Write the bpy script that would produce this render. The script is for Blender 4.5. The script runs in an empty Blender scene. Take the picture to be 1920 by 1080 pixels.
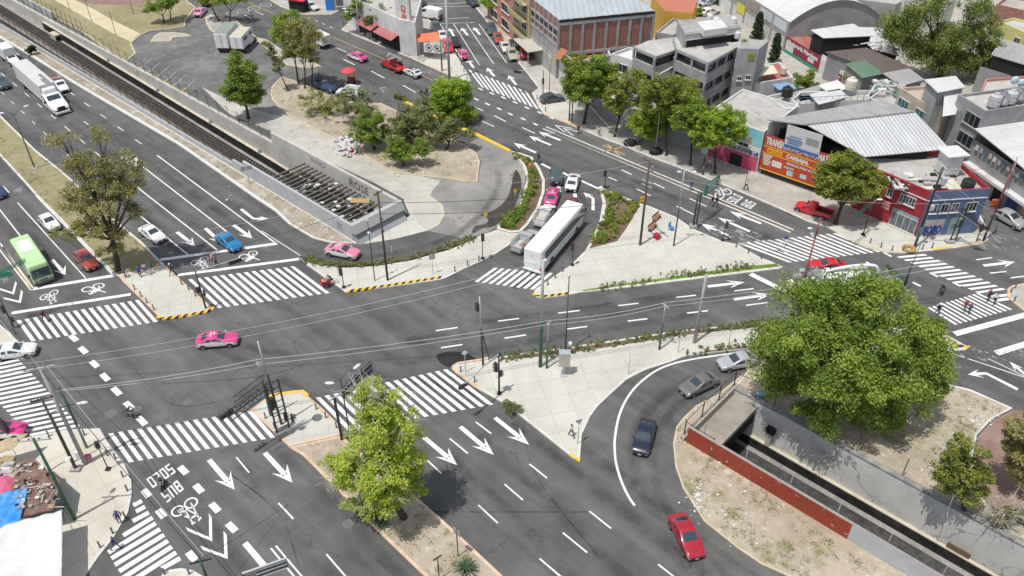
# A road crossing seen from a drone: setting, markings, vehicles, trees, street furniture, buildings, people, light
import bpy,bmesh,math,random
import numpy as np
from mathutils import Vector,Matrix
from mathutils.geometry import tessellate_polygon
random.seed(7);RNG=np.random.default_rng(7)
scene=bpy.context.scene
COL=scene.collection
R=math.radians
CAM_F,CAM_T,CAM_H=1560.0,R(37.5),60.0
CT,ST=math.cos(CAM_T),math.sin(CAM_T)
def ray(u,v):
 x=(u-960)/CAM_F;y=-(v-540)/CAM_F
 return Vector((x,CT+y*ST,-ST+y*CT))
def G(u,v,z=0.0):
 0
 d=ray(u,v);s=(CAM_H-z)/-d.z
 return Vector((d.x*s,d.y*s,z))
def at_y(u,v,y):
 0
 d=ray(u,v);s=y/d.y
 return Vector((d.x*s,y,CAM_H+d.z*s))
def proj(p):
 zz=p[2]-CAM_H
 d=p[1]*CT-zz*ST;up=p[1]*ST+zz*CT
 return 960+CAM_F*p[0]/d,540-CAM_F*up/d
def height_of(b,v_top):
 0
 lo,hi=0.0,55.0
 for _ in range(40):
  m=(lo+hi)/2
  if proj((b[0],b[1],m))[1]>v_top:lo=m
  else:hi=m
 return lo
def px_m(p):
 return CAM_F/(p[1]*CT-(p[2]-CAM_H)*ST)
MATS={}
def _new(name):
 m=bpy.data.materials.new(name);m.use_nodes=True
 nt=m.node_tree
 return m,nt,nt.nodes['Principled BSDF']
def rgb(c):
 return (c[0],c[1],c[2],1.0)
def mat(name,color,rough=0.6,metal=0.0,var=0.12,scale=3.0,bump=0.0,bscale=20.0,coat=0.0,spec=0.5,color2=None,detail=5.0,stretch=None):
 0
 if name in MATS:return MATS[name]
 m,nt,b=_new(name)
 b.inputs['Roughness'].default_value=rough;b.inputs['Metallic'].default_value=metal
 b.inputs['Coat Weight'].default_value=coat;b.inputs['Coat Roughness'].default_value=0.08
 b.inputs['Specular IOR Level'].default_value=spec
 if var>0 or color2:
  tc=nt.nodes.new('ShaderNodeTexCoord');n=nt.nodes.new('ShaderNodeTexNoise')
  n.inputs['Scale'].default_value=scale;n.inputs['Detail'].default_value=detail;n.inputs['Roughness'].default_value=0.65
  src=tc.outputs['Object']
  if stretch:
   mp=nt.nodes.new('ShaderNodeMapping');mp.inputs['Scale'].default_value=stretch
   nt.links.new(src,mp.inputs['Vector']);src=mp.outputs['Vector']
  nt.links.new(src,n.inputs['Vector'])
  cr=nt.nodes.new('ShaderNodeValToRGB')
  c2=color2 if color2 else tuple(min(1,x*(1+var))for x in color)
  c1=color if color2 else tuple(x*(1-var)for x in color)
  cr.color_ramp.elements[0].position=0.32;cr.color_ramp.elements[0].color=rgb(c1)
  cr.color_ramp.elements[1].position=0.68;cr.color_ramp.elements[1].color=rgb(c2)
  nt.links.new(n.outputs['Fac'],cr.inputs['Fac']);nt.links.new(cr.outputs['Color'],b.inputs['Base Color'])
  if bump>0:
   n2=nt.nodes.new('ShaderNodeTexNoise');n2.inputs['Scale'].default_value=bscale;n2.inputs['Detail'].default_value=4
   nt.links.new(tc.outputs['Object'],n2.inputs['Vector'])
   bp=nt.nodes.new('ShaderNodeBump');bp.inputs['Strength'].default_value=bump;bp.inputs['Distance'].default_value=0.05
   nt.links.new(n2.outputs['Fac'],bp.inputs['Height']);nt.links.new(bp.outputs['Normal'],b.inputs['Normal'])
 else:
  b.inputs['Base Color'].default_value=rgb(color)
 MATS[name]=m
 return m
def ground_mat(name,cols,scales=(0.06,0.5,6.0),rough=0.9,streak=None,crack=0.0,joints=None,speck=None,bump=0.3):
 0
 if name in MATS:return MATS[name]
 m,nt,b=_new(name);L=nt.links.new;N=nt.nodes.new
 b.inputs['Roughness'].default_value=rough;b.inputs['Specular IOR Level'].default_value=0.25
 tc=N('ShaderNodeTexCoord');V=tc.outputs['Object']
 def noise(s,det=4,vec=None,rg=0.6):
  n=N('ShaderNodeTexNoise');n.inputs['Scale'].default_value=s;n.inputs['Detail'].default_value=det;n.inputs['Roughness'].default_value=rg
  L(vec or V,n.inputs['Vector']);return n.outputs['Fac']
 def math_(op,a,bb):
  x=N('ShaderNodeMath');x.operation=op
  for i,q in enumerate((a,bb)):
   if isinstance(q,(int,float)):x.inputs[i].default_value=q
   else:L(q,x.inputs[i])
  return x.outputs[0]
 f=math_('MULTIPLY',noise(scales[0],3),0.4)
 f=math_('ADD',f,math_('MULTIPLY',noise(scales[1],5),0.35))
 f=math_('ADD',f,math_('MULTIPLY',noise(scales[2],5,rg=0.75),0.25))
 if streak:
  mp=N('ShaderNodeMapping');mp.vector_type='TEXTURE';mp.inputs['Rotation'].default_value=(0,0,streak[0]);mp.inputs['Scale'].default_value=(14,1,1)
  L(V,mp.inputs['Vector'])
  s=noise(0.45,4,mp.outputs['Vector'])
  f=math_('ADD',f,math_('MULTIPLY',math_('SUBTRACT',s,0.5),streak[1]))
 cr=N('ShaderNodeValToRGB');e=cr.color_ramp.elements
 e[0].position=0.36;e[0].color=rgb(cols[0]);e[1].position=0.64;e[1].color=rgb(cols[2])
 x=e.new(0.5);x.color=rgb(cols[1])
 L(f,cr.inputs['Fac']);out=cr.outputs['Color']
 def mix(fac,a,col):
  mx=N('ShaderNodeMix');mx.data_type='RGBA'
  if isinstance(fac,(int,float)):mx.inputs[0].default_value=fac
  else:L(fac,mx.inputs[0])
  L(a,mx.inputs[6]);mx.inputs[7].default_value=rgb(col);return mx.outputs[2]
 def step(v,lo,hi):
  r=N('ShaderNodeMapRange');r.inputs['From Min'].default_value=lo;r.inputs['From Max'].default_value=hi
  L(v,r.inputs['Value']);return r.outputs['Result']
 if crack:
  vo=N('ShaderNodeTexVoronoi');vo.feature='DISTANCE_TO_EDGE';vo.inputs['Scale'].default_value=0.11
  nn=N('ShaderNodeTexNoise');nn.inputs['Scale'].default_value=0.6;nn.inputs['Detail'].default_value=4;L(V,nn.inputs['Vector'])
  va=N('ShaderNodeVectorMath');va.operation='MULTIPLY_ADD';L(nn.outputs['Color'],va.inputs[0]);va.inputs[1].default_value=(3,3,3);L(V,va.inputs[2])
  L(va.outputs[0],vo.inputs['Vector'])
  k=step(vo.outputs['Distance'],0.012,0.0)
  k=math_('MULTIPLY',k,step(noise(0.09,2),0.5,0.62))
  out=mix(math_('MULTIPLY',k,crack),out,tuple(c*0.45 for c in cols[0]))
 if joints:
  mp=N('ShaderNodeMapping');mp.vector_type='TEXTURE';mp.inputs['Rotation'].default_value=(0,0,joints[1]);L(V,mp.inputs['Vector'])
  br=N('ShaderNodeTexBrick');br.inputs['Scale'].default_value=1.0;br.offset=0.0
  br.inputs['Brick Width'].default_value=joints[0];br.inputs['Row Height'].default_value=joints[0];br.inputs['Mortar Size'].default_value=0.035
  br.inputs['Color1'].default_value=(0.93,0.93,0.93,1);br.inputs['Color2'].default_value=(1,1,1,1);br.inputs['Mortar'].default_value=(0.62,0.6,0.57,1)
  L(mp.outputs['Vector'],br.inputs['Vector'])
  mx=N('ShaderNodeMix');mx.data_type='RGBA';mx.blend_type='MULTIPLY';mx.inputs[0].default_value=0.55
  L(out,mx.inputs[6]);L(br.outputs['Color'],mx.inputs[7]);out=mx.outputs[2]
 for sp in (speck or []):
  out=mix(step(noise(sp[0],6,rg=0.7),sp[1],sp[2]),out,sp[3])
 L(out,b.inputs['Base Color'])
 if bump:
  bp=N('ShaderNodeBump');bp.inputs['Strength'].default_value=bump;bp.inputs['Distance'].default_value=0.03
  L(noise(9.0,4),bp.inputs['Height']);L(bp.outputs['Normal'],b.inputs['Normal'])
 MATS[name]=m
 return m
def leaf_mat(name,dark,mid,light,trans=0.3):
 if name in MATS:return MATS[name]
 m,nt,b=_new(name);L=nt.links.new;N=nt.nodes.new
 at=N('ShaderNodeAttribute');at.attribute_name='tint'
 cr=N('ShaderNodeValToRGB');e=cr.color_ramp.elements
 e[0].position=0.05;e[0].color=rgb(dark);e[1].position=0.95;e[1].color=rgb(light)
 x=e.new(0.5);x.color=rgb(mid)
 L(at.outputs['Fac'],cr.inputs['Fac']);L(cr.outputs['Color'],b.inputs['Base Color'])
 b.inputs['Roughness'].default_value=0.6;b.inputs['Specular IOR Level'].default_value=0.3
 t=N('ShaderNodeBsdfTranslucent');L(cr.outputs['Color'],t.inputs['Color'])
 mx=N('ShaderNodeMixShader');mx.inputs[0].default_value=trans+.1
 L(b.outputs[0],mx.inputs[1]);L(t.outputs[0],mx.inputs[2]);L(mx.outputs[0],nt.nodes['Material Output'].inputs['Surface'])
 MATS[name]=m
 return m
def brick_mat(name,c1,c2,mortar,scale=1.0,bw=0.42,rh=0.14):
 if name in MATS:return MATS[name]
 m,nt,b=_new(name);L=nt.links.new;N=nt.nodes.new
 b.inputs['Roughness'].default_value=0.9
 tc=N('ShaderNodeTexCoord');mp=N('ShaderNodeMapping');L(tc.outputs['UV'],mp.inputs['Vector'])
 br=N('ShaderNodeTexBrick');br.inputs['Scale'].default_value=scale
 br.inputs['Brick Width'].default_value=bw;br.inputs['Row Height'].default_value=rh;br.inputs['Mortar Size'].default_value=0.016
 br.inputs['Color1'].default_value=rgb(c1);br.inputs['Color2'].default_value=rgb(c2);br.inputs['Mortar'].default_value=rgb(mortar)
 L(mp.outputs[0],br.inputs['Vector'])
 n=N('ShaderNodeTexNoise');n.inputs['Scale'].default_value=1.2;n.inputs['Detail'].default_value=6;L(tc.outputs['Object'],n.inputs['Vector'])
 mr=N('ShaderNodeMapRange');mr.inputs['To Min'].default_value=0.6;mr.inputs['To Max'].default_value=1.3;L(n.outputs['Fac'],mr.inputs['Value'])
 mx=N('ShaderNodeMix');mx.data_type='RGBA';mx.blend_type='MULTIPLY';mx.inputs[0].default_value=1.0
 L(br.outputs['Color'],mx.inputs[6]);L(mr.outputs['Result'],mx.inputs[7]);L(mx.outputs[2],b.inputs['Base Color'])
 MATS[name]=m
 return m
def corrugated(name,color,pitch=0.28,rough=0.5,metal=0.0,rust=None,streak=0.2):
 0
 if name in MATS:return MATS[name]
 m,nt,b=_new(name);L=nt.links.new;N=nt.nodes.new
 b.inputs['Roughness'].default_value=rough;b.inputs['Metallic'].default_value=metal
 tc=N('ShaderNodeTexCoord');sp=N('ShaderNodeSeparateXYZ');L(tc.outputs['UV'],sp.inputs[0])
 mu=N('ShaderNodeMath');mu.operation='MULTIPLY';mu.inputs[1].default_value=2*math.pi/pitch;L(sp.outputs[0],mu.inputs[0])
 si=N('ShaderNodeMath');si.operation='SINE';L(mu.outputs[0],si.inputs[0])
 mp=N('ShaderNodeMapping');mp.inputs['Scale'].default_value=(1.1,0.12,1);L(tc.outputs['UV'],mp.inputs['Vector'])
 n=N('ShaderNodeTexNoise');n.inputs['Scale'].default_value=1.3;n.inputs['Detail'].default_value=7;n.inputs['Roughness'].default_value=0.7;L(mp.outputs[0],n.inputs['Vector'])
 cr=N('ShaderNodeValToRGB');e=cr.color_ramp.elements
 e[0].position=0.3;e[0].color=rgb(tuple(c*(1-streak)for c in color));e[1].position=0.7;e[1].color=rgb(tuple(min(1,c*(1+streak*.6))for c in color))
 L(n.outputs['Fac'],cr.inputs['Fac']);out=cr.outputs['Color']
 br=N('ShaderNodeTexBrick');br.offset=0.37;br.inputs['Scale'].default_value=1;br.inputs['Brick Width'].default_value=1.1;br.inputs['Row Height'].default_value=3.4
 br.inputs['Mortar Size'].default_value=0.012;br.inputs['Color1'].default_value=(0.84,0.84,0.84,1);br.inputs['Color2'].default_value=(1,1,1,1);br.inputs['Mortar'].default_value=(0.6,0.6,0.6,1)
 L(tc.outputs['UV'],br.inputs['Vector'])
 mx=N('ShaderNodeMix');mx.data_type='RGBA';mx.blend_type='MULTIPLY';mx.inputs[0].default_value=0.8
 L(out,mx.inputs[6]);L(br.outputs['Color'],mx.inputs[7]);out=mx.outputs[2]
 if rust:
  n2=N('ShaderNodeTexNoise');n2.inputs['Scale'].default_value=2.0;n2.inputs['Detail'].default_value=6;L(mp.outputs[0],n2.inputs['Vector'])
  r=N('ShaderNodeMapRange');r.inputs['From Min'].default_value=rust[0];r.inputs['From Max'].default_value=rust[0]+0.06;L(n2.outputs['Fac'],r.inputs['Value'])
  m2=N('ShaderNodeMix');m2.data_type='RGBA';L(r.outputs[0],m2.inputs[0]);L(out,m2.inputs[6]);m2.inputs[7].default_value=rgb(rust[1]);out=m2.outputs[2]
 L(out,b.inputs['Base Color'])
 bp=N('ShaderNodeBump');bp.inputs['Strength'].default_value=0.9;bp.inputs['Distance'].default_value=0.05
 L(si.outputs[0],bp.inputs['Height']);L(bp.outputs['Normal'],b.inputs['Normal'])
 MATS[name]=m
 return m
class MB:
 def __init__(s):s.v=[];s.f=[];s.m=[];s.uv={}
 def add(s,vs,fs,mi=0,uvs=None):
  o=len(s.v);s.v+=[tuple(p)for p in vs]
  for i,f in enumerate(fs):
   s.f.append(tuple(o+k for k in f));s.m.append(mi)
   if uvs:s.uv[len(s.f)-1]=[uvs[k]for k in f]
  return s
 def quad(s,a,b,c,d,mi=0,uv=True):
  a,b,c,d=map(Vector,(a,b,c,d));w=(b-a).length;h=(d-a).length
  return s.add([a,b,c,d],[(0,1,2,3)],mi,[(0,0),(w,0),(w,h),(0,h)]if uv else None)
 def box(s,c,d,rz=0.0,mi=0,axes=None):
  0
  X,Y,Z=axes if axes else (Vector((math.cos(rz),math.sin(rz),0)),Vector((-math.sin(rz),math.cos(rz),0)),Vector((0,0,1)))
  c=Vector(c);hx,hy,hz=d[0]/2,d[1]/2,d[2]/2
  vs=[c+X*(sx*hx)+Y*(sy*hy)+Z*(sz*hz)for sz in (-1,1)for sy in (-1,1)for sx in (-1,1)]
  return s.add(vs,[(0,2,3,1),(4,5,7,6),(0,1,5,4),(2,6,7,3),(0,4,6,2),(1,3,7,5)],mi)
 def beam(s,a,b,w,h,mi=0,up=(0,0,1)):
  a,b=Vector(a),Vector(b);X=(b-a);l=X.length
  if l<1e-6:return s
  X.normalize();Y=Vector(up).cross(X)
  if Y.length<1e-4:Y=Vector((0,1,0)).cross(X)
  Y.normalize();Z=X.cross(Y)
  return s.box((a+b)/2,(l,w,h),mi=mi,axes=(X,Y,Z))
 def poly(s,pts,z,mi=0,holes=()):
  loops=[[Vector((p[0],p[1],0))for p in pts]]+[[Vector((p[0],p[1],0))for p in h]for h in holes]
  tris=tessellate_polygon(loops);flat=[p for l in loops for p in l]
  vs=[(p.x,p.y,z)for p in flat];fs=[]
  for t in tris:
   a,b,c=(flat[i]for i in t)
   fs.append(t if (b-a).cross(c-a).z>0 else (t[0],t[2],t[1]))
  return s.add(vs,fs,mi,[(p.x,p.y)for p in flat])
 def prism(s,pts,z0,z1,mi=0,mside=None,cap=True,uvside=True):
  0
  pts=[Vector((p[0],p[1],0))for p in pts]
  if sum(pts[i].x*pts[(i+1)%len(pts)].y-pts[(i+1)%len(pts)].x*pts[i].y for i in range(len(pts)))<0:pts.reverse()
  if cap:s.poly(pts,z1,mi)
  ms=mi if mside is None else mside
  l=0.0
  for i,p in enumerate(pts):
   q=pts[(i+1)%len(pts)];w=(q-p).length
   s.add([(p.x,p.y,z0),(q.x,q.y,z0),(q.x,q.y,z1),(p.x,p.y,z1)],[(0,1,2,3)],ms,[(l,z0),(l+w,z0),(l+w,z1),(l,z1)]);l+=w
  return s
 def tube(s,pts,rad,n=8,mi=0,cap=True):
  pts=[Vector(p)for p in pts]
  if isinstance(rad,(int,float)):rad=[rad]*len(pts)
  o=len(s.v);ref=Vector((0.13,0.94,0.31))
  for i,p in enumerate(pts):
   d=(pts[min(i+1,len(pts)-1)]-pts[max(i-1,0)]).normalized()
   a=d.cross(ref)
   if a.length<0.05:a=d.cross(Vector((1,0,0)))
   a.normalize();b=d.cross(a)
   for k in range(n):
    t=2*math.pi*k/n;s.v.append(tuple(p+(a*math.cos(t)+b*math.sin(t))*rad[i]))
  for i in range(len(pts)-1):
   for k in range(n):
    s.f.append((o+i*n+k,o+i*n+(k+1)%n,o+(i+1)*n+(k+1)%n,o+(i+1)*n+k));s.m.append(mi)
  if cap:
   s.f.append(tuple(o+k for k in range(n))[::-1]);s.m.append(mi)
   s.f.append(tuple(o+(len(pts)-1)*n+k for k in range(n)));s.m.append(mi)
  return s
 def lathe(s,prof,c=(0,0,0),n=16,mi=0,axis='z'):
  0
  o=len(s.v);c=Vector(c)
  for r,h in prof:
   for k in range(n):
    t=2*math.pi*k/n
    p=Vector((r*math.cos(t),r*math.sin(t),h))if axis=='z' else Vector((r*math.cos(t),h,r*math.sin(t)))if axis=='y' else Vector((h,r*math.cos(t),r*math.sin(t)))
    s.v.append(tuple(c+p))
  for i in range(len(prof)-1):
   for k in range(n):
    s.f.append((o+i*n+k,o+i*n+(k+1)%n,o+(i+1)*n+(k+1)%n,o+(i+1)*n+k));s.m.append(mi)
  return s
 def ball(s,c,r,mi=0,n=10,squash=(1,1,1)):
  c=Vector(c);rows=n//2;vs=[];fs=[]
  for i in range(rows+1):
   ph=math.pi*i/rows
   for k in range(n):
    t=2*math.pi*k/n
    vs.append(c+Vector((r*squash[0]*math.sin(ph)*math.cos(t),r*squash[1]*math.sin(ph)*math.sin(t),r*squash[2]*math.cos(ph))))
  for i in range(rows):
   for k in range(n):
    fs.append((i*n+k,(i+1)*n+k,(i+1)*n+(k+1)%n,i*n+(k+1)%n))
  return s.add(vs,fs,mi)
 def build(s,name,mats,parent=None,smooth=False,loc=None):
  me=bpy.data.meshes.new(name)
  if loc is not None:L=Vector(loc);vv=[(p[0]-L.x,p[1]-L.y,p[2]-L.z)for p in s.v]
  else:vv=s.v
  me.from_pydata(vv,[],s.f)
  for m in (mats if isinstance(mats,(list,tuple))else [mats]):me.materials.append(m)
  if len(me.polygons)==len(s.m):me.polygons.foreach_set('material_index',s.m)
  if s.uv:
   uvl=me.uv_layers.new(name='UVMap').data
   for pi,p in enumerate(me.polygons):
    if pi in s.uv:
     for li,uvv in zip(p.loop_indices,s.uv[pi]):uvl[li].uv=uvv
  if smooth:me.polygons.foreach_set('use_smooth',[True]*len(me.polygons))
  me.validate();me.update()
  o=bpy.data.objects.new(name,me);COL.objects.link(o)
  if parent is not None:
   o.parent=parent
  if loc is not None:o.location=loc
  return o
def tag(o,label=None,cat=None,group=None,kind=None):
 if label:o['label']=label
 if cat:o['category']=cat
 if group:o['group']=group
 if kind:o['kind']=kind
 return o
def thing(name,label,cat,loc=(0,0,0),rz=0.0,group=None):
 o=bpy.data.objects.new(name,None);COL.objects.link(o)
 o.location=loc;o.rotation_euler=(0,0,rz);o.empty_display_size=0.3
 return tag(o,label,cat,group)
def copy_tree(o,parent=None):
 c=o.copy();COL.objects.link(c)
 if parent is not None:c.parent=parent
 for ch in [x for x in KIDS.get(o.name,[])]:
  copy_tree(ch,c)
 return c
KIDS={}
def index_kids():
 KIDS.clear()
 for o in bpy.data.objects:
  if o.parent is not None:KIDS.setdefault(o.parent.name,[]).append(o)
def smooth_line(pts,n=6,closed=False):
 0
 P=[Vector(p)for p in pts];out=[]
 m=len(P)
 rng=range(m if closed else m-1)
 for i in rng:
  p0=P[(i-1)%m]if closed or i>0 else P[0];p1=P[i];p2=P[(i+1)%m];p3=P[(i+2)%m]if closed or i+2<m else P[-1]
  for k in range(n):
   t=k/n
   out.append(0.5*((2*p1)+(p2-p0)*t+(2*p0-5*p1+4*p2-p3)*t*t+(3*p1-p0-3*p2+p3)*t**3))
 if not closed:out.append(P[-1])
 return out
def gpts(px,z=0.0):return [Vector((p.x,p.y,z))if isinstance(p,Vector)else G(p[0],p[1],z)for p in px]
def text_mesh(body,width=None):
 0
 cu=bpy.data.curves.new('lettering','FONT');cu.body=body;cu.resolution_u=2;cu.fill_mode='FRONT' if hasattr(cu,'fill_mode')else cu.fill_mode
 o=bpy.data.objects.new('lettering',cu);COL.objects.link(o)
 dg=bpy.context.evaluated_depsgraph_get();me=o.evaluated_get(dg).to_mesh()
 vs=[v.co.copy()for v in me.vertices];fs=[tuple(p.vertices)for p in me.polygons]
 o.evaluated_get(dg).to_mesh_clear();bpy.data.objects.remove(o);bpy.data.curves.remove(cu)
 x0=min(v.x for v in vs);x1=max(v.x for v in vs);y0=min(v.y for v in vs);y1=max(v.y for v in vs)
 return [((v.x-x0)/(x1-x0),(v.y-y0)/(y1-y0))for v in vs],fs,(x1-x0)/(y1-y0)
def put_text(mb,body,o,right,up,mi=0,bold=0.0):
 0
 vs,fs,_=text_mesh(body);o,right,up=Vector(o),Vector(right),Vector(up)
 if right.cross(up).length>0:
  nrm=right.cross(up).normalized()
  outs=[Vector((0,0,0))]
  if bold:
   r,u=right.normalized()*bold,up.normalized()*bold
   outs+=[r+nrm*.0006,-r+nrm*.0012,u+nrm*.0018,-u+nrm*.0024]
  for off in outs:mb.add([o+right*a+up*b+off for a,b in vs],fs,mi)
 return mb
ASPH=ground_mat('asphalt',[(.077,.076,.074),(.113,.112,.109),(.155,.153,.149)],(0.05,0.35,14.0),streak=(R(137),0.55),crack=0.5,speck=[(0.045,.60,.68,(.092,.090,.087))])
ASPH_OLD=ground_mat('old_asphalt',[(.095,.093,.09),(.15,.148,.145),(.235,.232,.225)],(0.12,0.6,5.0),crack=0.5,speck=[(0.5,.60,.70,(.27,.265,.255)),(0.3,.62,.7,(.085,.085,.085))])
CONC_ROAD=ground_mat('worn_concrete_road',[(.175,.168,.155),(.25,.243,.228),(.35,.335,.305)],(0.09,0.4,5.0),crack=0.7,speck=[(0.10,.57,.70,(.40,.375,.33)),(0.2,.60,.70,(.15,.145,.135))])
CONC=ground_mat('new_concrete',[(.44,.425,.37),(.525,.51,.45),(.59,.575,.52)],(0.1,0.5,5.0),joints=(2.4,R(13)),crack=0.12,speck=[(0.16,.60,.74,(.42,.38,.31)),(0.5,.64,.72,(.40,.37,.32))])
CONC_D=ground_mat('old_pavement',[(.30,.28,.245),(.40,.375,.33),(.50,.47,.42)],(0.1,0.5,5.0),joints=(2.0,R(47)),crack=0.3,speck=[(0.2,.6,.72,(.30,.28,.25))])
CONC_SW=ground_mat('corner_pavement',[(.46,.42,.35),(.56,.52,.44),(.62,.58,.50)],(0.12,0.5,5.0),joints=(3.2,R(40)),crack=0.1)
DIRT=ground_mat('dry_earth',[(.28,.23,.165),(.385,.325,.245),(.48,.42,.335)],(0.12,0.8,7.0),bump=0.8,speck=[(0.30,.56,.66,(.22,.215,.10)),(.25,.60,.70,(.56,.52,.46)),(1.6,.62,.68,(.62,.58,.52)),(1.1,.64,.70,(.17,.18,.06))])
DIRT_G=ground_mat('dry_grass',[(.20,.175,.095),(.275,.24,.135),(.35,.305,.19)],(0.12,0.8,7.0),bump=0.8,speck=[(0.22,.56,.68,(.19,.20,.07)),(0.9,.60,.68,(.17,.19,.05)),(0.5,.63,.7,(.42,.34,.25))])
DIRT_V=ground_mat('verge_earth',[(.24,.20,.15),(.33,.285,.22),(.43,.385,.31)],(0.12,0.8,7.0),bump=0.8,speck=[(0.35,.57,.66,(.17,.175,.085)),(0.8,.58,.66,(.52,.50,.46)),(1.1,.64,.70,(.14,.15,.06))])
SOIL=ground_mat('red_soil',[(.11,.07,.045),(.155,.10,.068),(.21,.145,.10)],(0.2,1.0,7.0),bump=0.9,speck=[(0.8,.60,.68,(.28,.2,.13))])
GRASS_G=ground_mat('green_turf',[(.10,.17,.02),(.15,.24,.035),(.22,.30,.06)],(0.3,1.5,9.0),bump=0.9,speck=[(0.9,.58,.64,(.12,.09,.04))])
YPATH=ground_mat('yellow_path',[(.48,.41,.25),(.54,.465,.30),(.59,.52,.35)],(0.1,0.6,6.0))
RPATH=ground_mat('red_path',[(.20,.12,.10),(.26,.165,.14),(.32,.22,.19)],(0.2,0.8,6.0))
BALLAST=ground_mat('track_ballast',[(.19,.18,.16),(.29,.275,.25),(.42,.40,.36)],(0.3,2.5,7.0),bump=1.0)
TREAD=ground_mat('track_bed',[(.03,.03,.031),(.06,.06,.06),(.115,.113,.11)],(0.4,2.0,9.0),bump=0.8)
WHITE_LINE=ground_mat('white_road_paint',[(.56,.56,.55),(.74,.74,.725),(.82,.82,.81)],(0.25,1.2,14.0),bump=0.1,rough=0.75,speck=[(5.0,.66,.70,(.33,.33,.325))])
OLD_LINE=ground_mat('worn_white_paint',[(.2,.2,.2),(.34,.34,.335),(.5,.5,.49)],(0.4,1.5,14.0),bump=0.1)
YEL_LINE=ground_mat('worn_yellow_paint',[(.32,.22,.10),(.50,.33,.12),(.58,.40,.17)],(0.3,1.2,14.0),bump=0.1)
KERB_W=mat('kerb_concrete',(.58,.56,.51),0.85,var=.14,scale=1.2)
KERB_Y=mat('kerb_yellow',(.72,.42,.035),0.7,color2=(.80,.52,.07),scale=1.5)
KERB_O=mat('kerb_faded_orange',(.56,.36,.22),0.8,color2=(.64,.52,.40),scale=0.9)
KERB_YO=mat('kerb_faded_yellow',(.50,.40,.22),0.8,color2=(.56,.51,.40),scale=0.9)
BLACK_P=mat('black_paint',(.02,.02,.021),0.6,var=.3)
YELLOW_P=mat('hazard_yellow',(.80,.46,.02),0.6,var=.08)
PATCH=ground_mat('fresh_asphalt',[(.018,.018,.019),(.026,.026,.027),(.036,.036,.037)],(0.3,1.0,9.0))
RO=Vector((-20.24,87.93,0));RD=Vector((math.cos(R(137.3)),math.sin(R(137.3)),0));RN=Vector((math.cos(R(47.3)),math.sin(R(47.3)),0))
def T(s,t,z=0.0):return RO+RD*s+RN*t+Vector((0,0,z))
W1,W2=8.1,9.5
def fl1(s):return min(-0.6,-4.6+0.025*s)
hole1=[T(0.3,0.2),T(0.3,W1),T(330,W1),T(330,0.2)]
hole2=[T(-49.7,0.15),T(-49.7,W2),T(-105,W2),T(-105,0.15)]
g=MB();g.poly([(-420,-60),(520,-60),(620,620),(-620,620)],0.0,0,holes=[hole1,hole2])
o=g.build('road',ASPH);tag(o,kind='structure')
def sheet(name,px,m,z=0.004,smooth=0,closed=True):
 P=gpts(px,z)
 if smooth:P=smooth_line(P,smooth,True)
 return tag(MB().poly(P,z).build(name,m),kind='structure')
def offset_in(P,d):
 n=len(P);out=[]
 A=sum(P[i].x*P[(i+1)%n].y-P[(i+1)%n].x*P[i].y for i in range(n))
 sg=1 if A>0 else -1
 for i in range(n):
  a,b,c=P[i-1],P[i],P[(i+1)%n]
  e1=(b-a);e2=(c-b)
  if e1.length<1e-6:e1=e2
  if e2.length<1e-6:e2=e1
  n1=Vector((-e1.y,e1.x,0)).normalized()*sg;n2=Vector((-e2.y,e2.x,0)).normalized()*sg
  m=n1+n2
  if m.length<0.2:m=n1
  m.normalize();k=max(0.5,m.dot(n1))
  out.append(b+m*(d/k))
 return out
def island(name,px,top,z=0.14,kerb=KERB_W,kw=0.28,smooth=0):
 0
 P=gpts(px,z)
 if smooth:P=smooth_line(P,smooth,True)
 mb=MB()
 mb.prism(P,0.0,z,1,1,cap=False)
 I=offset_in(P,kw);n=len(P)
 up=[Vector((p.x,p.y,z))for p in P];ui=[Vector((p.x,p.y,z))for p in I]
 for i in range(n):
  j=(i+1)%n
  a,b,c,d=up[i],up[j],ui[j],ui[i]
  if (b-a).cross(d-a).z<0:a,b,c,d=b,a,d,c
  mb.add([a,b,c,d],[(0,1,2,3)],1)
 mb.poly([(p.x,p.y)for p in I],z-0.006,0)
 return tag(mb.build(name,[top,kerb]),kind='structure')
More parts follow.
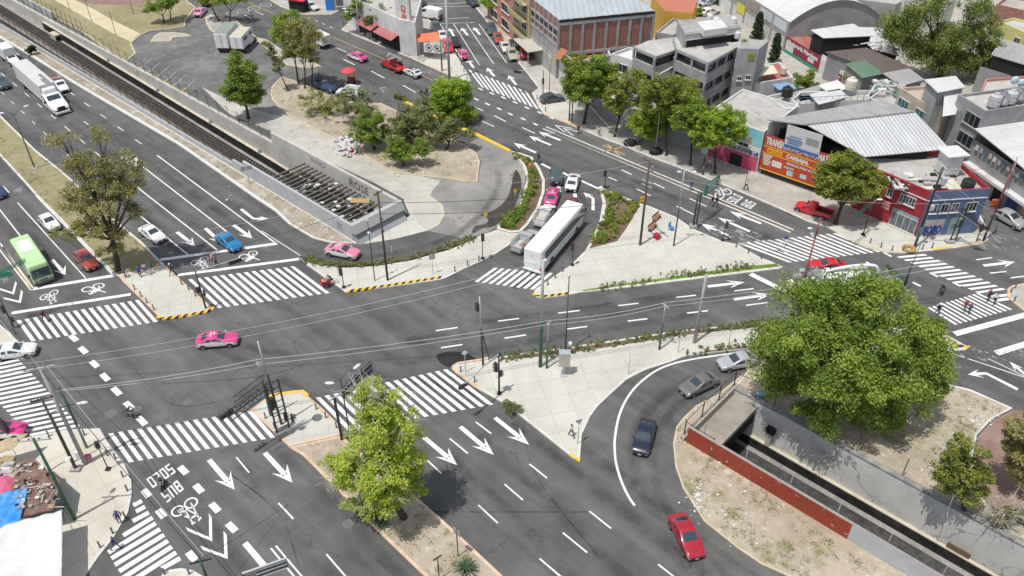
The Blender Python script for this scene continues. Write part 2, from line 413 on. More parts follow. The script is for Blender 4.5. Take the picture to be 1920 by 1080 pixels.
def kerb(name,px,m,w=0.3,z=0.15,smooth=0,label=None,stripes=None):
 0
 P=gpts(px,0)
 if smooth:P=smooth_line(P,smooth)
 D=[0]
 for i in range(1,len(P)):D.append(D[-1]+(P[i]-P[i-1]).length)
 def at(d):
  for i in range(1,len(P)):
   if d<=D[i]or i==len(P)-1:
    t=(d-D[i-1])/max(1e-6,D[i]-D[i-1]);return P[i-1].lerp(P[i],min(1,max(0,t)))
 step=0.42 if stripes else 0.8
 n=max(2,int(D[-1]/step));S=[at(D[-1]*i/n)for i in range(n+1)]
 mb=MB()
 for i in range(n):
  a,b=S[i],S[i+1];d=(S[min(n,i+1)]-S[max(0,i-1)]).normalized()if i else (b-a).normalized()
  d2=(S[min(n,i+2)]-S[i]).normalized()
  na=Vector((-d.y,d.x,0))*w/2;nb=Vector((-d2.y,d2.x,0))*w/2
  sk=d*0.3 if stripes else Vector((0,0,0));sk2=d2*0.3 if stripes else Vector((0,0,0))
  Z=Vector((0,0,z));zz=Vector((0,0,0.001))
  l0,l1,r0,r1=a+na+sk,b+nb+sk2,a-na,b-nb
  mi=i%2 if stripes else 0
  mb.add([r0+zz,r1+zz,r1+Z,r0+Z],[(0,1,2,3)],mi)
  mb.add([l1+zz,l0+zz,l0+Z,l1+Z],[(0,1,2,3)],mi)
  mb.add([r0+Z,r1+Z,l1+Z,l0+Z],[(0,1,2,3)],mi)
  if i==0:mb.add([l0+zz,r0+zz,r0+Z,l0+Z],[(0,1,2,3)],mi)
  if i==n-1:mb.add([r1+zz,l1+zz,l1+Z,r1+Z],[(0,1,2,3)],mi)
 return tag(mb.build(name,[m,stripes]if stripes else m),kind='structure')
sheet('parking_lot',[(236,119),(255,99),(247,82),(265,66),(320,54),(352,51),(349,38),(372,16),(400,20),(398,60),(430,66),(455,62),(484,76),(536,124),(572,128),(604,126),(585,150),(548,150),(528,141),(507,163),(506,182),(540,216),(470,205),(378,163),(350,175)],ASPH_OLD)
sheet('park_road',[(507,163),(506,182),(520,199),(576,233),(620,255),(673,284),(740,324),(840,334),(896,340),(902,302),(893,285),(872,272),(900,256),(958,283),(972,300),(985,318),(985,335),(980,360),(972,388),(958,405),(930,426),(905,440),(870,447),(805,433),(833,404),(829,385),(800,366),(757,373),(700,342),(640,314),(572,284),(507,246),(430,214),(378,163),(470,205)],CONC_ROAD,z=0.0075)
sheet('park_plaza',[(378,163),(440,194),(507,214),(545,218),(576,233),(620,256),(673,285),(740,325),(790,330),(826,340),(812,355),(806,368),(829,385),(833,404),(803,433),(790,425),(757,373),(700,342),(640,314),(572,284),(507,246),(430,214)],ground_mat('pale_worn_concrete',[(.34,.32,.28),(.45,.425,.375),(.54,.51,.455)],(0.12,0.5,5.0),crack=.4,speck=[(0.22,.58,.70,(.33,.30,.255)),(.5,.64,.70,(.24,.235,.22))]),z=0.0095)
sheet('portal_apron',[(757,376),(800,366),(830,385),(833,403),(822,420),(803,432),(740,448),(676,458),(676,450),(769,404)],CONC,z=0.008)
island('apron_kerb',[(806,366),(830,384),(834,403),(823,421),(804,432),(800,431),(820,420),(830,402),(826,386),(803,368)],KERB_YO,z=0.1,kw=0.02)
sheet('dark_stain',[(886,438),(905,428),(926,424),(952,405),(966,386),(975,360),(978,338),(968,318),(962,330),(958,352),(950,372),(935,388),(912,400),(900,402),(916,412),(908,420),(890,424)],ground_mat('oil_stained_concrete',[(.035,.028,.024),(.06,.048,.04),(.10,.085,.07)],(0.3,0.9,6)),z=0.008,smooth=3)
sheet('asphalt_patch',[(818,668),(830,661),(855,659),(880,665),(893,675),(878,684),(846,689),(828,682)],PATCH,smooth=4)
sheet('wet_shoulder',[(1457,391),(1475,392),(1515,410),(1508,414),(1480,403)],PATCH)
island('park_lawn',[(-40,-60),(20,-12),(60,12),(150,57),(234,117),(255,99),(246,80),(264,65),(283,57),(320,53),(347,49),(348,38),(367,13),(352,2),(330,-22),(160,-90)],DIRT_G,kerb=KERB_YO,smooth=0)
sheet('yellow_path',[(100,-2),(137,-2),(175,17),(210,37),(263,63),(255,68),(246,78),(218,66),(172,40),(107,3)],YPATH,z=0.145)
sheet('red_plaza',[(137,-2),(165,-20),(240,-30),(300,-10),(270,3),(220,9),(170,6)],RPATH,z=0.148)
island('lot_island',[(281,78),(290,66),(300,61),(322,60),(345,62),(360,67),(324,70),(320,77)],CONC_D,kerb=KERB_YO)
island('street_island',[(385,32),(395,26),(408,32),(440,36),(482,70),(500,74),(540,101),(580,113),(603,124),(573,127),(537,122),(486,80),(430,64),(410,66),(394,56),(386,44)],CONC_D,kerb=KERB_YO)
island('park_bed',[(528,143),(509,162),(507,177),(510,186),(521,199),(542,216),(575,233),(620,256),(673,284),(707,305),(740,324),(790,329),(840,334),(873,340),(895,340),(900,302),(893,286),(873,272),(850,262),(820,246),(780,224),(738,204),(715,193),(650,190),(600,172),(560,153)],DIRT,kerb=KERB_YO,kw=.2)
island('loop_divider',[(757,187),(790,201),(850,230),(897,250),(959,281),(955,284),(893,254),(846,234),(786,204),(753,190)],KERB_Y,kerb=KERB_Y,kw=0.02)
island('verge',[(-30,55),(0,71),(60,103),(133,153),(230,210),(333,270),(437,342),(480,372),(515,395),(541,419),(587,446),(622,455),(680,456),T(-.3,.1),T(40,.1),T(80,.1),T(125,.1)],DIRT_V,z=0.16)
kerb('verge_kerb',[(-30,53),(0,69),(133,151),(230,208),(333,268),(437,340),(480,370),(515,393),(541,417)],mat('kerb_white',(.58,.58,.57),0.7,var=.1),w=0.4,z=0.17)
island('left_median',[(-60,175),(0,215),(30,245),(67,281),(117,321),(170,368),(222,417),(267,454),(310,498),(222,517),(210,512),(167,468),(117,416),(67,366),(45,341),(0,292),(-60,240)],DIRT_G)
island('left_median_nose',[(222,517),(310,498),(331,517),(397,576),(399,581),(360,592),(300,598),(296,592),(262,558),(230,527)],CONC,kerb=KERB_O)
kerb('hazard_kerb',[(296,594),(303,599),(330,596),(360,591),(390,585),(400,579)],YELLOW_P,stripes=BLACK_P,w=0.42,z=0.17)
island('near_median_nose',[(470,768),(500,746),(520,740),(567,734),(578,743),(604,765),(633,794),(640,815),(542,837),(500,797)],CONC,kerb=KERB_O)
kerb('nose_kerb',[(500,746),(522,740),(567,734),(578,743)],KERB_Y,z=0.16)
island('near_median',[(542,838),(640,816),(700,868),(783,933),(847,990),(943,1080),(1060,1190),(920,1200),(800,1084),(723,1010),(637,923),(567,853)],DIRT,kerb=KERB_O)
island('planted_median',[(958,283),(975,286),(998,294),(1013,316),(1022,338),(1021,360),(1011,390),(991,420),(977,434),(958,436),(932,429),(933,423),(960,404),(973,387),(981,360),(988,334),(980,310),(968,292)],SOIL,kerb=KERB_W,kw=0.4,z=0.2)
island('cycle_path',[(563,482),(572,489),(592,495),(640,502),(707,499),(740,493),(773,488),(807,478),(840,469),(870,457),(900,442),(931,431),(958,438),(976,436),(953,460),(930,475),(903,489),(873,502),(837,520),(825,524),(740,536),(648,548),(640,541),(610,521),(575,496)],CONC)
kerb('hazard_kerb',[(648,548),(700,541),(760,532),(825,522)],YELLOW_P,stripes=BLACK_P,w=0.42,z=0.17)
island('plaza',[(1000,551),(1004,542),(1040,517),(1070,497),(1097,470),(1113,443),(1125,410),(1130,380),(1125,358),(1121,351),(1127,348),(1136,355),(1203,382),(1220,387),(1268,407),(1302,430),(1355,452),(1383,458),(1403,470),(1427,483),(1453,493),(1468,500),(1463,503),(1325,520),(1180,538),(1087,548),(1063,553),(1023,558),(1006,557)],CONC,kw=0.34)
sheet('plaza_bed',[(1129,356),(1136,360),(1201,386),(1196,392),(1177,424),(1157,452),(1105,466),(1122,436),(1133,410),(1137,382)],SOIL,z=0.150)
sheet('turf_strip',[(1090,544),(1180,530),(1243,521),(1325,509),(1403,499),(1455,494),(1462,499),(1325,516),(1180,534),(1095,546)],GRASS_G,z=0.150)
kerb('hazard_kerb',[(1000,551),(1006,556),(1023,557),(1063,552)],YELLOW_P,stripes=BLACK_P,w=0.42,z=0.17)
island('south_island',[(848,689),(854,684),(907,676),(940,668),(1060,651),(1277,619),(1380,609),(1450,602),(1600,604),(1780,630),(1813,649),(1812,655),(1700,668),(1560,655),(1440,648),(1380,656),(1330,661),(1282,668),(1260,677),(1210,693),(1175,711),(1140,743),(1122,760),(1107,780),(1091,814),(1087,865),(1073,857),(973,777),(940,753),(887,723),(873,711),(853,697)],CONC)
kerb('nose_kerb',[(848,690),(856,683),(907,675),(918,672)],KERB_O)
kerb('nose_kerb',[(849,692),(873,711),(905,734)],KERB_O)
kerb('nose_kerb',[(1068,852),(1087,865)],KERB_Y)
kerb('hazard_kerb',[(1783,647),(1813,653)],YELLOW_P,stripes=BLACK_P,w=0.42,z=0.17)
sheet('planting_strip',[(944,671),(1060,655),(1277,622),(1380,611),(1420,607),(1421,612),(1380,617),(1277,629),(1060,663),(948,675)],SOIL,z=0.150)
sheet('planting_strip',[(1290,665),(1330,657),(1380,651),(1430,645),(1432,649),(1380,655),(1330,660)],SOIL,z=0.150)
sheet('planting_strip',[(577,486),(592,494),(640,500),(707,496),(740,491),(773,485),(840,466),(888,448),(890,444),(838,462),(770,481),(706,492),(640,495),(594,489)],SOIL,z=0.160)
island('corner_pavement',[(58,819),(127,805),(187,803),(192,812),(207,837),(233,870),(246,900),(247,927),(240,960),(213,1007),(187,1040),(160,1078),(90,1190),(-420,1190),(-420,900),(-60,838),(0,829)],CONC_SW)
island('traffic_island',[(300,1090),(304,1076),(318,1068),(340,1065),(362,1069),(380,1080),(398,1100),(350,1130)],CONC_SW)
island('left_pavement',[(-60,560),(-10,600),(20,625),(62,668),(40,672),(-20,668),(-120,640),(-200,560)],CONC_SW)
island('south_east_bed',[(1345,740),(1305,760),(1281,783),(1268,800),(1262,830),(1266,873),(1280,914),(1320,977),(1383,1027),(1427,1057),(1483,1082),(1560,1140),T(-84,.1),T(-50.2,.1),T(-49.6,-.05),T(-49.6,9.7),(1395,700),(1375,715)],DIRT,kerb=KERB_YO,z=0.1,kw=.16)
island('east_bed',[(1405,690),(1440,672),(1560,684),(1700,700),(1753,714),(1817,731),(1867,751),(1897,766),(1860,785),(1832,815),(1822,860),(1826,905),(1850,945),(1880,966),(1925,990),(1990,1060),T(-85,9.6),T(-49.6,9.6)],DIRT,z=0.1,kw=.16)
sheet('red_path',[(1899,768),(1862,788),(1836,816),(1825,860),(1829,905),(1852,943),(1884,964),(1925,985),(1985,1020),(1985,800),(1925,772)],RPATH)
sheet('east_ground',[(1927,988),(1990,1018),(2100,1060),(2100,1190),(1990,1190),(1990,1062)],DIRT)
island('east_corner',[(1889,541),(1898,535),(1925,530),(2100,510),(2100,660),(1925,585),(1902,568),(1889,555)],CONC_D,kerb=KERB_O)
BLOCKPX=[(997,174),(1010,200),(1020,214),(1057,228),(1084,239),(1118,254),(1140,263),(1177,276),(1220,294),(1300,324),(1373,353),(1447,384),(1513,414),(1553,426),(1600,453),(1625,464),(1663,473),(1693,474),(1750,469),(1800,463),(1840,457),(1851,451),(1856,440),(1835,395),(1838,370),(1850,330),(1860,300),(2000,240),(2300,60),(2100,-150),(1500,-200),(700,-190),(862,-30),(880,0),(905,30),(940,80),(970,115),(990,139),(1010,165)]
island('block_pavement',BLOCKPX,CONC_D)
sheet('corner_flags',[(999,175),(1012,200),(1022,213),(1057,226),(1082,236),(1100,228),(1060,190),(1040,168),(1013,168)],CONC,z=0.15)
sheet('corner_flags',[(1553,424),(1600,450),(1627,462),(1663,470),(1694,471),(1750,466),(1800,460),(1842,452),(1848,446),(1800,428),(1720,444),(1655,415),(1600,424)],CONC,z=0.15)
kerb('corner_kerb',[(1057,228),(1084,239)],KERB_Y,z=0.16)
kerb('corner_kerb',[(1020,214),(1057,228)],KERB_O,z=0.16)
kerb('corner_kerb',[(1750,469),(1785,465)],KERB_Y,z=0.16)
kerb('corner_kerb',[(1795,464),(1840,457),(1850,450)],KERB_O,z=0.16)
kerb('corner_kerb',[(1600,453),(1625,464),(1663,473),(1693,474)],KERB_YO,z=0.155)
island('far_corner',[(640,55),(647,58),(673,69),(703,81),(770,108),(803,124),(850,144),(872,152),(883,153),(879,142),(858,107),(848,93),(815,50),(800,30),(785,10),(770,-12),(700,-60),(640,-20),(650,30),(655,42)],CONC_D)
sheet('corner_flags',[(793,118),(803,122),(871,151),(882,152),(857,107),(847,94),(815,100)],CONC,z=0.15)
sheet('lawn_strip',[(710,82),(722,76),(780,100),(768,106)],DIRT_G,z=0.15)
kerb('corner_kerb',[(803,124),(840,140)],KERB_O,z=0.16)
island('far_block',[(498,-5),(527,13),(570,27),(621,27),(640,18),(655,-5),(600,-70),(420,-60)],CONC_D,kerb=KERB_YO)
DARK_WALL=ground_mat('stained_wall',[(.36,.345,.31),(.48,.46,.42),(.55,.53,.48)],(0.25,0.8,5.0),rough=.9,crack=.4,speck=[(0.3,.60,.72,(.31,.30,.28))])
GREY_PAINT=mat('grey_painted_wall',(.40,.405,.42),0.75,var=.09,scale=.7,bump=.2)
RED_PAINT=ground_mat('red_painted_wall',[(.23,.045,.022),(.265,.053,.027),(.29,.062,.033)],(0.2,1.0,6.0),speck=[(1.3,.645,.66,(.52,.40,.36)),(.35,.60,.72,(.20,.05,.035))],rough=.75)
BLACK_CONC=ground_mat('black_concrete',[(.012,.012,.013),(.022,.022,.023),(.05,.048,.045)],(0.3,1.2,7.0))  # near-black concrete tone, shared by ledge faces, pit and tunnel portal
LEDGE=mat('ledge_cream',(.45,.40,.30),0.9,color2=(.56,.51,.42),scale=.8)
RAIL=mat('rail_steel',(.12,.10,.085),0.45,metal=.6,var=.3)
YRAIL=mat('guide_bar',(.38,.30,.14),0.7,color2=(.12,.10,.08),scale=.5)
def wallbox(mb,s0,s1,t0,t1,z0,z1,mi=0,n=1,zf0=None):
 for i in range(n):
  a,b=s0+(s1-s0)*i/n,s0+(s1-s0)*(i+1)/n
  za,zb=(zf0(a),zf0(b))if zf0 else (z0,z0)
  v=[T(a,t0,za),T(b,t0,zb),T(b,t1,zb),T(a,t1,za),T(a,t0,z1),T(b,t0,z1),T(b,t1,z1),T(a,t1,z1)]
  mb.add(v,[(0,4,5,1),(1,5,6,2),(2,6,7,3),(3,7,4,0),(4,7,6,5)],mi)
def ramp(mb,s0,s1,t0,t1,zf,mi=0,n=24,off=0.0):
 for i in range(n):
  a,b=s0+(s1-s0)*i/n,s0+(s1-s0)*(i+1)/n
  mb.add([T(a,t0,zf(a)+off),T(a,t1,zf(a)+off),T(b,t1,zf(b)+off),T(b,t0,zf(b)+off)],[(0,1,2,3)],mi)
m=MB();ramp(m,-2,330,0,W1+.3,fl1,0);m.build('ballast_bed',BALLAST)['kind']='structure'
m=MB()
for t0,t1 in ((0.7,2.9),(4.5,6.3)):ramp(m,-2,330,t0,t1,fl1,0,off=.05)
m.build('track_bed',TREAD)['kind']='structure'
def track(name,lab,s0,s1,tc,zf,n=20):
 o=thing(name,lab,'railway track',T(s0,tc,zf(s0)))
 for dt in (-0.72,0.72):
  mb=MB()
  for i in range(n):
   a,b=s0+(s1-s0)*i/n,s0+(s1-s0)*(i+1)/n
   mb.beam(T(a,tc+dt,zf(a)+.14),T(b,tc+dt,zf(b)+.14),.09,.16)
  c=mb.build('rail',RAIL);c.parent=o;c.matrix_parent_inverse=Matrix.Translation(-o.location)
 for dt in (-1.15,1.15):
  mb=MB()
  for i in range(n):
   a,b=s0+(s1-s0)*i/n,s0+(s1-s0)*(i+1)/n
   mb.beam(T(a,tc+dt,zf(a)+.3),T(b,tc+dt,zf(b)+.3),.14,.12)
  c=mb.build('guide_bar',YRAIL if dt<0 else RAIL);c.parent=o;c.matrix_parent_inverse=Matrix.Translation(-o.location)
 mb=MB();k=0;L=abs(s1-s0);sg=1 if s1>s0 else -1
 while k<min(L,150):
  s=s0+sg*k;mb.box(T(s,tc,zf(s)+.075),(2.5,.24,.1),rz=R(47.3));k+=0.75
 c=mb.build('sleepers',mat('sleeper',(.06,.052,.045),.9,var=.3));c['kind']='stuff';c.parent=o;c.matrix_parent_inverse=Matrix.Translation(-o.location)
 return o
track('railway_track','dark metro track running right beside the fenced near wall of the upper cutting',1,260,1.9,fl1)
track('railway_track','metro track in the middle of the upper cutting, next to the strip of pale ballast',1,260,5.3,fl1)
def under(o,par):
 o.parent=par;o.matrix_parent_inverse=Matrix.Translation(-par.location);return o
w=thing('retaining_wall','long low grey wall between the highway verge and the metro cutting, fence on top','wall',T(0,0))
m=MB();wallbox(m,24.5,330,-.02,.3,0,0.95);wallbox(m,24.5,330,.02,.28,0,-.02,zf0=lambda s:fl1(s)-.3,n=12);under(m.build('wall',GREY_PAINT),w)
m=MB();k=25
while k<150:
 m.tube([T(k,.14,.95),T(k,.14,2.9),T(k,.32,3.25)],.04,6);k+=2.6
under(m.build('fence_post',mat('rusty_iron',(.05,.042,.036),.8,var=.3)),w)['kind']='stuff'
m=MB()
for z in (1.5,2.1,2.75):m.beam(T(25,.14,z),T(150,.14,z),.03,.03)
k=25
while k<150:
 m.beam(T(k,.14,1.0),T(k+1.7,.14,2.75),.012,.012);m.beam(T(k,.14,2.75),T(k+1.7,.14,1.0),.012,.012);k+=.65
under(m.build('fence_mesh',mat('fence_wire',(.06,.055,.05),.8,var=.2)),w)
w=thing('portal_parapet','grey painted parapet round the steel grating of the metro portal','wall',T(0,0))
m=MB();wallbox(m,0,24.5,-.05,.32,0,2.45);wallbox(m,0,24.5,.0,.3,0,-.01,zf0=lambda s:fl1(s)-.3,n=3)
wallbox(m,24.5,27.5,-.03,.31,0,1.6)
under(m.build('near_parapet',GREY_PAINT),w)
m=MB();wallbox(m,0.4,29,W1-.35,W1+.1,0.0,2.5,zf0=lambda s:fl1(s)-.3,n=4);under(m.build('far_parapet',DARK_WALL),w)
m=MB()
v=[T(-.25,-.1,2.5),T(-.25,W1+.1,2.5),T(.3,W1+.1,2.5),T(.3,-.1,2.5),T(-.75,-.1,1.35),T(-.75,W1+.1,1.35),T(.3,W1+.1,1.35),T(.3,-.1,1.35)]
m.add(v,[(0,3,2,1),(0,1,5,4),(4,5,6,7),(2,3,7,6),(0,4,7,3),(1,2,6,5)]);under(m.build('end_beam',mat('beam_concrete',(.40,.40,.39),.85,var=.1)),w)
m=MB();v=[T(.1,.0,1.35),T(.1,W1,1.35),T(-1.3,W1,.0),T(-1.3,.0,.0),T(.35,0,1.35),T(.35,W1,1.35),T(.35,W1,0),T(.35,0,0)]
m.add(v,[(0,1,2,3),(4,7,6,5),(0,3,7,4),(1,5,6,2)]);wallbox(m,.3,.6,0.1,W1,-6,2.4);under(m.build('end_wall',mat('end_wall_grey',(.28,.285,.30),.85,var=.12)),w)
def wall_text(mb,body,s0,s1,t,z0,z1,bold=.05):put_text(mb,body,T(s0,t,z0),RD*(s1-s0),Vector((0,0,z1-z0)),bold=bold)
for q in (('ROSE',10.3,6.2,W1-.37,.75,1.95,.03),('RNO',19.0,15.8,W1-.37,1.3,2.0,.0)):m=MB();wall_text(m,*q);under(m.build('graffiti',mat('spray_paint',(.12,.125,.14),.8,var=.3)),w)
m=MB()
for k in range(4):m.beam(T(3.0-k*.3,-.07,.9),T(3.0-k*.3,-.07,1.7),.05,.03)
for z in (.85,1.75):m.beam(T(3.15,-.07,z),T(1.95,-.07,z),.06,.03)
under(m.build('vent_grille',mat('grille_grey',(.2,.2,.21),.7,var=.1)),w)
w=thing('steel_grating','open grid of steel beams over the metro portal, strewn with litter','grating',T(9,4,.3))
STEEL=mat('weathered_steel',(.17,.155,.125),.8,color2=(.27,.245,.195),scale=1.2)
m=MB()
for i in range(21):
 s=1.2+i*.98;m.beam(T(s,.3,.3),T(s+.1,W1-.35,.3),.16,.25)
for t in (2.6,5.2):m.beam(T(.6,t,.12),T(21.5,t,.12),.12,.1)
m.beam(T(12,5.3,.28),T(17,.4,.28),.1,.08)
under(m.build('beam',STEEL),w)['kind']='stuff'
m=MB();ramp(m,0.6,22,.3,W1-.35,lambda s:-1.3);under(m.build('dark_netting',BLACK_CONC),w)
w=thing('retaining_wall','tall pale concrete far wall of the upper metro cutting, stained, under a thin fence','wall',T(40,W1))
m=MB();wallbox(m,29,330,W1-.25,W1+.3,0,.6,zf0=lambda s:fl1(s)-.3,n=20);under(m.build('wall',DARK_WALL),w)
m=MB();k=29.5
while k<155:
 m.tube([T(k,W1,.6),T(k,W1,2.4),T(k,W1-.2,2.8)],.045,6);k+=3.0
under(m.build('fence_post',MATS['rusty_iron']),w)['kind']='stuff'
m=MB()
for z in (.95,1.5,2.3):m.beam(T(29.5,W1,z),T(155,W1,z),.022,.022)
under(m.build('fence_wire',MATS['fence_wire']),w)
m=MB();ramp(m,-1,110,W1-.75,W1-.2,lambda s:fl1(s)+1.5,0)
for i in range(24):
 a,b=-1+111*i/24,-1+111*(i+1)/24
 m.add([T(a,W1-.75,fl1(a)+1.5),T(b,W1-.75,fl1(b)+1.5),T(b,W1-.75,fl1(b)),T(a,W1-.75,fl1(a))],[(0,1,2,3)],1)  # upright face of the ledge in near black, top in cream
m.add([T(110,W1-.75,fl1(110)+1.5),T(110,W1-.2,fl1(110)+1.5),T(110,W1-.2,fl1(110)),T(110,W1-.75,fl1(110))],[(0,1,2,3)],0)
under(m.build('ledge',[LEDGE,BLACK_CONC]),w)
for s in (33,47,64,82):
 m=MB();m.lathe([(0,.0),(.22,.0),(.22,.55),(.14,.62),(.14,.8),(0,.84)],T(s,W1-.6,fl1(s)+1.5),10)
 tag(m.build('signal_lamp',mat('lamp_grey',(.42,.41,.38),.7,var=.2)),'%s signal lamp on the upper cutting ledge'%{33:'grey, nearest the portal grating,',47:'pale squat second',64:'grey third',82:'small farthest'}[s],'signal','signal lamps on the ledge')
w=thing('cable_pit','yellow rimmed concrete pit beside the metro tracks at the top left','pit',T(104,6.5,fl1(104)))
m=MB();b=T(103,6.9,fl1(103)+.6);m.box(b,(2.6,1.4,1.2),rz=R(137.3));under(m.build('pit_wall',LEDGE),w)
m=MB();m.box(b+Vector((0,0,.62)),(2.9,.25,.14),rz=R(137.3));m.box(b+Vector((.3,-.5,-.1)),(1.7,.9,.9),rz=R(137.3),mi=1);under(m.build('rim',[KERB_YO,BLACK_CONC]),w)
w=thing('brick_boundary_wall','patchy grey boundary wall between the park lawn and the metro tracks at the top left','wall',T(125,9))
m=MB();wallbox(m,108,175,W1+.9,W1+1.3,0,1.7);under(m.build('wall',ground_mat('patchy_wall',[(.22,.22,.22),(.38,.38,.37),(.5,.5,.49)],(.2,.9,4))),w)
m=MB();k=96
while k<172:
 m.tube([T(k,W1+1.6,0),T(k,W1+1.6,2.6)],.05,6);k+=2.2
for z in (1.0,2.5):m.beam(T(96,W1+1.6,z),T(172,W1+1.6,z),.03,.03)
under(m.build('railing',MATS['rusty_iron']),w)
FL2=-5.6
m=MB();ramp(m,-49.9,-105,0,W2,lambda s:FL2,0,4);m.v=m.v;o=m.build('ballast_bed',BALLAST);o['kind']='structure'
o.data.flip_normals()
track('railway_track','shadowed metro track at the bottom of the lower cutting',-50,-104,3.9,lambda s:FL2+.02)
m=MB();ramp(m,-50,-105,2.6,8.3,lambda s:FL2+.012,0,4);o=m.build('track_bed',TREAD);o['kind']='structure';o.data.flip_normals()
w=thing('retaining_wall','brick red painted wall with white splashes beside the dirt bed, grey at its lower end','wall',T(-58,0))
m=MB();wallbox(m,-66.2,-50.1,0,.26,0,2.04);under(m.build('red_wall',RED_PAINT),w)
m=MB();wallbox(m,-105,-66.2,.0,.26,0,2.02);wallbox(m,-105,-50.1,.02,.40,FL2-.2,-.01);under(m.build('grey_wall',GREY_PAINT),w)
m=MB();wallbox(m,-105,-50.1,.03,.29,2.04,2.09);under(m.build('coping',mat('coping',(.30,.27,.25),.85,var=.15)),w)
m=MB()
for i in range(9):m.tube([T(-51.5-i*4.4,.5,1.2),T(-51.5-i*4.4,.5,3.2)],.06,6)
under(m.build('fence_post',mat('galvanised_post',(.33,.33,.32),.6,var=.2)),w)['kind']='stuff'
w=thing('retaining_wall','high weathered grey wall on the far side of the lower metro cutting','wall',T(-60,W2))
GREY_ST=ground_mat('weathered_grey_wall',[(.46,.455,.43),(.60,.59,.555),(.68,.66,.61)],(0.16,0.5,5.0),crack=.9,speck=[(0.22,.58,.72,(.34,.34,.335)),(.12,.62,.74,(.64,.61,.52))])
m=MB();wallbox(m,-105,-49.6,W2-.3,W2+.25,FL2-.2,.25);under(m.build('wall',GREY_ST),w)
m=MB();wallbox(m,-105,-49.6,W2-.34,W2+.3,.25,.42);under(m.build('coping',mat('dark_coping',(.14,.14,.135),.9,color2=(.33,.32,.30),scale=.9)),w)
m=MB();wallbox(m,-105,-50,W2-.6,W2-.3,FL2,FL2+1.2,1);wallbox(m,-105,-50,W2-.64,W2-.3,FL2+1.2,FL2+1.32,0);under(m.build('ledge',[LEDGE,BLACK_CONC]),w)
m=MB()
for i in range(9):m.tube([T(-54-i*4.3,W2+.15,.4),T(-54-i*4.3,W2+.15,2.6)],.05,6)
under(m.build('fence_post',MATS['rusty_iron']),w)['kind']='stuff'
m=MB();m.box(T(-54.6,W2-.5,-3.2),(.5,.35,2.2),rz=R(137.3));m.box(T(-54.6,W2-.52,-2.1),(.9,.5,.7),rz=R(137.3),mi=1);m.box(T(-73.5,W2-.38,-4.0),(2.0,.2,.8),rz=R(137.3),mi=2);under(m.build('wall_box',[LEDGE,BLACK_CONC,mat('rust_plate',(.17,.12,.08),.8,var=.3)]),w)
w=thing('tunnel_portal','flat concrete slab roof of the lower tunnel mouth with a rusty red corner','tunnel portal',T(-51,5))
m=MB();wallbox(m,-52.6,-49.9,.42,W2-.3,-.9,-.35,0);under(m.build('roof_slab',ground_mat('slab_concrete',[(.24,.215,.18),(.32,.29,.25),(.40,.37,.32)],(.2,.8,5),speck=[(.35,.64,.7,(.2,.09,.05))])),w)
m=MB();wallbox(m,-52.5,-52.2,.42,W2-.3,FL2+3.0,-.9,0);wallbox(m,-50.2,-49.9,.42,W2-.3,FL2,-.9);under(m.build('portal_face',BLACK_CONC),w)
m=MB();wallbox(m,-49.9,-49.45,-.1,W2+.3,-1.0,.55);under(m.build('parapet',mat('parapet_concrete',(.36,.33,.28),.9,var=.2)),w)
m=MB()
for t in (0.3,3.4,6.5,9.4):m.tube([T(-49.6,t,.5),T(-49.6,t,2.6)],.06,6)
m.beam(T(-49.6,.3,2.4),T(-49.6,9.4,2.4),.05,.05);m.beam(T(-49.6,.3,.8),T(-49.6,9.4,.8),.04,.04)
m.tube([T(-52.4,.9,-.3),T(-52.4,.9,1.6)],.06,6);m.beam(T(-49.6,.4,2.2),T(-52.4,.9,1.5),.05,.05);m.beam(T(-49.6,9.4,2.3),T(-55,10.2,2.2),.05,.05)
under(m.build('fence',MATS['rusty_iron']),w)
ZM=0.004
marks=MB()
def zebra(name,a,b,c,d,n,duty=0.5):
 0
 A,B,C_,D=(G(*p,ZM)for p in (a,b,c,d));mb=MB();tot=n-1+duty
 for i in range(n):
  t0,t1=i/tot,(i+duty)/tot
  j=[RNG.normal(0,.012)for _ in range(4)]
  p,q,r,s=A.lerp(C_,t0),A.lerp(C_,t1),B.lerp(D,t1),B.lerp(D,t0)
  if (q-p).cross(s-p).z<0:p,q,r,s=q,p,s,r
  mb.add([p,q,r,s],[(0,1,2,3)])
 return tag(mb.build(name,WHITE_LINE),kind='structure')
zebra('zebra_crossing',(30.8,601),(59,640),(260,562),(296,603),16)
zebra('zebra_crossing',(352.5,524),(409,577.5),(551,499),(618,549),14)
zebra('zebra_crossing',(203,813),(242,867),(472,770),(516,820),16)
zebra('zebra_crossing',(592,746),(653,808),(838,692),(925,758),16)
zebra('zebra_crossing',(927,502),(890,528),(1037,512),(1000,543),9)
zebra('zebra_crossing',(1383,456),(1479,492),(1567,437),(1652,472),14)
zebra('zebra_crossing',(1739,577),(1791,609),(1834,549),(1898,580),12)
zebra('zebra_crossing',(878,130),(903,163),(988,172),(1010,205),11)
zebra('zebra_crossing',(-60,693),(34,673),(57,818),(150,799),18)
zebra('zebra_crossing',(1681,481),(1733,476),(1835,550),(1886,543),12)
mb=MB()
def bar(mb,a,b,w,z=ZM,taper=0):
 A,B=G(*a,z),G(*b,z);d=(B-A).normalized();n=Vector((-d.y,d.x,0))*w/2
 mb.add([A-n,B-n,B+n,A+n],[(0,1,2,3)])
for a,b in (((1858,556),(1890,553)),((1869,563),(1891,560))):bar(mb,a,b,.45)
for l,r in (((250,947.5),(266,939)),((255,959),(272,950)),((249,977),(279,961)),((231,1004),(286,970.5)),((203,1036),(292,981)),((209,1047),(300,992)),((215,1059),(307.5,1003)),((223.5,1071),(315,1014)),((230,1084),(322,1025)),((252,1086),(330,1036)),((303,1066),(338,1046.5))):bar(mb,l,r,.48)
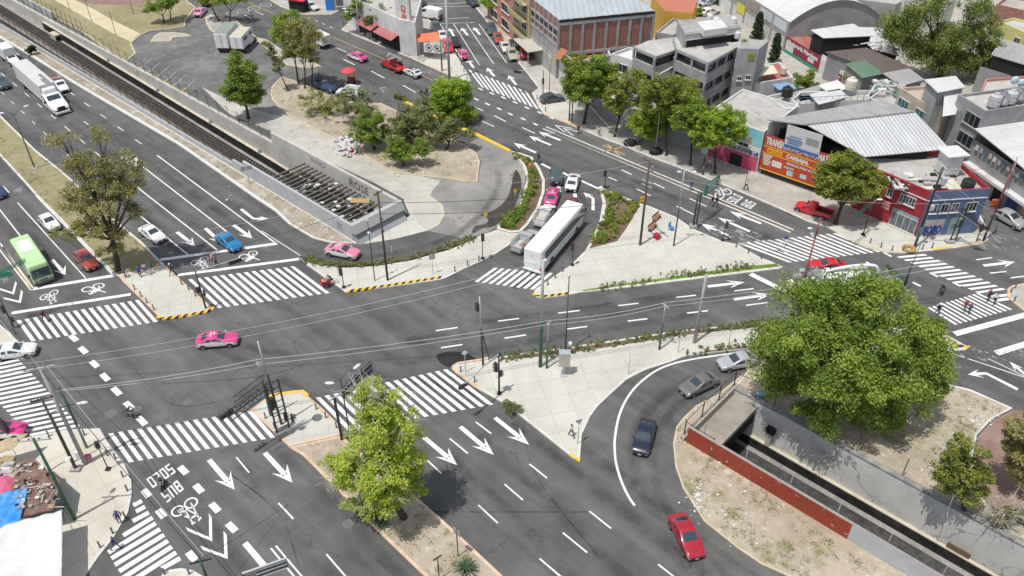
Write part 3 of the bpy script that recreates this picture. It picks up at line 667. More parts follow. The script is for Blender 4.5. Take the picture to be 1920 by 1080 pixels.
tag(mb.build('zebra_crossing',WHITE_LINE),kind='structure')
def line(a,b,w=.14,m=marks):bar(m,a,b,w)
def poly_line(px,w=.16,m=marks,sm=5):
 P=smooth_line(gpts(px,ZM),sm);
 for i in range(len(P)-1):
  d=(P[i+1]-P[max(i-1,0)]).normalized();d2=(P[min(i+2,len(P)-1)]-P[i]).normalized()
  n=Vector((-d.y,d.x,0))*w/2;n2=Vector((-d2.y,d2.x,0))*w/2
  m.add([P[i]-n,P[i+1]-n2,P[i+1]+n2,P[i]+n],[(0,1,2,3)])
def arrow(tail,tip,w=.45,hw=1.6,hl=None):
 A,B=G(*tail,ZM),G(*tip,ZM);L=(B-A).length;d=(B-A).normalized();n=Vector((-d.y,d.x,0))
 hl=hl or min(L*.46,2.3);hw=min(hw,L*.38);w=min(w,L*.115);k=B-d*hl;e=B-d*(hl*.55)
 marks.add([A-n*w/2,e-n*w/2,e+n*w/2,A+n*w/2],[(0,1,2,3)])
 marks.add([B,k+n*hw/2,e+d*.05,k-n*hw/2],[(0,1,2),(0,2,3)])
def arrow2(tail,bend,tip,w=.42,hw=1.35):
 A,Q,B=G(*tail,ZM),G(*bend,ZM),G(*tip,ZM);d1=(Q-A).normalized();n1=Vector((-d1.y,d1.x,0))*w/2
 d2=(B-Q).normalized();n2=Vector((-d2.y,d2.x,0))*w/2;hl=1.5;e=B-d2*hl*.6;mid=(n1+n2)
 marks.add([A-n1,Q-mid*.5*1.05,Q+mid*.5*1.05,A+n1],[(0,1,2,3)]);marks.add([Q-mid*.525,e-n2,e+n2,Q+mid*.525],[(0,1,2,3)])
 n=n2.normalized();k=B-d2*hl
 marks.add([e-n2,k-n*hw/2,B,k+n*hw/2,e+n2],[(0,1,2),(0,2,4),(2,3,4)])
def chevron(tip,a,b,w=.45):
 P=G(*tip,ZM)
 for q,sg in ((a,1),(b,-1)):
  Q=G(*q,ZM);d=(Q-P).normalized();other=(G(*(b if sg==1 else a),ZM)-P).normalized();ax=(d+other).normalized()*w*1.25
  v=[P,Q,Q+ax,P+ax]
  if (v[1]-v[0]).cross(v[3]-v[0]).z<0:v.reverse()
  marks.add(v,[(0,1,2,3)])
for a,b,w in (((61.7,541.7),(213,516.7),.55),((21.7,587),(245,551.7),.5),((300,487),(520,456.5),.55),((333,515.7),(561,485.5),.5),((1407,513.5),(1475,547),.75),((1790,626),(1990,572),.75),((1868,662),(1990,624),.75)):line(a,b,w)
line((0,456),(63,541));line((-3,465),(58,544));line((-20,368),(75,490));line((33,380),(161,522));line((67,367),(213,517),.12);line((6,349),(17,361));line((-20,318),(-8,332))
line((294.3,291),(513.3,453.3),.17);line((266.7,311.7),(425,434),.17);line((240,337.5),(406.7,468.3),.17);line((235,382),(352,477),.17)
line((222,418),(309,498),.1);line((490,432.5),(563,479),.1);line((514,453),(520,457),.1)
def dashes(a,b,a2,n0,n1,w=.13):
 0
 A,B,A2=G(*a,ZM),G(*b,ZM),G(*a2,ZM);P=A2-A;L=(B-A)
 for k in range(n0,n1):
  p=A+P*k;q=p+L;d=L.normalized();n=Vector((-d.y,d.x,0))*w/2
  marks.add([p-n,q-n,q+n,p+n],[(0,1,2,3)])
dashes((188.3,214.3),(199.3,221.7),(220,237.3),-14,3);dashes((157,227),(166,234),(190,253),-14,2);dashes((70,194),(79,201.5),(95,215),-9,5);dashes((40,208),(46,213.5),(60,227),-6,5,.1)
for p,q in (((132,629),(144,639)),((150,651),(162,662)),((171,677),(183,688)),((191,701),(203,713)),((212,727),(225,740)),((235,754),(248,766)),((259,782),(273,796)),((337,875),(350,888)),((366,909),(379,923)),((396,944),(410,959)),((427,981),(442,996)),((269,918),(280,931)),((296,956),(308,970)),((353,1035),(366,1051))):line(p,q,.6)
line((459,1018),(502,1069),.5);line((508,1028),(580,1115));line((517,1023),(595,1115));line((522,943),(550,973));line((443,857),(467,886));line((612,1039),(650,1083))
for a,b in (((392,862),(440,918)),((496.5,849),(548.5,905)),((928,783),(992,834)),((863,800),(926,853)),((795,820),(857,872)),((97,487),(123,515)),((332,435),(365,461)),((385,428),(416,456)),((438,422),(473,447)),((1327,537),(1396,529)),((1376,561),(1447,551.5)),((1371,444),(1312,418)),((1406,434),(1346,407.5)),((1427,419),(1368,396)),((1051,263),(1010,247)),((1033,272),(992,255)),((1005,286),(963,268)),((851,67),(842,53)),((877,66),(865,52)),((900,65),(888,51)),((888,127),(876,110)),((927,143),(913,127)),((968,159),(953,141)),((1844,498),(1903,491)),((1935,712),(1893,678))):arrow(a,b)
arrow2((452,392),(475,410),(504,410));arrow2((1112,394),(1112,372),(1094,361));arrow2((1908,730),(1849,700),(1815,702))
for a,b in (((892,791),(921,813)),((843,822),(877,850)),((800,862),(828,888)),((992.7,870),(1026,896.7)),((1105,958.3),(1145.7,990.7)),((1234,1058),(1280,1094)),((946,907.7),(980.3,937.3)),((1055.3,998.7),(1101,1036)),((896.7,946.7),(933.3,980.7)),((1011.7,1047.3),(1055,1084))):line(a,b,.15)
poly_line([(1440,653),(1380,661.5),(1290,675),(1240,690),(1205,713),(1180,740),(1162,776),(1153,820),(1153,850),(1156,872),(1165,902),(1178,930),(1190,948)],.22)
for a,b in (((817,620),(858,614)),((934,602),(973,597)),((1047,587),(1087,582)),((1159,573),(1197,568.5)),((1268,557.5),(1305,553.5)),((827,652),(867,646)),((946,634),(986,628)),((1063,617),(1101,612)),((1177,602),(1214,597.5)),((1288,587),(1327,582.5)),((1377,545.5),(1413,541)),((1399,572.5),(1440,567)),((1830,487),(1860,483)),((1856,512),(1887,509)),((1895,521),(1935,516))):line(a,b,.2)
line((1018,241),(1482,435.5),.2);line((1024,237.5),(1488,431),.2)
for a,b in (((644,111),(665,121.5)),((696,133),(721,146.5)),((756,160),(779,173)),((927,217),(949,228)),((904,227),(926,237)),((890,200),(906,208)),((979,239),(1003,250)),((1165,318),(1184,327)),((1141,332),(1157,339)),((1225,343),(1246,353)),((1194,354),(1220,367)),((1293,372),(1325,387)),((1280,392),(1301,402)),((1268,386.5),(1280,391))):line(a,b,.2)
for p in ((893,186),(914,195),(936,204),(957,214),(981,223),(1004,233),(879,158),(901,167),(922,175),(944,183),(966,192),(988,202),(1012,211),(1034,221),(1664,477),(1631,495),(1751,515),(1794,533),(1719,533)):
 k=1 if p[0]<1100 else 1.9
 line((p[0]-4*k,p[1]-2*k),(p[0]+4*k,p[1]+2*k),.34)
line((1015,307),(1033,316),.4);line((1054,323),(1069,331),.4);line((1088,338),(1123,354),.4);line((1047,347),(1050,366),.5);line((1077,357),(1080,381),.5)
chevron((1039,234),(1071,240),(1057,247));chevron((1055,240),(1083,246),(1072,253));chevron((26,552),(0,543.5),(31.5,531));chevron((39,568),(9,561),(43,547));chevron((398,1015),(353,996),(397,970));chevron((427,1048),(381,1031),(425,1003))
for a,b in (((850,44),(899,122)),((874,44),(926,120)),((898,45),(950,118)),((825,44),(857,97)),((800,45),(890,42)),((810,36),(880,33)),((790,13),(897,11)),((790,8),(890,5))):line(a,b,.14)
line((1740,712),(1820,731),.14);line((1820,731),(1898,765.5),.14);line((1783,662),(1935,712),.12);line((1852,672),(1935,712),.1)
for a,b in (((632,90),(650,98)),((600,72),(612,78)),((545,60),(556,66)),((459,28),(473,35)),((478,21),(494,28)),((577,33),(582,35)),((591,38),(596,40)),((604,44),(609,46)),((618,50),(624,52))):line(a,b,.16)
for a,b in (((728,99),(752,110)),((730,100),(726,106))):line(a,b,.1)
tag(marks.build('road_markings',WHITE_LINE),kind='structure')
yl=MB()
for a,b in (((465,4),(516,27)),((614,65),(700,102)),((700,102),(823,156)),((1040,250),(1480,433)),((5,463),(58,541))):bar(yl,a,b,.16)
for a,b in (((1130,272),(1172,290)),((1130,285),(1168,275)),((1138,270),(1162,292))):bar(yl,a,b,.25)
tag(yl.build('yellow_markings',YEL_LINE),kind='structure')
ol=MB()
for _ in range(46):
 u=random.uniform(1330,1480);v=430+(u-1330)*.22+random.uniform(-14,16);l=random.uniform(4,14);bar(ol,(u,v),(u+l,v+l*.4),random.uniform(.08,.25))
for _ in range(26):
 u=random.uniform(1790,1915);v=random.uniform(640,676);l=random.uniform(3,10);bar(ol,(u,v),(u+l,v+l*.5),random.uniform(.05,.15))
for _ in range(30):
 u=random.uniform(1830,1915);v=random.uniform(430,462);l=random.uniform(4,18);bar(ol,(u,v),(u+l*.7,v+l*.6),random.uniform(.06,.14))
for _ in range(18):
 u=random.uniform(745,805);v=115+(u-745)*.35+random.uniform(-6,6);l=random.uniform(3,9);bar(ol,(u,v),(u+l,v+l*.35),random.uniform(.05,.2))
for cu,cv in ((435,25.5),(456,20.5),(476,16),(498,9)):
 for rr in (1.0,):
  P=[G(cu+12*math.cos(2*math.pi*k/28),cv+4.2*math.sin(2*math.pi*k/28),ZM)for k in range(28)];c=G(cu,cv,ZM)
  for k in range(28):
   a,b=P[k],P[(k+1)%28];ai,bi=c.lerp(a,.82),c.lerp(b,.82);v=[a,b,bi,ai]
   if (v[1]-v[0]).cross(v[3]-v[0]).z<0:v.reverse()
   ol.add(v,[(0,1,2,3)])
 bar(ol,(cu-5,cv-.5),(cu+4,cv+1.0),.3);bar(ol,(cu-3,cv+1.3),(cu+5,cv-.6),.22)
tag(ol.build('worn_markings',OLD_LINE),kind='structure')
sym=MB()
def symbol(w1,w2,top,moto=False,th=.09,m=None):
 m=m or sym
 A,B,C_=G(*w1,ZM),G(*w2,ZM),G(*top,ZM);X=B-A;Y=C_-(A+B)/2
 def P(x,y):return A+X*x+Y*y
 flip=X.cross(Y).z<0
 def q(v):
  if flip:v=v[::-1]
  m.add(v,[tuple(range(len(v)))])
 def seg(a,b,t=th):
  d=Vector((b[0]-a[0],b[1]-a[1]));d.normalize();n=Vector((-d.y,d.x))*t/2
  q([P(a[0]-n.x,a[1]-n.y),P(b[0]-n.x,b[1]-n.y),P(b[0]+n.x,b[1]+n.y),P(a[0]+n.x,a[1]+n.y)])
 asp=X.length/max(.01,Y.length)
 for cx in (0,1):
  for k in range(24):
   t0,t1=2*math.pi*k/24,2*math.pi*(k+1)/24;r0,r1=.38,.50
   q([P(cx+r0*math.cos(t0),r0*math.sin(t0)*min(asp,1.1)),P(cx+r1*math.cos(t0),r1*math.sin(t0)*min(asp,1.1)),P(cx+r1*math.cos(t1),r1*math.sin(t1)*min(asp,1.1)),P(cx+r0*math.cos(t1),r0*math.sin(t1)*min(asp,1.1))])
 if moto:
  q([P(-.1,.25),P(.3,.15),P(.75,.2),P(.8,.75),P(.45,.62),P(.1,.8)]);seg((.75,.6),(1.0,0),.12);seg((.7,.7),(.95,1.1),.12);seg((-.3,.62),(.2,.72),.16)
 else:
  for a,b in (((0,0),(.42,.02)),((0,0),(.3,.68)),((.3,.68),(.42,.02)),((.3,.68),(.82,.68)),((.42,.02),(.82,.68)),((1,0),(.78,.85)),((.3,.68),(.26,.92)),((.14,.95),(.42,.95)),((.64,.98),(.92,.9)),((.2,.0),(.12,.5))):seg(a,b)
symbol((83.3,556.7),(100.8,548.8),(100,568));symbol((164,542.5),(185,536),(188,550),True);symbol((366,492.5),(382.5,486),(385,502));symbol((457,481),(474,475),(478,489),True)
symbol((334,958),(358,943),(369,979));symbol((1349,366.5),(1363,359.5),(1345,354))
tag(sym.build('cycle_symbols',WHITE_LINE),kind='structure')
sym2=MB();symbol((2,520),(14,513),(10,528),m=sym2);symbol((30,357),(38,352),(38,360),m=sym2);tag(sym2.build('worn_symbols',OLD_LINE),kind='structure')
def block_word(word,o,right,up):
 0
 glyph={'S':[(0,6,4,7),(0,3,1,7),(0,3,4,4),(3,0,4,4),(0,0,4,1)],'O':[(0,0,1,7),(3,0,4,7),(0,0,4,1),(0,6,4,7)],'L':[(0,0,1,7),(0,0,4,1)],'B':[(0,0,1,7),(0,6,3.6,7),(0,3,3.6,4),(0,0,3.6,1),(3,.6,4,3.4),(3,3.6,4,6.4)],'U':[(0,0,1,7),(3,0,4,7),(0,0,4,1)]}
 n=len(word);W=4*n+1.2*(n-1);m=MB()
 for i,ch in enumerate(word):
  x0=i*5.2
  for k,(a,b,c,d)in enumerate(glyph[ch]):
   z=Vector((0,0,k*.0008))
   v=[o+right*((x0+a)/W)+up*(b/7)+z,o+right*((x0+c)/W)+up*(b/7)+z,o+right*((x0+c)/W)+up*(d/7)+z,o+right*((x0+a)/W)+up*(d/7)+z]
   if (v[1]-v[0]).cross(v[3]-v[0]).z<0:v.reverse()
   m.add(v,[(0,1,2,3)])
 return tag(m.build('lane_lettering',WHITE_LINE),kind='structure')
def word_at(word,p0,p1,p2):
 0
 A,B,C_=G(*p0,ZM),G(*p1,ZM),G(*p2,ZM);block_word(word,A,B-A,C_-A)
word_at('SOLO',(1378.5,383),(1394,370),(1361.5,375));word_at('BUS',(1407,392),(1418.5,382),(1388.5,383.5))
word_at('SOLO',(317,869),(274,898.5),(330,885));word_at('BUS',(332,900),(301,925),(345,917))
for i,(u,v,r,mm)in enumerate(((207,776,.62,0),(259,766,.4,0),(306,780,.55,0),(352,754,.5,0),(653,982,.5,0),(595,785,.5,1),(1740,470,.5,0))):
 p=G(u,v,.0);m=MB();z=.154 if mm else .006
 m.lathe([(r,z),(r*.86,z+.012),(r*.8,z+.004),(0.001,z+.006)],p,20)
 m.lathe([(r*.55,z+.016),(r*.45,z+.016)],p,20)
 tag(m.build('manhole_cover',mat('cast_iron',(.16,.16,.155),.7,metal=.3,var=.25,scale=6)),'round iron manhole cover '+('by the cyclist on the crossing','small, just right of the cyclist','in the open crossing right of the cyclist','in the open asphalt left of the sign gantry','in the lane left of the lime green tree','in the pale pavement of the near median nose','in the corner pavement by the red and blue building')[i],'manhole cover','manhole covers')
bay=MB();WS=[(260,131),(277,138),(293,146),(309,154),(325,162),(343,171)]
for u,v in WS:bar(bay,(u+1,v-2),(u+24,v-22),.12,.010)
tag(bay.build('parking_lines',OLD_LINE),kind='structure')
ws0=None
for i,(u,v)in enumerate(WS):
 if ws0 is None:m=MB();m.beam((-.9,0,.08),(.9,0,.08),.2,.16);o=ws0=m.build('wheel_stop',KERB_Y)
 else:o=ws0.copy();COL.objects.link(o)
 o.location=G(u,v,.01);o.rotation_euler=(0,0,R(70));tag(o,'%s yellow wheel stop along the fence of the parking lot, counted from the left'%('first','second','third','fourth','fifth','sixth')[i],'wheel stop','wheel stops of the parking lot')
def stain_mat(name,col,a):
 m,nt,b=_new(name);L=nt.links.new;N=nt.nodes.new;b.inputs['Base Color'].default_value=rgb(col);b.inputs['Roughness'].default_value=.8;b.inputs['Specular IOR Level'].default_value=.3
 tc=N('ShaderNodeTexCoord');sp=N('ShaderNodeSeparateXYZ');L(tc.outputs['UV'],sp.inputs[0]);n=N('ShaderNodeTexNoise');n.inputs['Scale'].default_value=.22;n.inputs['Detail'].default_value=5;n.inputs['Roughness'].default_value=.65;L(tc.outputs['Object'],n.inputs['Vector'])
 def M_(op,x,y):
  q=N('ShaderNodeMath');q.operation=op
  for i,z in enumerate((x,y)):
   if isinstance(z,(int,float)):q.inputs[i].default_value=z
   else:L(z,q.inputs[i])
  return q.outputs[0]
 e=M_('MULTIPLY',M_('MULTIPLY',sp.outputs[1],M_('SUBTRACT',1.0,sp.outputs[1])),4.0);r=N('ShaderNodeMapRange');r.inputs['From Min'].default_value=.38;r.inputs['From Max'].default_value=.62;L(n.outputs['Fac'],r.inputs['Value'])
 f=M_('MULTIPLY',M_('MULTIPLY',e,r.outputs[0]),a);t=N('ShaderNodeBsdfTransparent');x=N('ShaderNodeMixShader');L(f,x.inputs[0]);L(t.outputs[0],x.inputs[1]);L(b.outputs[0],x.inputs[2]);L(x.outputs[0],nt.nodes['Material Output'].inputs['Surface']);return m
def ribbon(mb,px,w,z):
 P=smooth_line(gpts(px,z),6);d0=0
 for i in range(len(P)-1):
  d=(P[i+1]-P[max(i-1,0)]).normalized();d2=(P[min(i+2,len(P)-1)]-P[i]).normalized();n=Vector((-d.y,d.x,0))*w/2;n2=Vector((-d2.y,d2.x,0))*w/2;l=(P[i+1]-P[i]).length
  mb.add([P[i]-n,P[i+1]-n2,P[i+1]+n2,P[i]+n],[(0,1,2,3)],0,[(d0,0),(d0+l,0),(d0+l,1),(d0,1)]);d0+=l
mb=MB();lanes=[((965,790),(1330,1090)),((900,815),(1180,1090)),((840,850),(1085,1090)),((1020,780),(1420,1090)),((420,840),(640,1090)),((520,838),(760,1090)),((300,850),(480,1090)),((200,250),(470,440)),((150,260),(400,450)),((120,180),(500,425)),((60,210),(340,470)),((0,130),(260,330)),((20,400),(150,540)),((90,400),(200,520)),((760,640),(1470,545)),((860,610),(1420,535)),((700,690),(1300,590)),((860,200),(1490,465)),((940,270),(1400,470)),((620,90),(900,215)),((640,130),(930,262)),((420,640),(900,740)),((300,600),(700,800))]
for a,b in lanes:ribbon(mb,[a,((a[0]+b[0])/2,(a[1]+b[1])/2),b],1.5,.0022)
ribbon(mb,[(1400,690),(1290,715),(1215,770),(1190,850),(1225,960),(1330,1085)],1.6,.0024);ribbon(mb,[(1390,712),(1300,740),(1240,800),(1225,880),(1262,970),(1370,1085)],1.2,.0026);ribbon(mb,[(560,465),(640,485),(760,470),(870,430),(935,350),(920,290)],1.4,.0105);ribbon(mb,[(960,540),(1040,490),(1090,420),(1085,350)],1.6,.0024)
tag(mb.build('oil_stains',stain_mat('oil_stain',(.035,.034,.033),.30)),kind='structure')
mb=MB()
for a,b in lanes:
 for s in (-1,1):A,B=G(*a),G(*b);n=(B-A).normalized();n=Vector((-n.y,n.x,0))*.95*s;ribbon(mb,[A+n,(A+B)/2+n,B+n],.75,.003)
tag(mb.build('tyre_polish',stain_mat('tyre_polish',(.18,.177,.17),.32)),kind='structure')
mb=MB()
for px in ([(560,690),(700,650),(860,640)],[(300,720),(520,700),(640,640)],[(1000,590),(1200,560),(1400,525)],[(980,800),(1010,900),(1120,1040)],[(250,690),(330,760),(460,740)],[(700,960),(1100,960)],[(1120,280),(1300,350),(1420,420)],[(420,880),(520,960),(560,1060)],[(60,420),(180,480)]):ribbon(mb,px,.16,.0032)
tag(mb.build('sealed_cracks',stain_mat('crack_seal',(.02,.02,.02),.6)),kind='structure')
def paint(name,c,metal=0.0):return mat('paint_'+name,c,0.32,metal,var=.05,scale=.8,coat=.8)
P_WHITE=paint('white',(.74,.74,.73));P_PINK=paint('taxi_pink',(.62,.05,.22));P_PALEPINK=paint('faded_pink',(.66,.21,.31));P_RED=paint('red',(.36,.012,.024));P_TRED=paint('truck_red',(.55,.02,.03))
P_ORED=paint('brick_red',(.36,.055,.03));P_BLUE=paint('bright_blue',(.012,.19,.42));P_NAVY=paint('navy',(.01,.014,.035));P_DBLUE=paint('dark_blue',(.022,.045,.13));P_GREY=paint('grey_metal',(.20,.19,.18),.4)
P_SILVER=paint('silver',(.50,.51,.52),.35);P_BLACK=paint('black',(.016,.016,.018));P_DARK=paint('charcoal',(.05,.055,.06));P_TEAL=paint('dark_teal',(.05,.085,.10));P_MAROON=paint('maroon',(.24,.025,.05));P_GREEN=paint('bus_green',(.46,.70,.33));P_BEIGE=paint('beige',(.40,.37,.27));P_CREAM=paint('offwhite',(.62,.61,.57))
GLASS=mat('car_glass',(.03,.05,.062),.05,0,var=0,spec=.9,coat=.5)
TRIM=mat('black_trim',(.02,.02,.021),.6,var=.2);TYRE=mat('tyre_rubber',(.018,.018,.018),.85,var=.2);RIM=mat('alloy_rim',(.48,.48,.49),.35,.7,var=.1)
HEADL=mat('headlight_glass',(.45,.48,.5),.08,.5,var=.1,coat=.6);TAILL=mat('taillight_red',(.42,.012,.015),.2,var=.1,coat=.6);PLATE=mat('number_plate',(.66,.67,.64),.5,var=.05);CHROME=mat('chrome',(.55,.55,.56),.2,.9,var=.1)
CARGO=mat('cargo_box_white',(.68,.68,.665),.55,var=.08,scale=.6);CARGO_G=mat('cargo_box_grey',(.50,.50,.49),.6,var=.12,scale=.5,color2=(.58,.58,.57));RUSTYSTEEL=mat('chassis',(.03,.03,.03),.7,var=.3)
def to_mesh(mb,name,smooth=False):
 me=bpy.data.meshes.new(name);me.from_pydata(mb.v,[],mb.f)
 if smooth:me.polygons.foreach_set('use_smooth',[True]*len(me.polygons))
 me.update();return me
def rbox(mb,c,d,bev=.06,mi=0,seg=2,taper=None):
 0
 bm=bmesh.new();bmesh.ops.create_cube(bm,size=1)
 for v in bm.verts:
  v.co=Vector((v.co.x*d[0],v.co.y*d[1],v.co.z*d[2]))
 if taper:
  for v in bm.verts:
   if v.co.z>0:v.co.y*=taper[1];v.co.x=v.co.x-(taper[0]if v.co.x>0 else -taper[2]if len(taper)>2 else 0)
 bmesh.ops.bevel(bm,geom=list(bm.edges),offset=bev,segments=seg,affect='EDGES',profile=.5)
 bm.verts.ensure_lookup_table();bm.verts.index_update()
 mb.add([v.co+Vector(c)for v in bm.verts],[tuple(v.index for v in f.verts)for f in bm.faces],mi);bm.free();return mb
CAR_KINDS={'sedan':(4.45,1.74,[(0,.74,.80),(.015,.90,.92),(.07,.99,.97),(.135,1.03,.985),(.29,1.41,1),(.39,1.46,1),(.415,1.465,1),(.525,1.44,1),(.715,1.02,.99),(.82,.97,.98),(.93,.89,.95),(.985,.74,.87),(1,.60,.79)],3,4,7,8,5,6),'hatch':(3.95,1.68,[(0,.70,.84),(.01,.90,.93),(.03,1.0,.97),(.05,1.04,.985),(.15,1.42,.99),(.34,1.50,1),(.365,1.505,1),(.50,1.48,1),(.715,1.05,.99),(.81,1.0,.98),(.93,.91,.95),(.98,.72,.87),(1,.60,.80)],3,4,7,8,5,6),'suv':(4.5,1.82,[(0,.75,.86),(.01,1.0,.94),(.03,1.12,.98),(.045,1.16,.99),(.12,1.60,1),(.36,1.68,1),(.385,1.685,1),(.50,1.65,1),(.70,1.17,.99),(.80,1.10,.98),(.93,1.0,.95),(.985,.80,.88),(1,.66,.82)],3,4,7,8,5,6),'beetle':(4.0,1.55,[(0,.50,.55),(.03,.72,.72),(.10,.92,.86),(.20,1.10,.95),(.36,1.42,.98),(.46,1.49,.98),(.485,1.49,.98),(.57,1.45,.98),(.66,1.08,.95),(.78,.97,.88),(.90,.80,.78),(.97,.60,.66),(1,.45,.52)],3,4,7,8,5,6),'van':(5.4,2.0,[(0,1.0,.92),(.005,1.9,.95),(.012,2.1,.97),(.02,2.2,.985),(.04,2.32,.99),(.50,2.4,1),(.52,2.4,1),(.73,2.32,1),(.88,1.32,.99),(.93,1.18,.97),(.97,1.05,.94),(.99,.85,.9),(1,.7,.85)],3,4,7,8,5,6),'smallvan':(4.2,1.72,[(0,.9,.92),(.005,1.5,.95),(.012,1.62,.97),(.02,1.68,.985),(.05,1.76,.99),(.46,1.82,1),(.48,1.82,1),(.60,1.74,1),(.75,1.12,.99),(.84,1.02,.97),(.94,.9,.94),(.985,.75,.88),(1,.6,.8)],3,4,7,8,5,6),'cab':(2.9,1.75,[(0,1.0,.97),(.004,1.2,.98),(.01,1.4,.985),(.015,1.5,.99),(.03,1.62,1),(.22,1.68,1),(.25,1.68,1),(.36,1.63,1),(.53,1.12,.99),(.70,1.05,.98),(.90,.94,.95),(.98,.78,.88),(1,.62,.8)],3,4,7,8,5,6),}
CACHE={}
def car_parts(kind,closed_sides=False):
 key=(kind,closed_sides)
 if key in CACHE:return CACHE[key]
 L,W,ST_,rwb,rwt,wst,wsb,bp0,bp1=CAR_KINDS[kind];hw=W/2;H=max(s[1]for s in ST_)
 lift=.26 if kind!='van' else .34;rings=[]
 for i,(fx,zt,wf)in enumerate(ST_):
  x=(fx-.5)*L;w=hw*wf;green=rwb<i<wsb
  hood_z=ST_[wsb][1];trunk_z=ST_[rwb][1]
  t=(i-rwb)/(wsb-rwb)if wsb>rwb else 0
  belt=(trunk_z*(1-t)+hood_z*t)-.07 if rwb<=i<=wsb else zt-.07
  belt=max(belt,lift+.22);wr=w*(.80 if green else .93)
  if kind in ('van','smallvan','cab')and green:wr=w*.9
  if kind in ('van','smallvan')and i<rwb+1:belt=min(belt,H*.55);wr=w*.92
  zb=lift+(.12 if i in (0,len(ST_)-1)else 0);zm=(belt+zb)/2+.05
  k=.98 if green else .97
  rings.append([(x,0,zb),(x,w*.86,zb),(x,w*.985,zb+.10),(x,w,zm),(x,w*.975,belt),(x,wr+(w-wr)*.12,zt-(.09 if green else .035)),(x,wr*.985,zt-.03),(x,wr*.90,zt),(x,0,zt+.03)])
 n=9;V=[];F=[];TG=[]
 full=[]
 for r in rings:
  full.append(r+[(p[0],-p[1],p[2])for p in r[-2:0:-1]])
 m=len(full[0])
 for r in full:V+=r
 for i in range(len(full)-1):
  for k in range(m):
   k2=(k+1)%m;F.append((i*m+k,i*m+k2,(i+1)*m+k2,(i+1)*m+k))
   kk=k if k<8 else m-1-k
   left=k<8;tg=1 if kk<=0 else 2 if kk<=3 else 0
   if kk==4 and rwt<=i<wsb and not (bp0<=i<bp1):
    tg=12 if left else 13
    if closed_sides and i<bp1:tg=0
   if kk==4 and i==rwb and kind in ('hatch','suv','smallvan')and not closed_sides:tg=12 if left else 13
   if kk>=7 and i==wst:tg=10
   if kk>=7 and i==rwb and not (closed_sides):tg=11
   if (kk==3 and i>=len(full)-3)or (kk==4 and i==len(full)-3):tg=14 if left else 15
   if kk==3 and i<=(1 if kind=='sedan' else 2):tg=16 if left else 17
   if kk in (1,2)and i>=len(full)-2:tg=2
   TG.append(tg)
 for e in (0,len(full)-1):
  f=tuple(e*m+k for k in range(m));F.append(f if e else f[::-1]);TG.append(1)
 me=bpy.data.meshes.new('shell');me.from_pydata(V,[],F)
 for _ in range(20):me.materials.append(None)
 me.polygons.foreach_set('material_index',TG);me.validate()
 o=bpy.data.objects.new('shell',me);COL.objects.link(o);s=o.modifiers.new('s','SUBSURF');s.levels=2;s.render_levels=2
 dg=bpy.context.evaluated_depsgraph_get();ev=o.evaluated_get(dg).to_mesh()
 co=[v.co.copy()for v in ev.vertices];polys=[(p.material_index,tuple(p.vertices))for p in ev.polygons]
 o.evaluated_get(dg).to_mesh_clear();bpy.data.objects.remove(o)
 zs=max(c.z for c in co);k=H/zs
 for c in co:c.z*=k
 def sub(tags,name,remap=None):
  use={};vs=[];fs=[];mi=[]
  for t,f in polys:
   if t in tags:
    g=[]
    for q in f:
     if q not in use:use[q]=len(vs);vs.append(co[q])
     g.append(use[q])
    fs.append(tuple(g));mi.append(remap[t]if remap else 0)
  if not fs:return None
  x=bpy.data.meshes.new(name);x.from_pydata(vs,[],fs)
  for _ in range(max(mi)+1):x.materials.append(None)
  x.polygons.foreach_set('material_index',mi);x.polygons.foreach_set('use_smooth',[True]*len(fs));x.update();return x
 parts=[('body',sub((0,1,2),'body',{0:0,1:2,2:1}),['U','D',TRIM]),('windscreen',sub((10,),'windscreen'),[GLASS]),('rear_window',sub((11,),'rear_window'),[GLASS]),('side_window',sub((12,),'side_window'),[GLASS]),('side_window',sub((13,),'side_window'),[GLASS]),('headlight',sub((14,),'headlight'),[HEADL]),('headlight',sub((15,),'headlight'),[HEADL]),('taillight',sub((16,),'taillight'),[TAILL]),('taillight',sub((17,),'taillight'),[TAILL])]
 CACHE[key]=(L,W,H,[p for p in parts if p[1]is not None]);return CACHE[key]
def wheel_meshes(r,w=.2):
 key=('wheel',r,w)
 if key not in CACHE:
  t=MB();t.lathe([(r*.7,-w/2),(r*.95,-w/2),(r,-w/2+.03),(r,w/2-.03),(r*.95,w/2),(r*.7,w/2)],n=20,axis='y')
  q=MB();q.lathe([(r*.72,-w/2+.02),(r*.70,w/2-.005),(r*.6,w/2-.04),(r*.16,w/2-.01),(0.001,w/2)],n=20,axis='y');q.lathe([(r*.62,-w/2+.02),(.001,-w/2+.02)],n=20,axis='y')
  for k in range(5):
   a=2*math.pi*k/5;q.beam((0,w/2-.02,0),(math.cos(a)*r*.68,w/2-.01,math.sin(a)*r*.68),.07,.02,up=(0,1,0))
  CACHE[key]=(to_mesh(t,'tyre',True),to_mesh(q,'rim'))
  CACHE[key][0].materials.append(TYRE);CACHE[key][1].materials.append(RIM)
 return CACHE[key]
def ob(name,me,parent,mats=None):
 o=bpy.data.objects.new(name,me);COL.objects.link(o);o.parent=parent
 if mats:
  for i,mm in enumerate(mats):
   if i<len(o.material_slots):o.material_slots[i].link='OBJECT';o.material_slots[i].material=mm
 return o
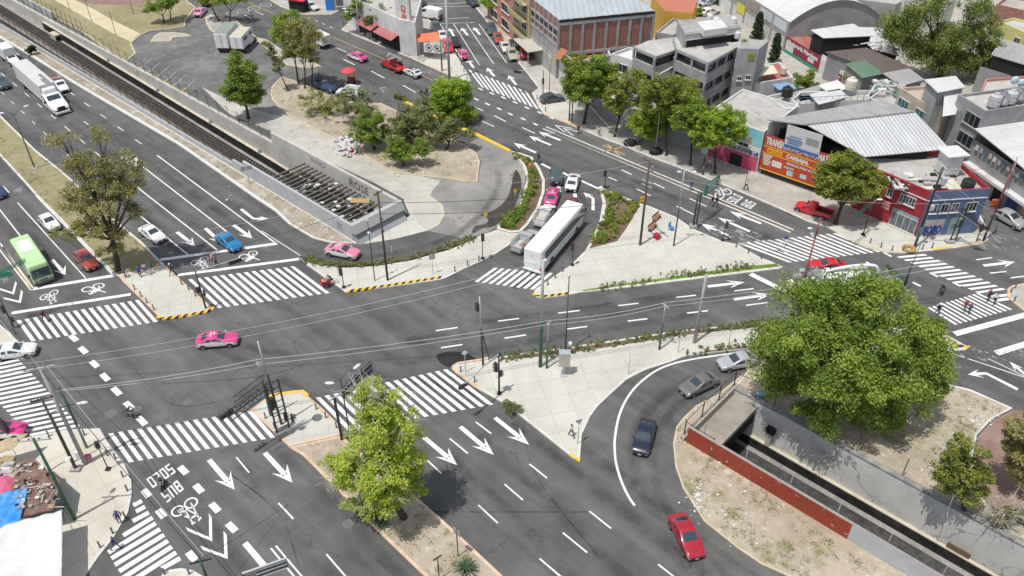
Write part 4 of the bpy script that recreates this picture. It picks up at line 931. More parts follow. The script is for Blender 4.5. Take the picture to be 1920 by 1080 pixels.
def add_wheels(t,xs,y,r=.31,w=.2,arch=True,dual=False):
 ty,ri=wheel_meshes(r,w)
 for x in xs:
  for s in (1,-1):
   W_=bpy.data.objects.new('wheel',None);COL.objects.link(W_);W_.parent=t;W_.location=(x,s*y,r);W_.rotation_euler=(0,0,0 if s>0 else math.pi);W_.empty_display_size=.1
   ob('tyre',ty,W_);ob('rim',ri,W_)
 if arch:
  key=('arch',r)
  if key not in CACHE:
   m=MB();k=w/2-.012;m.lathe([(.001,k),(r*1.14,k),(r*1.14,-k),(.001,-k)],(0,0,0),20,axis='y');CACHE[key]=to_mesh(m,'wheel_arch');CACHE[key].materials.append(TRIM)
  for x in xs:
   for s in (1,-1):ob('wheel_arch',CACHE[key],t).location=(x,s*y,r+.02)
def small(t,name,m,c,d,bev=.03,rz=0):
 mb=MB();rbox(mb,(0,0,0),d,min(bev,min(d)*.4));o=mb.build(name,m,t);o.location=c;o.rotation_euler=(0,0,rz);return o
def place(c,nose,z=.0):
 0
 a,b=G(*c,z),G(*nose,z);d=b-a
 return Vector((a.x,a.y,0)),math.atan2(d.y,d.x)
def car(kind,label,c,nose,up,low=None,group=None,name=None,cat='car',z=.7,taxi=False,closed=False,scale=1.0,plate=True,base_z=0.0):
 L,W,H,parts=car_parts(kind,closed);loc,rz=place(c,nose,z);loc.z=base_z
 t=thing(name or {'sedan':'saloon_car','hatch':'hatchback_car','suv':'sport_utility_car','beetle':'beetle_shaped_car','van':'panel_van','smallvan':'small_delivery_van'}.get(kind,'car'),label,cat,loc,rz,group);t.scale=(scale,)*3
 low=low or up
 for nm,me,ms in parts:ob(nm,me,t,[up if q=='U' else low if q=='D' else q for q in ms])
 r=.31 if kind not in ('suv','van')else .36
 add_wheels(t,(L*.5-L*.19,-L*.5+L*.18),W/2-.085,r)
 for s in (1,-1):small(t,'wing_mirror',up if not taxi else P_WHITE,(L*(CAR_KINDS[kind][2][CAR_KINDS[kind][6]][0]-.5)-.15,s*(W/2+.06),CAR_KINDS[kind][2][CAR_KINDS[kind][6]][1]+.02),(.10,.18,.13))
 if kind in ('sedan','hatch','suv','beetle'):
  for s in (1,-1):
   small(t,'door_handle',TRIM if up is P_WHITE else up,(-.12*L,s*(W/2-.012),.80 if kind!='suv' else .92),(.17,.035,.035),.01)
   if kind!='beetle':small(t,'door_handle',TRIM if up is P_WHITE else up,(.07*L,s*(W/2-.008),.80 if kind!='suv' else .92),(.17,.035,.035),.01)
 if plate:
  small(t,'number_plate',PLATE,(-L/2-.005,0,.72 if kind!='sedan' else .66),(.03,.32,.15),.005);small(t,'number_plate',PLATE,(L/2+.005,0,.46),(.03,.32,.14),.005)
  small(t,'grille',TRIM,(L/2-.01,0,.56),(.06,W*.42,.12),.02)
 if taxi:
  small(t,'roof_sign',P_WHITE,(-.1,0,H+.07),(.16,.42,.13),.04)
  m=MB();put_text(m,'TAXI',(-.62,.38,H+.012),(0,-.76,0),(.24,0,0),bold=.012);m.build('lettering',P_WHITE,t)
 return t
tx=dict(low=P_WHITE,taxi=True,cat='taxi',name='taxi')
car('sedan','pink and white taxi alone in the middle of the crossing',(407,636),(446,633),P_PINK,**tx)
car('sedan','pink taxi with a dark rear window waiting on the left crossing by the market stall',(3,806),(46,803),P_PINK,**tx)
car('sedan','pale pink and white taxi rounding the planted kerb of the slip road',(642,470),(671,476),P_PALEPINK,**tx)
car('sedan','pink taxi in the left queue ahead of the white coach',(1036,367),(1042,350),P_PINK,**tx)
car('sedan','pink and white taxi on the upper avenue ahead of the red tow truck',(670,105),(652,98),P_PINK,**tx)
car('hatch','small pink and white taxi at the kerb of the side street, just above the zebra',(868,101),(862,91),P_PINK,**tx)
car('sedan','pale pink taxi driving up the lane beside the parking lot',(375,21),(381,14),P_PALEPINK,**tx)
car('sedan','white car half out of the frame at the left edge, below the striped crossing',(26,657),(64,652),P_WHITE)
car('sedan','white car stopped in the lane next to the leaning roadside tree',(285,437),(306,451),P_WHITE)
car('sedan','bright blue car stopped at the line by the cycle symbols',(428,452),(449,467),P_BLUE)
car('beetle','old rounded white beetle shaped car driving down the highway',(245,301),(262,311),P_WHITE)
car('hatch','white compact car beside the grass median, above the brick red one',(92,416),(107,431),P_WHITE)
car('suv','brick red car waiting at the line beside the median tree',(161,487),(178,504),P_ORED,scale=.93)
car('suv','dark blue-grey car at the left edge beside the long trailer',(3,155),(12,164),P_TEAL)
car('sedan','blue car just entering at the left edge of the photo',(-9,356),(0,366),P_DBLUE)
car('sedan','maroon car nearly hidden behind the front of the white coach',(1069,385),(1073,366),P_MAROON)
car('suv','dark teal car at the head of the left queue',(1043,328),(1042,312),P_TEAL,scale=.95)
car('sedan','white car with a sunroof at the head of the right queue',(1074,340),(1079,324),P_WHITE)
car('sedan','black car in the curve of the slip road with a sun strip',(1208,817),(1200,846),P_NAVY)
car('sedan','grey car with a driver in red entering the curve',(1311,719),(1279,734),P_GREY)
car('sedan','silver car coming out from under the big tree',(1384,676),(1348,683),P_SILVER)
car('sedan','deep red car leaving the curve beside the dirt bed',(1287,1003),(1305,1038),P_RED)
car('hatch','silver car parked on the side street at the right edge',(1894,410),(1919,424),P_SILVER,scale=1.1)
car('sedan','red car with a dark windscreen beside the white tanker truck',(1552,497),(1528,497),P_TRED)
car('suv','black car parked on the pavement corner by the traffic light',(1036,184),(1056,181),P_DARK,scale=.95)
car('hatch','white car with a black roof being towed by the red tow truck',(773,135),(758,128),P_WHITE,scale=.98)
car('sedan','navy car parked under the thin trees with its lid open',(611,161),(624,166),P_DBLUE)
car('smallvan','white delivery van with red and black swirls parked by the red umbrella',(653,172),(634,170),P_WHITE,closed=True,cat='van')
car('van','tall white panel van crossing the far side street',(806,28),(785,24),P_WHITE,closed=True,cat='van')
for i,(lab,kind,c,n,p)in enumerate((('black car parked at the left kerb of the side street behind the white van','sedan',(786,6),(778,2),P_BLACK),('dark car parked on the forecourt nearest the white van','suv',(818,52),(822,60),P_DARK),('white car parked on the forecourt beside the orange awning','hatch',(830,67),(834,76),P_CREAM),('black car driving up the side street beside the forecourt','sedan',(852,77),(856,86),P_BLACK),('red van parked on the forecourt under the tall lamp pole','smallvan',(840,88),(844,97),P_TRED),('blue-grey car parked farthest up the right kerb of the side street','suv',(922,54),(926,63),P_TEAL),('red small car parked between the blue-grey and the white cars','hatch',(934,71),(938,79),P_ORED),('off-white car parked between the red and the beige cars','sedan',(947,87),(951,95),P_CREAM),('beige boxy car parked nearest the zebra on the right kerb','suv',(960,102),(964,111),P_BEIGE),('dark red car parked on the pavement by the shuttered garage','suv',(983,100),(981,92),P_RED),('black jeep with an open top parked on the pavement under the awning','suv',(966,82),(962,73),P_BLACK),('dark car at the top of the side street near the leafy tree','sedan',(886,3),(880,-2),P_DARK),('pale blue car parked behind the street tree at the top','hatch',(942,20),(930,20),P_SILVER),('dark car at the top edge between the two thin trees','sedan',(394,2),(402,-2),P_BLACK),('white car on the far street behind the grey terrace building','suv',(1331,22),(1340,20),P_WHITE),('pale car half out of the frame on the far street','sedan',(1327,4),(1334,2),P_SILVER),('white and pink car parked by the red stall','sedan',(583,11),(590,14),P_CREAM))):
 car(kind,lab,c,n,p,plate=False)
def by_label(s):return next(o for o in bpy.data.objects if o.get('label','').startswith(s))
t=by_label('white delivery van');m=MB()
for s in (1,-1):
 for k in range(3):m.tube([(-1.5+k*.45,s*.862,.75+.1*k),(-1.3+k*.4,s*.868,1.15),(-.95+k*.35,s*.868,.85),(-.75+k*.3,s*.862,1.2)],.045,6,mi=k%2)
m.build('swirl_marking',[P_TRED,TRIM],t)
t=by_label('navy car');m=MB();rbox(m,(0,0,.5),(.08,1.35,1.0),.03);o=m.build('boot_lid',P_DBLUE,t);o.location=(-1.75,0,1.0);o.rotation_euler=(0,R(-12),0)
t=by_label('white car with a black roof');m=MB();rbox(m,(-.2,0,1.47),(1.6,1.2,.05),.02);m.build('roof_panel',P_BLACK,t)
t=by_label('white car with a sunroof');m=MB();rbox(m,(.1,0,1.465),(.55,.8,.03),.01);m.build('sunroof',GLASS,t)
t=by_label('red car with a dark');m=MB();rbox(m,(-.8,0,1.44),(.07,1.3,.05),.02);m.build('roof_strip',mat('gold_strip',(.4,.3,.12),.6),t)
def truck_base(name,label,c,nose,cat='truck',z=.9,group=None):
 loc,rz=place(c,nose,z);return thing(name,label,cat,loc,rz,group)
def cab_on(t,x,up,low=None,sc=1.0,kind='cab'):
 L,W,H,parts=car_parts(kind)
 g=bpy.data.objects.new('cab',None);COL.objects.link(g);g.parent=t;g.location=(x,0,0);g.scale=(sc,sc,sc);g.empty_display_size=.2
 for nm,me,ms in parts:ob(nm,me,g,[up if q=='U' else (low or up)if q=='D' else q for q in ms])
 for s in (1,-1):small(g,'wing_mirror',TRIM,(.1,s*(W/2+.1),1.2),(.1,.2,.24))
 return g
def cargo(t,x0,x1,w,z0,z1,m,name='cargo_box',doors=True):
 mb=MB();rbox(mb,((x0+x1)/2,0,(z0+z1)/2),(x1-x0,w,z1-z0),.04);mb.build(name,m,t)
 mb=MB()
 for s in (1,-1):
  for k in range(5):mb.box((x0+(x1-x0)*(k+.5)/5,s*(w/2+.012),(z0+z1)/2),(.05,.03,z1-z0-.12))
  mb.box(((x0+x1)/2,s*(w/2+.008),z0+.08),(x1-x0-.1,.03,.14))
 mb.build('side_rail',CARGO_G,t)
 if doors:
  mb=MB()
  for s in (1,-1):mb.box((x0-.015,s*w*.24,(z0+z1)/2),(.03,w*.45,(z1-z0)*.92))
  mb.build('rear_door',CARGO,t);mb=MB()
  for y in (-.12,.12):mb.beam((x0-.045,y,z0+.1),(x0-.045,y,z1-.1),.03,.03)
  mb.build('door_bar',CHROME,t)
 mb=MB();mb.box((x0+.1,0,z0-.28),(.1,w*.9,.12));mb.build('bumper',TRIM,t)
 for s in (1,-1):small(t,'taillight',TAILL,(x0-.02,s*w*.42,z0-.06),(.05,.22,.1),.01)
def chassis(t,x0,x1,z=.62,w=.8):
 mb=MB();mb.box(((x0+x1)/2,0,z),(x1-x0,w,.28));mb.build('chassis',RUSTYSTEEL,t)
def box_truck(label,c,nose,up,boxm,L=5.6,hb=2.0,wb=2.0,z0=.85,sc=1.0,z=1.3):
 t=truck_base('box_truck',label,c,nose,z=z);cl=2.9*sc
 cab_on(t,L/2-cl/2,up,sc=sc);cargo(t,-L/2,L/2-cl*.60,wb,z0,z0+hb,boxm);chassis(t,-L/2+.2,L/2-.5)
 add_wheels(t,(L/2-cl*.22,-L/2+1.15),.86*wb/2+.05,.36*sc,.24);return t
box_truck('white box truck on the highway behind the long trailer',(17,103),(34,116),P_WHITE,CARGO)
box_truck('white box truck half behind the thin trees on the upper avenue',(598,73),(583,66),P_WHITE,CARGO,L=5.2,hb=1.8)
t=box_truck('white truck with green roofed box parked in the lot beside the bus bodied one',(430,70),(447,51),P_WHITE,CARGO,L=8.2,hb=2.7,wb=2.45,z0=1.05,sc=1.12,z=1.6)
mb=MB();rbox(mb,(-1.0,0,3.77),(6.0,2.46,.06),.02);mb.build('roof_cover',mat('green_roof_sheet',(.23,.28,.23),.7,var=.2),t)
t=box_truck('white truck with blue lettered windows on its box, parked nearest in the lot',(457,73),(475,54),P_WHITE,CARGO,L=7.2,hb=2.3,wb=2.4,z0=1.05,sc=1.12,z=1.6)
mb=MB();rbox(mb,(-.95,0,3.37),(5.0,2.41,.06),.02);mb.build('roof_cover',mat('cream_roof_sheet',(.50,.46,.37),.7,var=.15),t)
mb=MB()
for s in (1,-1):
 for k in (-2.6,-2.0,-1.4,.3,.9):rbox(mb,(k,s*1.225,2.6),(.5,.03,.6),.01)
mb.build('side_window',mat('blue_glass',(.03,.08,.22),.15),t)
loc,rz=place((78,166),(124,206),1.8);t=thing('articulated_lorry','white bonneted lorry pulling a very long grey trailer on the highway','lorry',loc,rz)
g=cab_on(t,6.2,P_WHITE,sc=1.62);cargo(t,-9.0,4.4,2.55,1.15,4.0,CARGO_G,'trailer');chassis(t,-8.7,8.0,.8,.9)
mb=MB();rbox(mb,(4.75,0,2.2),(1.6,2.3,2.6),.25,taper=(.5,.92));mb.build('sleeper_cab',P_WHITE,t)
mb=MB();rbox(mb,(3.0,.35,4.0),(2.6,.9,.05),.02);rbox(mb,(.6,.55,4.0),(2.4,.5,.05),.02);mb.build('soot_mark',mat('soot',(.10,.10,.10),.8,color2=(.3,.3,.3),scale=1.2),t);add_wheels(t,(7.4,4.3,3.1,-6.6,-7.9),1.08,.5,.3,arch=False)
mb=MB();rbox(mb,(8.52,0,1.05),(.08,1.2,.9),.03);mb.build('radiator_grille',TRIM,t);mb=MB();rbox(mb,(8.55,0,.5),(.25,2.3,.4),.08);mb.build('bumper',P_WHITE,t)
def pickup(label,c,nose,up,bedm=None,stakes=False,L=5.1,sc=1.0,load=None,z=.8):
 t=truck_base('pickup_truck',label,c,nose,'pickup',z=z);cl=2.95;up2=up;cab_on(t,L/2-cl/2,up)
 x0,x1,w=-L/2,L/2-cl+.05,1.7
 mb=MB();mb.box(((x0+x1)/2,0,.72),(x1-x0,w-.1,.1),mi=1)
 for s in (1,-1):rbox(mb,((x0+x1)/2,s*(w/2-.05),.83),(x1-x0,.1,.62),.03)
 rbox(mb,(x0+.05,0,.85),(.09,w,.55),.03);rbox(mb,(x1-.03,0,.85),(.06,w,.55),.02)
 mb.build('load_bed',[up,bedm or TRIM],t)
 for s in (1,-1):small(t,'taillight',TAILL,(x0-.01,s*.74,.85),(.05,.14,.3),.01)
 small(t,'bumper',CHROME,(x0-.1,0,.52),(.14,1.6,.16),.04)
 if stakes:
  mb=MB();h=1.0
  for s in (1,-1):
   for k in range(5):mb.beam((x0+.1+(x1-x0-.2)*k/4,s*.8,1.1),(x0+.1+(x1-x0-.2)*k/4,s*.8,1.1+h*.8),.04,.04)
   for q in range(4):mb.beam((x0+.05,s*.8,1.2+q*.22),(x1,s*.8,1.2+q*.22),.03,.07)
  for q in range(4):mb.beam((x0+.05,-.8,1.2+q*.22),(x0+.05,.8,1.2+q*.22),.03,.07);mb.beam((x1,-.8,1.2+q*.22),(x1,.8,1.2+q*.22),.03,.07)
  mb.build('stake_rack',CARGO_G,t)
 add_wheels(t,(L/2-cl*.24,-L/2+1.0),.78,.35,.22);return t
pickup('red pickup parked on the pavement in front of the red and blue building',(1526,392),(1495,382),P_TRED)
t=pickup('silver pickup with a caged bed beside the rear of the white coach',(986,449),(1012,424),P_SILVER,CARGO_G,True);mb=MB();rbox(mb,(-1.2,-.2,.9),(.7,.5,.3),.08);mb.build('load',mat('orange_sack',(.5,.22,.12),.9,var=.2),t)
t=pickup('white pickup with wooden stakes and a pale load, between the taxi and the coach',(1022,401),(1035,381),P_WHITE,CARGO_G,True);mb=MB();rbox(mb,(-1.3,0,.95),(1.8,1.3,.45),.1);mb.build('load',mat('pale_sacks',(.5,.46,.38),.9,var=.2),t)
t=pickup('white cabbed pickup with a red cargo bed beside the long trailer',(111,158),(122,168),P_WHITE,P_TRED,True,L=5.6)
mb=MB();rbox(mb,(-.25,0,1.35),(.1,1.75,.9),.03);mb.build('headboard',P_TRED,t)
t=truck_base('tow_truck','red tow truck with black lifting gear on the upper avenue',(737,121),(718,112),'tow truck',z=.9);cab_on(t,1.35,P_TRED,sc=1.1)
mb=MB();rbox(mb,(-1.4,0,.85),(3.0,1.9,.45),.06);mb.build('deck',P_TRED,t)
mb=MB()
for s in (1,-1):mb.beam((-.3,s*.45,1.1),(-2.2,s*.3,2.0),.14,.14);mb.beam((-.2,s*.7,1.05),(-.2,s*.7,1.9),.1,.1);rbox(mb,(-1.3,s*.7,1.3),(1.2,.3,.5),.05)
mb.beam((-.2,-.7,1.85),(-.2,.7,1.85),.1,.1);mb.tube([(-2.2,0,2.0),(-3.0,0,.6)],.05,6);mb.beam((-2.6,0,.5),(-3.4,0,.4),.2,.12);mb.beam((-3.3,-.7,.4),(-3.3,.7,.4),.12,.12)
mb.build('lifting_boom',TRIM,t);small(t,'light_bar',CREAM if 'CREAM' in globals()else P_CREAM,(.25,0,2.0),(.2,1.4,.14),.04);add_wheels(t,(2.1,-1.7),.88,.38,.24)
def bus(label,c,nose,L,W,H,up,low,z,name='coach',coach=True):
 loc,rz=place(c,nose,z);t=thing(name,label,'bus',loc,rz)
 mb=MB();rbox(mb,(0,0,(H+.35)/2),(L,W,H-.35),.22,seg=3,taper=(.18 if coach else .12,.95,.05));o=mb.build('body',up,t,smooth=False)
 k=.955
 def side(x0,x1,z0,z1,nm,m,off=.012):
  for s in (1,-1):
   q=MB();yy=lambda zz:(W/2)*(1-.05*(zz-.35)/(H-.35))+off
   def tl(zz):return yy(zz)
   v=[(x0,s*tl(z0),z0),(x1,s*tl(z0),z0),(x1-.1,s*tl(z1),z1),(x0,s*tl(z1),z1)];v2=[(p[0],p[1]-s*.05,p[2])for p in v]
   q.add(v+v2,[(0,1,2,3),(7,6,5,4),(0,4,5,1),(1,5,6,2),(2,6,7,3),(3,7,4,0)]);q.build(nm,m,t)
 return t,side
t,side=bus('long white coach waiting at the small zebra crossing',(1040,443),(1079,398),12.6,2.5,3.5,P_WHITE,P_WHITE,1.7)
side(-5.3,5.9,1.75,2.85,'side_window',GLASS);side(-5.8,5.5,.5,.62,'side_trim',CARGO_G)
mb=MB();rbox(mb,(5.35,0,2.25),(1.7,2.51,1.15),.1,taper=(.12,.97));mb.build('cab_window',GLASS,t)
mb=MB();rbox(mb,(6.22,0,2.0),(.12,2.25,1.9),.05,taper=(.1,.97));mb.build('windscreen',GLASS,t)
mb=MB();rbox(mb,(-6.26,0,1.2),(.1,2.2,1.1),.05);rbox(mb,(-6.32,0,.55),(.2,2.45,.3),.08);mb.build('rear_panel',CARGO,t)
mb=MB();mb.lathe([(.001,-.02),(.28,-.02),(.20,.02),(.001,.02)],(-6.25,0,2.55),3,axis='x');rbox(mb,(-6.27,-.55,1.45),(.03,.7,.1),.01);mb.build('emblem',CARGO_G,t)
for s in (1,-1):small(t,'taillight',TAILL,(-6.3,s*1.1,.95),(.05,.16,.5),.02);small(t,'wing_mirror',TRIM,(6.3,s*1.4,2.6),(.12,.2,.5),.04)
mb=MB();rbox(mb,(1.0,0,3.53),(.9,.8,.07),.03);mb.build('roof_hatch',CARGO,t);mb=MB();mb.lathe([(.5,0),(.42,.05),(.001,.05)],(3.8,0,3.49),16);mb.build('roof_vent',CARGO,t);add_wheels(t,(4.1,-3.4),1.14,.5,.26)
t,side=bus('pale green city bus waiting at the left stop line',(60,487),(87,528),7.9,2.3,2.95,P_GREEN,P_GREEN,1.5,'city_bus',False)
side(-3.4,3.3,1.5,2.35,'side_window',GLASS);mb=MB();rbox(mb,(3.9,0,1.75),(.16,2.16,1.25),.06,taper=(.05,.95));mb.build('windscreen',GLASS,t)
mb=MB();rbox(mb,(-1.1,0,2.98),(3.0,1.5,.08),.03);mb.build('roof_hatch',P_WHITE,t);mb=MB();rbox(mb,(2.4,0,2.97),(1.4,1.9,.06),.03);mb.build('roof_panel',P_GREEN,t);mb=MB();rbox(mb,(-3.3,0,2.97),(.7,1.9,.05),.02);mb.build('roof_panel',P_GREEN,t)
mb=MB();rbox(mb,(3.95,0,.5),(.25,2.25,.35),.08);rbox(mb,(3.98,0,.85),(.1,.9,.14),.03);mb.build('bumper',mat('dark_green',(.06,.09,.06),.5),t)
for s in (1,-1):small(t,'headlight',HEADL,(3.97,s*.85,.85),(.08,.35,.2),.04);small(t,'wing_mirror',TRIM,(4.0,s*1.3,1.9),(.12,.2,.4),.04)
add_wheels(t,(2.4,-2.4),1.05,.45,.25)
loc,rz=place((1560,525),(1505,527),1.8);t=thing('suction_tanker','white suction tanker truck with a thick hose boom, half behind the big tree','tanker truck',loc,rz)
cab_on(t,3.0,P_WHITE,sc=1.4);chassis(t,-4.2,3.6,.85,.9);TANKW=mat('tank_white',(.66,.66,.65),.45,var=.12)
mb=MB();mb.lathe([(.001,-4.3),(.7,-4.2),(1.12,-3.9),(1.15,-2.6),(1.15,.9),(1.05,1.15),(.001,1.25)],(0,0,2.2),24,axis='x');mb.build('tank',TANKW,t,smooth=True)
mb=MB();mb.tube(smooth_line([(1.2,.3,3.3),(-.5,.3,3.75),(-2.6,.3,4.0),(-4.3,.3,3.9),(-4.9,.3,3.3),(-4.95,.3,2.7)],5),.2,10);mb.build('hose_boom',P_WHITE,t,smooth=True)
mb=MB();rng=random.Random(3)
for k in range(44):rbox(mb,(rng.uniform(1.3,4.6),rng.uniform(-1,1),rng.uniform(1.5,3.0)),(rng.uniform(.2,.6),rng.uniform(.2,.6),rng.uniform(.2,.6)),.04)
for k in range(7):mb.beam((rng.uniform(-.6,1.4),rng.uniform(-.9,.9),3.2),(rng.uniform(-.6,2.2),rng.uniform(-.9,.9),3.7),.1,.1,mi=1)
mb.build('pump_gear',[mat('pump_grey',(.40,.40,.39),.5,.3,var=.3),TRIM],t)
for s in (1,-1):mb=MB();rbox(mb,(-1.5,s*1.2,1.35),(4.5,.3,.5),.05);mb.build('side_locker',P_WHITE,t)
add_wheels(t,(3.6,-1.6,-2.8),1.02,.5,.3,arch=False)
BARK=mat('bark_dark',(.055,.042,.032),.95,var=.4,scale=3,bump=.6);BARK_G=mat('bark_grey',(.13,.115,.095),.95,var=.3,scale=3,bump=.5)
L_LIME=leaf_mat('leaves_lime',(0.282,0.357,0.0457),(0.472,0.595,0.0799),(0.589,0.62,0.161),.35);L_MID=leaf_mat('leaves_mid',(0.0992,0.169,0.0297),(0.209,0.307,0.0436),(0.378,0.476,0.0794),.3)
L_BRIGHT=leaf_mat('leaves_bright',(0.159,0.268,0.0297),(0.297,0.426,0.0436),(0.476,0.595,0.0892),.32);L_DULL=leaf_mat('leaves_dull',(0.115,0.141,0.0448),(0.23,0.262,0.0896),(0.371,0.384,0.154),.25)
L_BROWN=leaf_mat('leaves_brownish',(0.176,0.177,0.0634),(0.33,0.322,0.106),(0.484,0.426,0.169),.3);L_OLIVE=leaf_mat('leaves_olive',(0.133,0.169,0.0317),(0.259,0.297,0.0497),(0.428,0.417,0.0892),.3)
L_DARK=leaf_mat('leaves_dark',(0.0248,0.0496,0.0186),(0.0465,0.0806,0.0279),(0.0853,0.124,0.0465),.2);L_PEPPER=leaf_mat('leaves_pepper',(0.106,0.173,0.0269),(0.247,0.352,0.0538),(0.424,0.512,0.107),.32);L_WILLOW=leaf_mat('leaves_willow',(0.0768,0.122,0.0256),(0.211,0.275,0.0576),(0.397,0.448,0.115),.28)
TWIG=mat('bare_twigs',(.40,.37,.28),.9,var=.25)
def leaf_cloud(name,C,n_per,spread,size,m,parent,tint_c,squash=.75,droop=0.0,seed=0,flat=.5):
 0
 rng=np.random.default_rng(seed);C=np.asarray(C,float);k=len(C);N=k*n_per
 c=np.repeat(C,n_per,0);sp=np.repeat(np.asarray(spread,float)if np.ndim(spread)else np.full(k,spread),n_per)
 d=rng.normal(size=(N,3));d/=np.linalg.norm(d,axis=1)[:,None];d*=(rng.random((N,1))**.45);d[:,2]*=squash
 if droop:d[:,2]-=droop*rng.random(N)**1.5*1.6
 p=c+d*sp[:,None]
 nrm=d*(1-flat)+rng.normal(size=(N,3))*.55;nrm[:,2]+=flat;nrm/=np.linalg.norm(nrm,axis=1)[:,None]+1e-9
 a=np.cross(nrm,rng.normal(size=(N,3)));a/=np.linalg.norm(a,axis=1)[:,None]+1e-9;b=np.cross(nrm,a)
 if droop:a[:,2]-=droop*.8;a/=np.linalg.norm(a,axis=1)[:,None]
 s=size*(0.6+.8*rng.random((N,1)));l=a*s;w=b*s*.55
 v=np.stack([p-l,p-l*.1-w,p+l,p-l*.1+w],1).reshape(-1,3)
 f=np.arange(N*4).reshape(-1,4)
 me=bpy.data.meshes.new(name);me.vertices.add(N*4);me.vertices.foreach_set('co',v.ravel().astype(np.float32))
 me.loops.add(N*4);me.loops.foreach_set('vertex_index',f.ravel().astype(np.int32));me.polygons.add(N)
 me.polygons.foreach_set('loop_start',(np.arange(N)*4).astype(np.int32));me.polygons.foreach_set('loop_total',np.full(N,4,np.int32))
 me.update(calc_edges=True)
 t=np.repeat(np.asarray(tint_c,float),n_per)+rng.normal(size=N)*.16
 at=me.attributes.new('tint','FLOAT','FACE');at.data.foreach_set('value',np.clip(t,0,1).astype(np.float32))
 me.materials.append(m);o=bpy.data.objects.new(name,me);COL.objects.link(o)
 if parent is not None:o.parent=parent;o.matrix_parent_inverse=Matrix.Translation(-parent.location)
 return o
def tree(label,base,blobs,leaf,bark=BARK,dens=1.0,size=.20,trunk=.22,seed=1,name='broadleaf_tree',clump=.85,droop=0.0,twigs=0,gaps=0.0,lean=None,group=None,nper=58,bs=1.0,shell=.55,flat=.62,ground=0.0):
 0
 rng=random.Random(seed);nr=np.random.default_rng(seed)
 b=G(base[0],base[1],ground);t=thing(name,label,'tree',b,0,group);cen=[];rad=[]
 for q in blobs:
  dy=q[4]if len(q)>4 else 0
  c=at_y(q[0],q[1],b.y+dy);k=px_m(c);rx,rz=q[2]/k*bs,q[3]/k*1.08*bs
  cen.append(c);rad.append((rx,(rx+rz)*.5,rz))
 C=[];S=[];T_=[]
 for c,r in zip(cen,rad):
  vol=r[0]*r[1]*r[2];n=max(5,int(dens*2.5*(vol**(2/3))/(clump**1.6)))
  for _ in range(n):
   d=nr.normal(size=3);d/=np.linalg.norm(d);d[2]=d[2]if d[2]>-.35 else d[2]*.5
   rr=shell+(1-shell)*nr.random()if nr.random()<.8 else nr.random()*shell
   p=np.array(c)+d*rr*np.array(r)*.93
   if p[2]<.6:continue
   if gaps and math.sin(p[0]*1.9+seed)*math.sin(p[1]*1.7)*math.sin(p[2]*2.1+1)>.55-gaps*.5:continue
   C.append(p);S.append(clump*(.6+.8*nr.random()));T_.append(min(1,max(0,.5+nr.normal()*.17)))
 mb=MB();top=sum((c for c in cen),Vector())/len(cen);fork=b.lerp(top,.45);fork.z=b.z+(top.z-b.z)*.42
 if lean:fork=b.lerp(fork,1)+Vector(lean)
 mid=b.lerp(fork,.5)+Vector((rng.uniform(-.1,.1),rng.uniform(-.1,.1),0))
 mb.tube([b-Vector((0,0,.1)),b+Vector((0,0,.25)),mid,fork],[trunk*1.5,trunk*1.08,trunk*.9,trunk*.78],9)
 for c,r in zip(cen,rad):
  j=fork.lerp(c,.5)+Vector((rng.uniform(-.4,.4),rng.uniform(-.4,.4),rng.uniform(-.1,.4)));mb.tube([fork,j,c],[trunk*.5,trunk*.3,trunk*.12],7)
  for _ in range(max(4,int(min(r)*3.2))):
   d=Vector((rng.gauss(0,1),rng.gauss(0,1),rng.gauss(.2,.8))).normalized();e=c+Vector((d.x*r[0],d.y*r[1],d.z*r[2]))*.85
   s=j.lerp(c,rng.random());m=s.lerp(e,.5)+Vector((0,0,rng.uniform(-.1,.3)));mb.tube([s,m,e],[trunk*.18,trunk*.1,.015],5,cap=False)
 o=mb.build('trunk',bark,t,smooth=True);o.matrix_parent_inverse=Matrix.Translation(-b)
 leaf_cloud('crown',C,int(nper*1.75),S,size*.8,leaf,t,T_,droop=droop,seed=seed,flat=flat)
 if twigs:
  mb=MB()
  for _ in range(twigs):
   i=rng.randrange(len(cen));c,r=cen[i],rad[i];d=Vector((rng.gauss(0,1),rng.gauss(0,1),abs(rng.gauss(.5,.6)))).normalized();s=c+Vector((d.x*r[0],d.y*r[1],d.z*r[2]))*.75
   e=s+Vector((d.x+rng.gauss(0,.5),d.y+rng.gauss(0,.5),d.z*.6+rng.gauss(0,.3)))*rng.uniform(.5,1.1);m=s.lerp(e,.5)+Vector((0,0,.12));mb.tube([s,m,e],[.03,.022,.012],4,cap=False)
   for _k in range(3):
    q=s.lerp(e,rng.random());mb.tube([q,q+Vector((rng.gauss(0,.3),rng.gauss(0,.3),rng.gauss(0,.2)))],[.016,.008],3,cap=False)
  o=mb.build('bare_twigs',TWIG,t);o['kind']='stuff';o.matrix_parent_inverse=Matrix.Translation(-b)
 return t
tree('lime green tree with pale bare twigs on the near median, beside the big white arrows',(757,972),[(705,870,78,70),(655,880,40,42),(745,850,50,62),(720,790,58,48),(700,750,42,32),(680,735,22,18),(765,905,32,40),(700,930,52,32),(725,935,40,34,-1.5),(640,905,26,20)],L_LIME,bs=1.14,dens=1.15,size=.15,trunk=.3,seed=3,clump=.6,twigs=230,nper=66,gaps=.4)
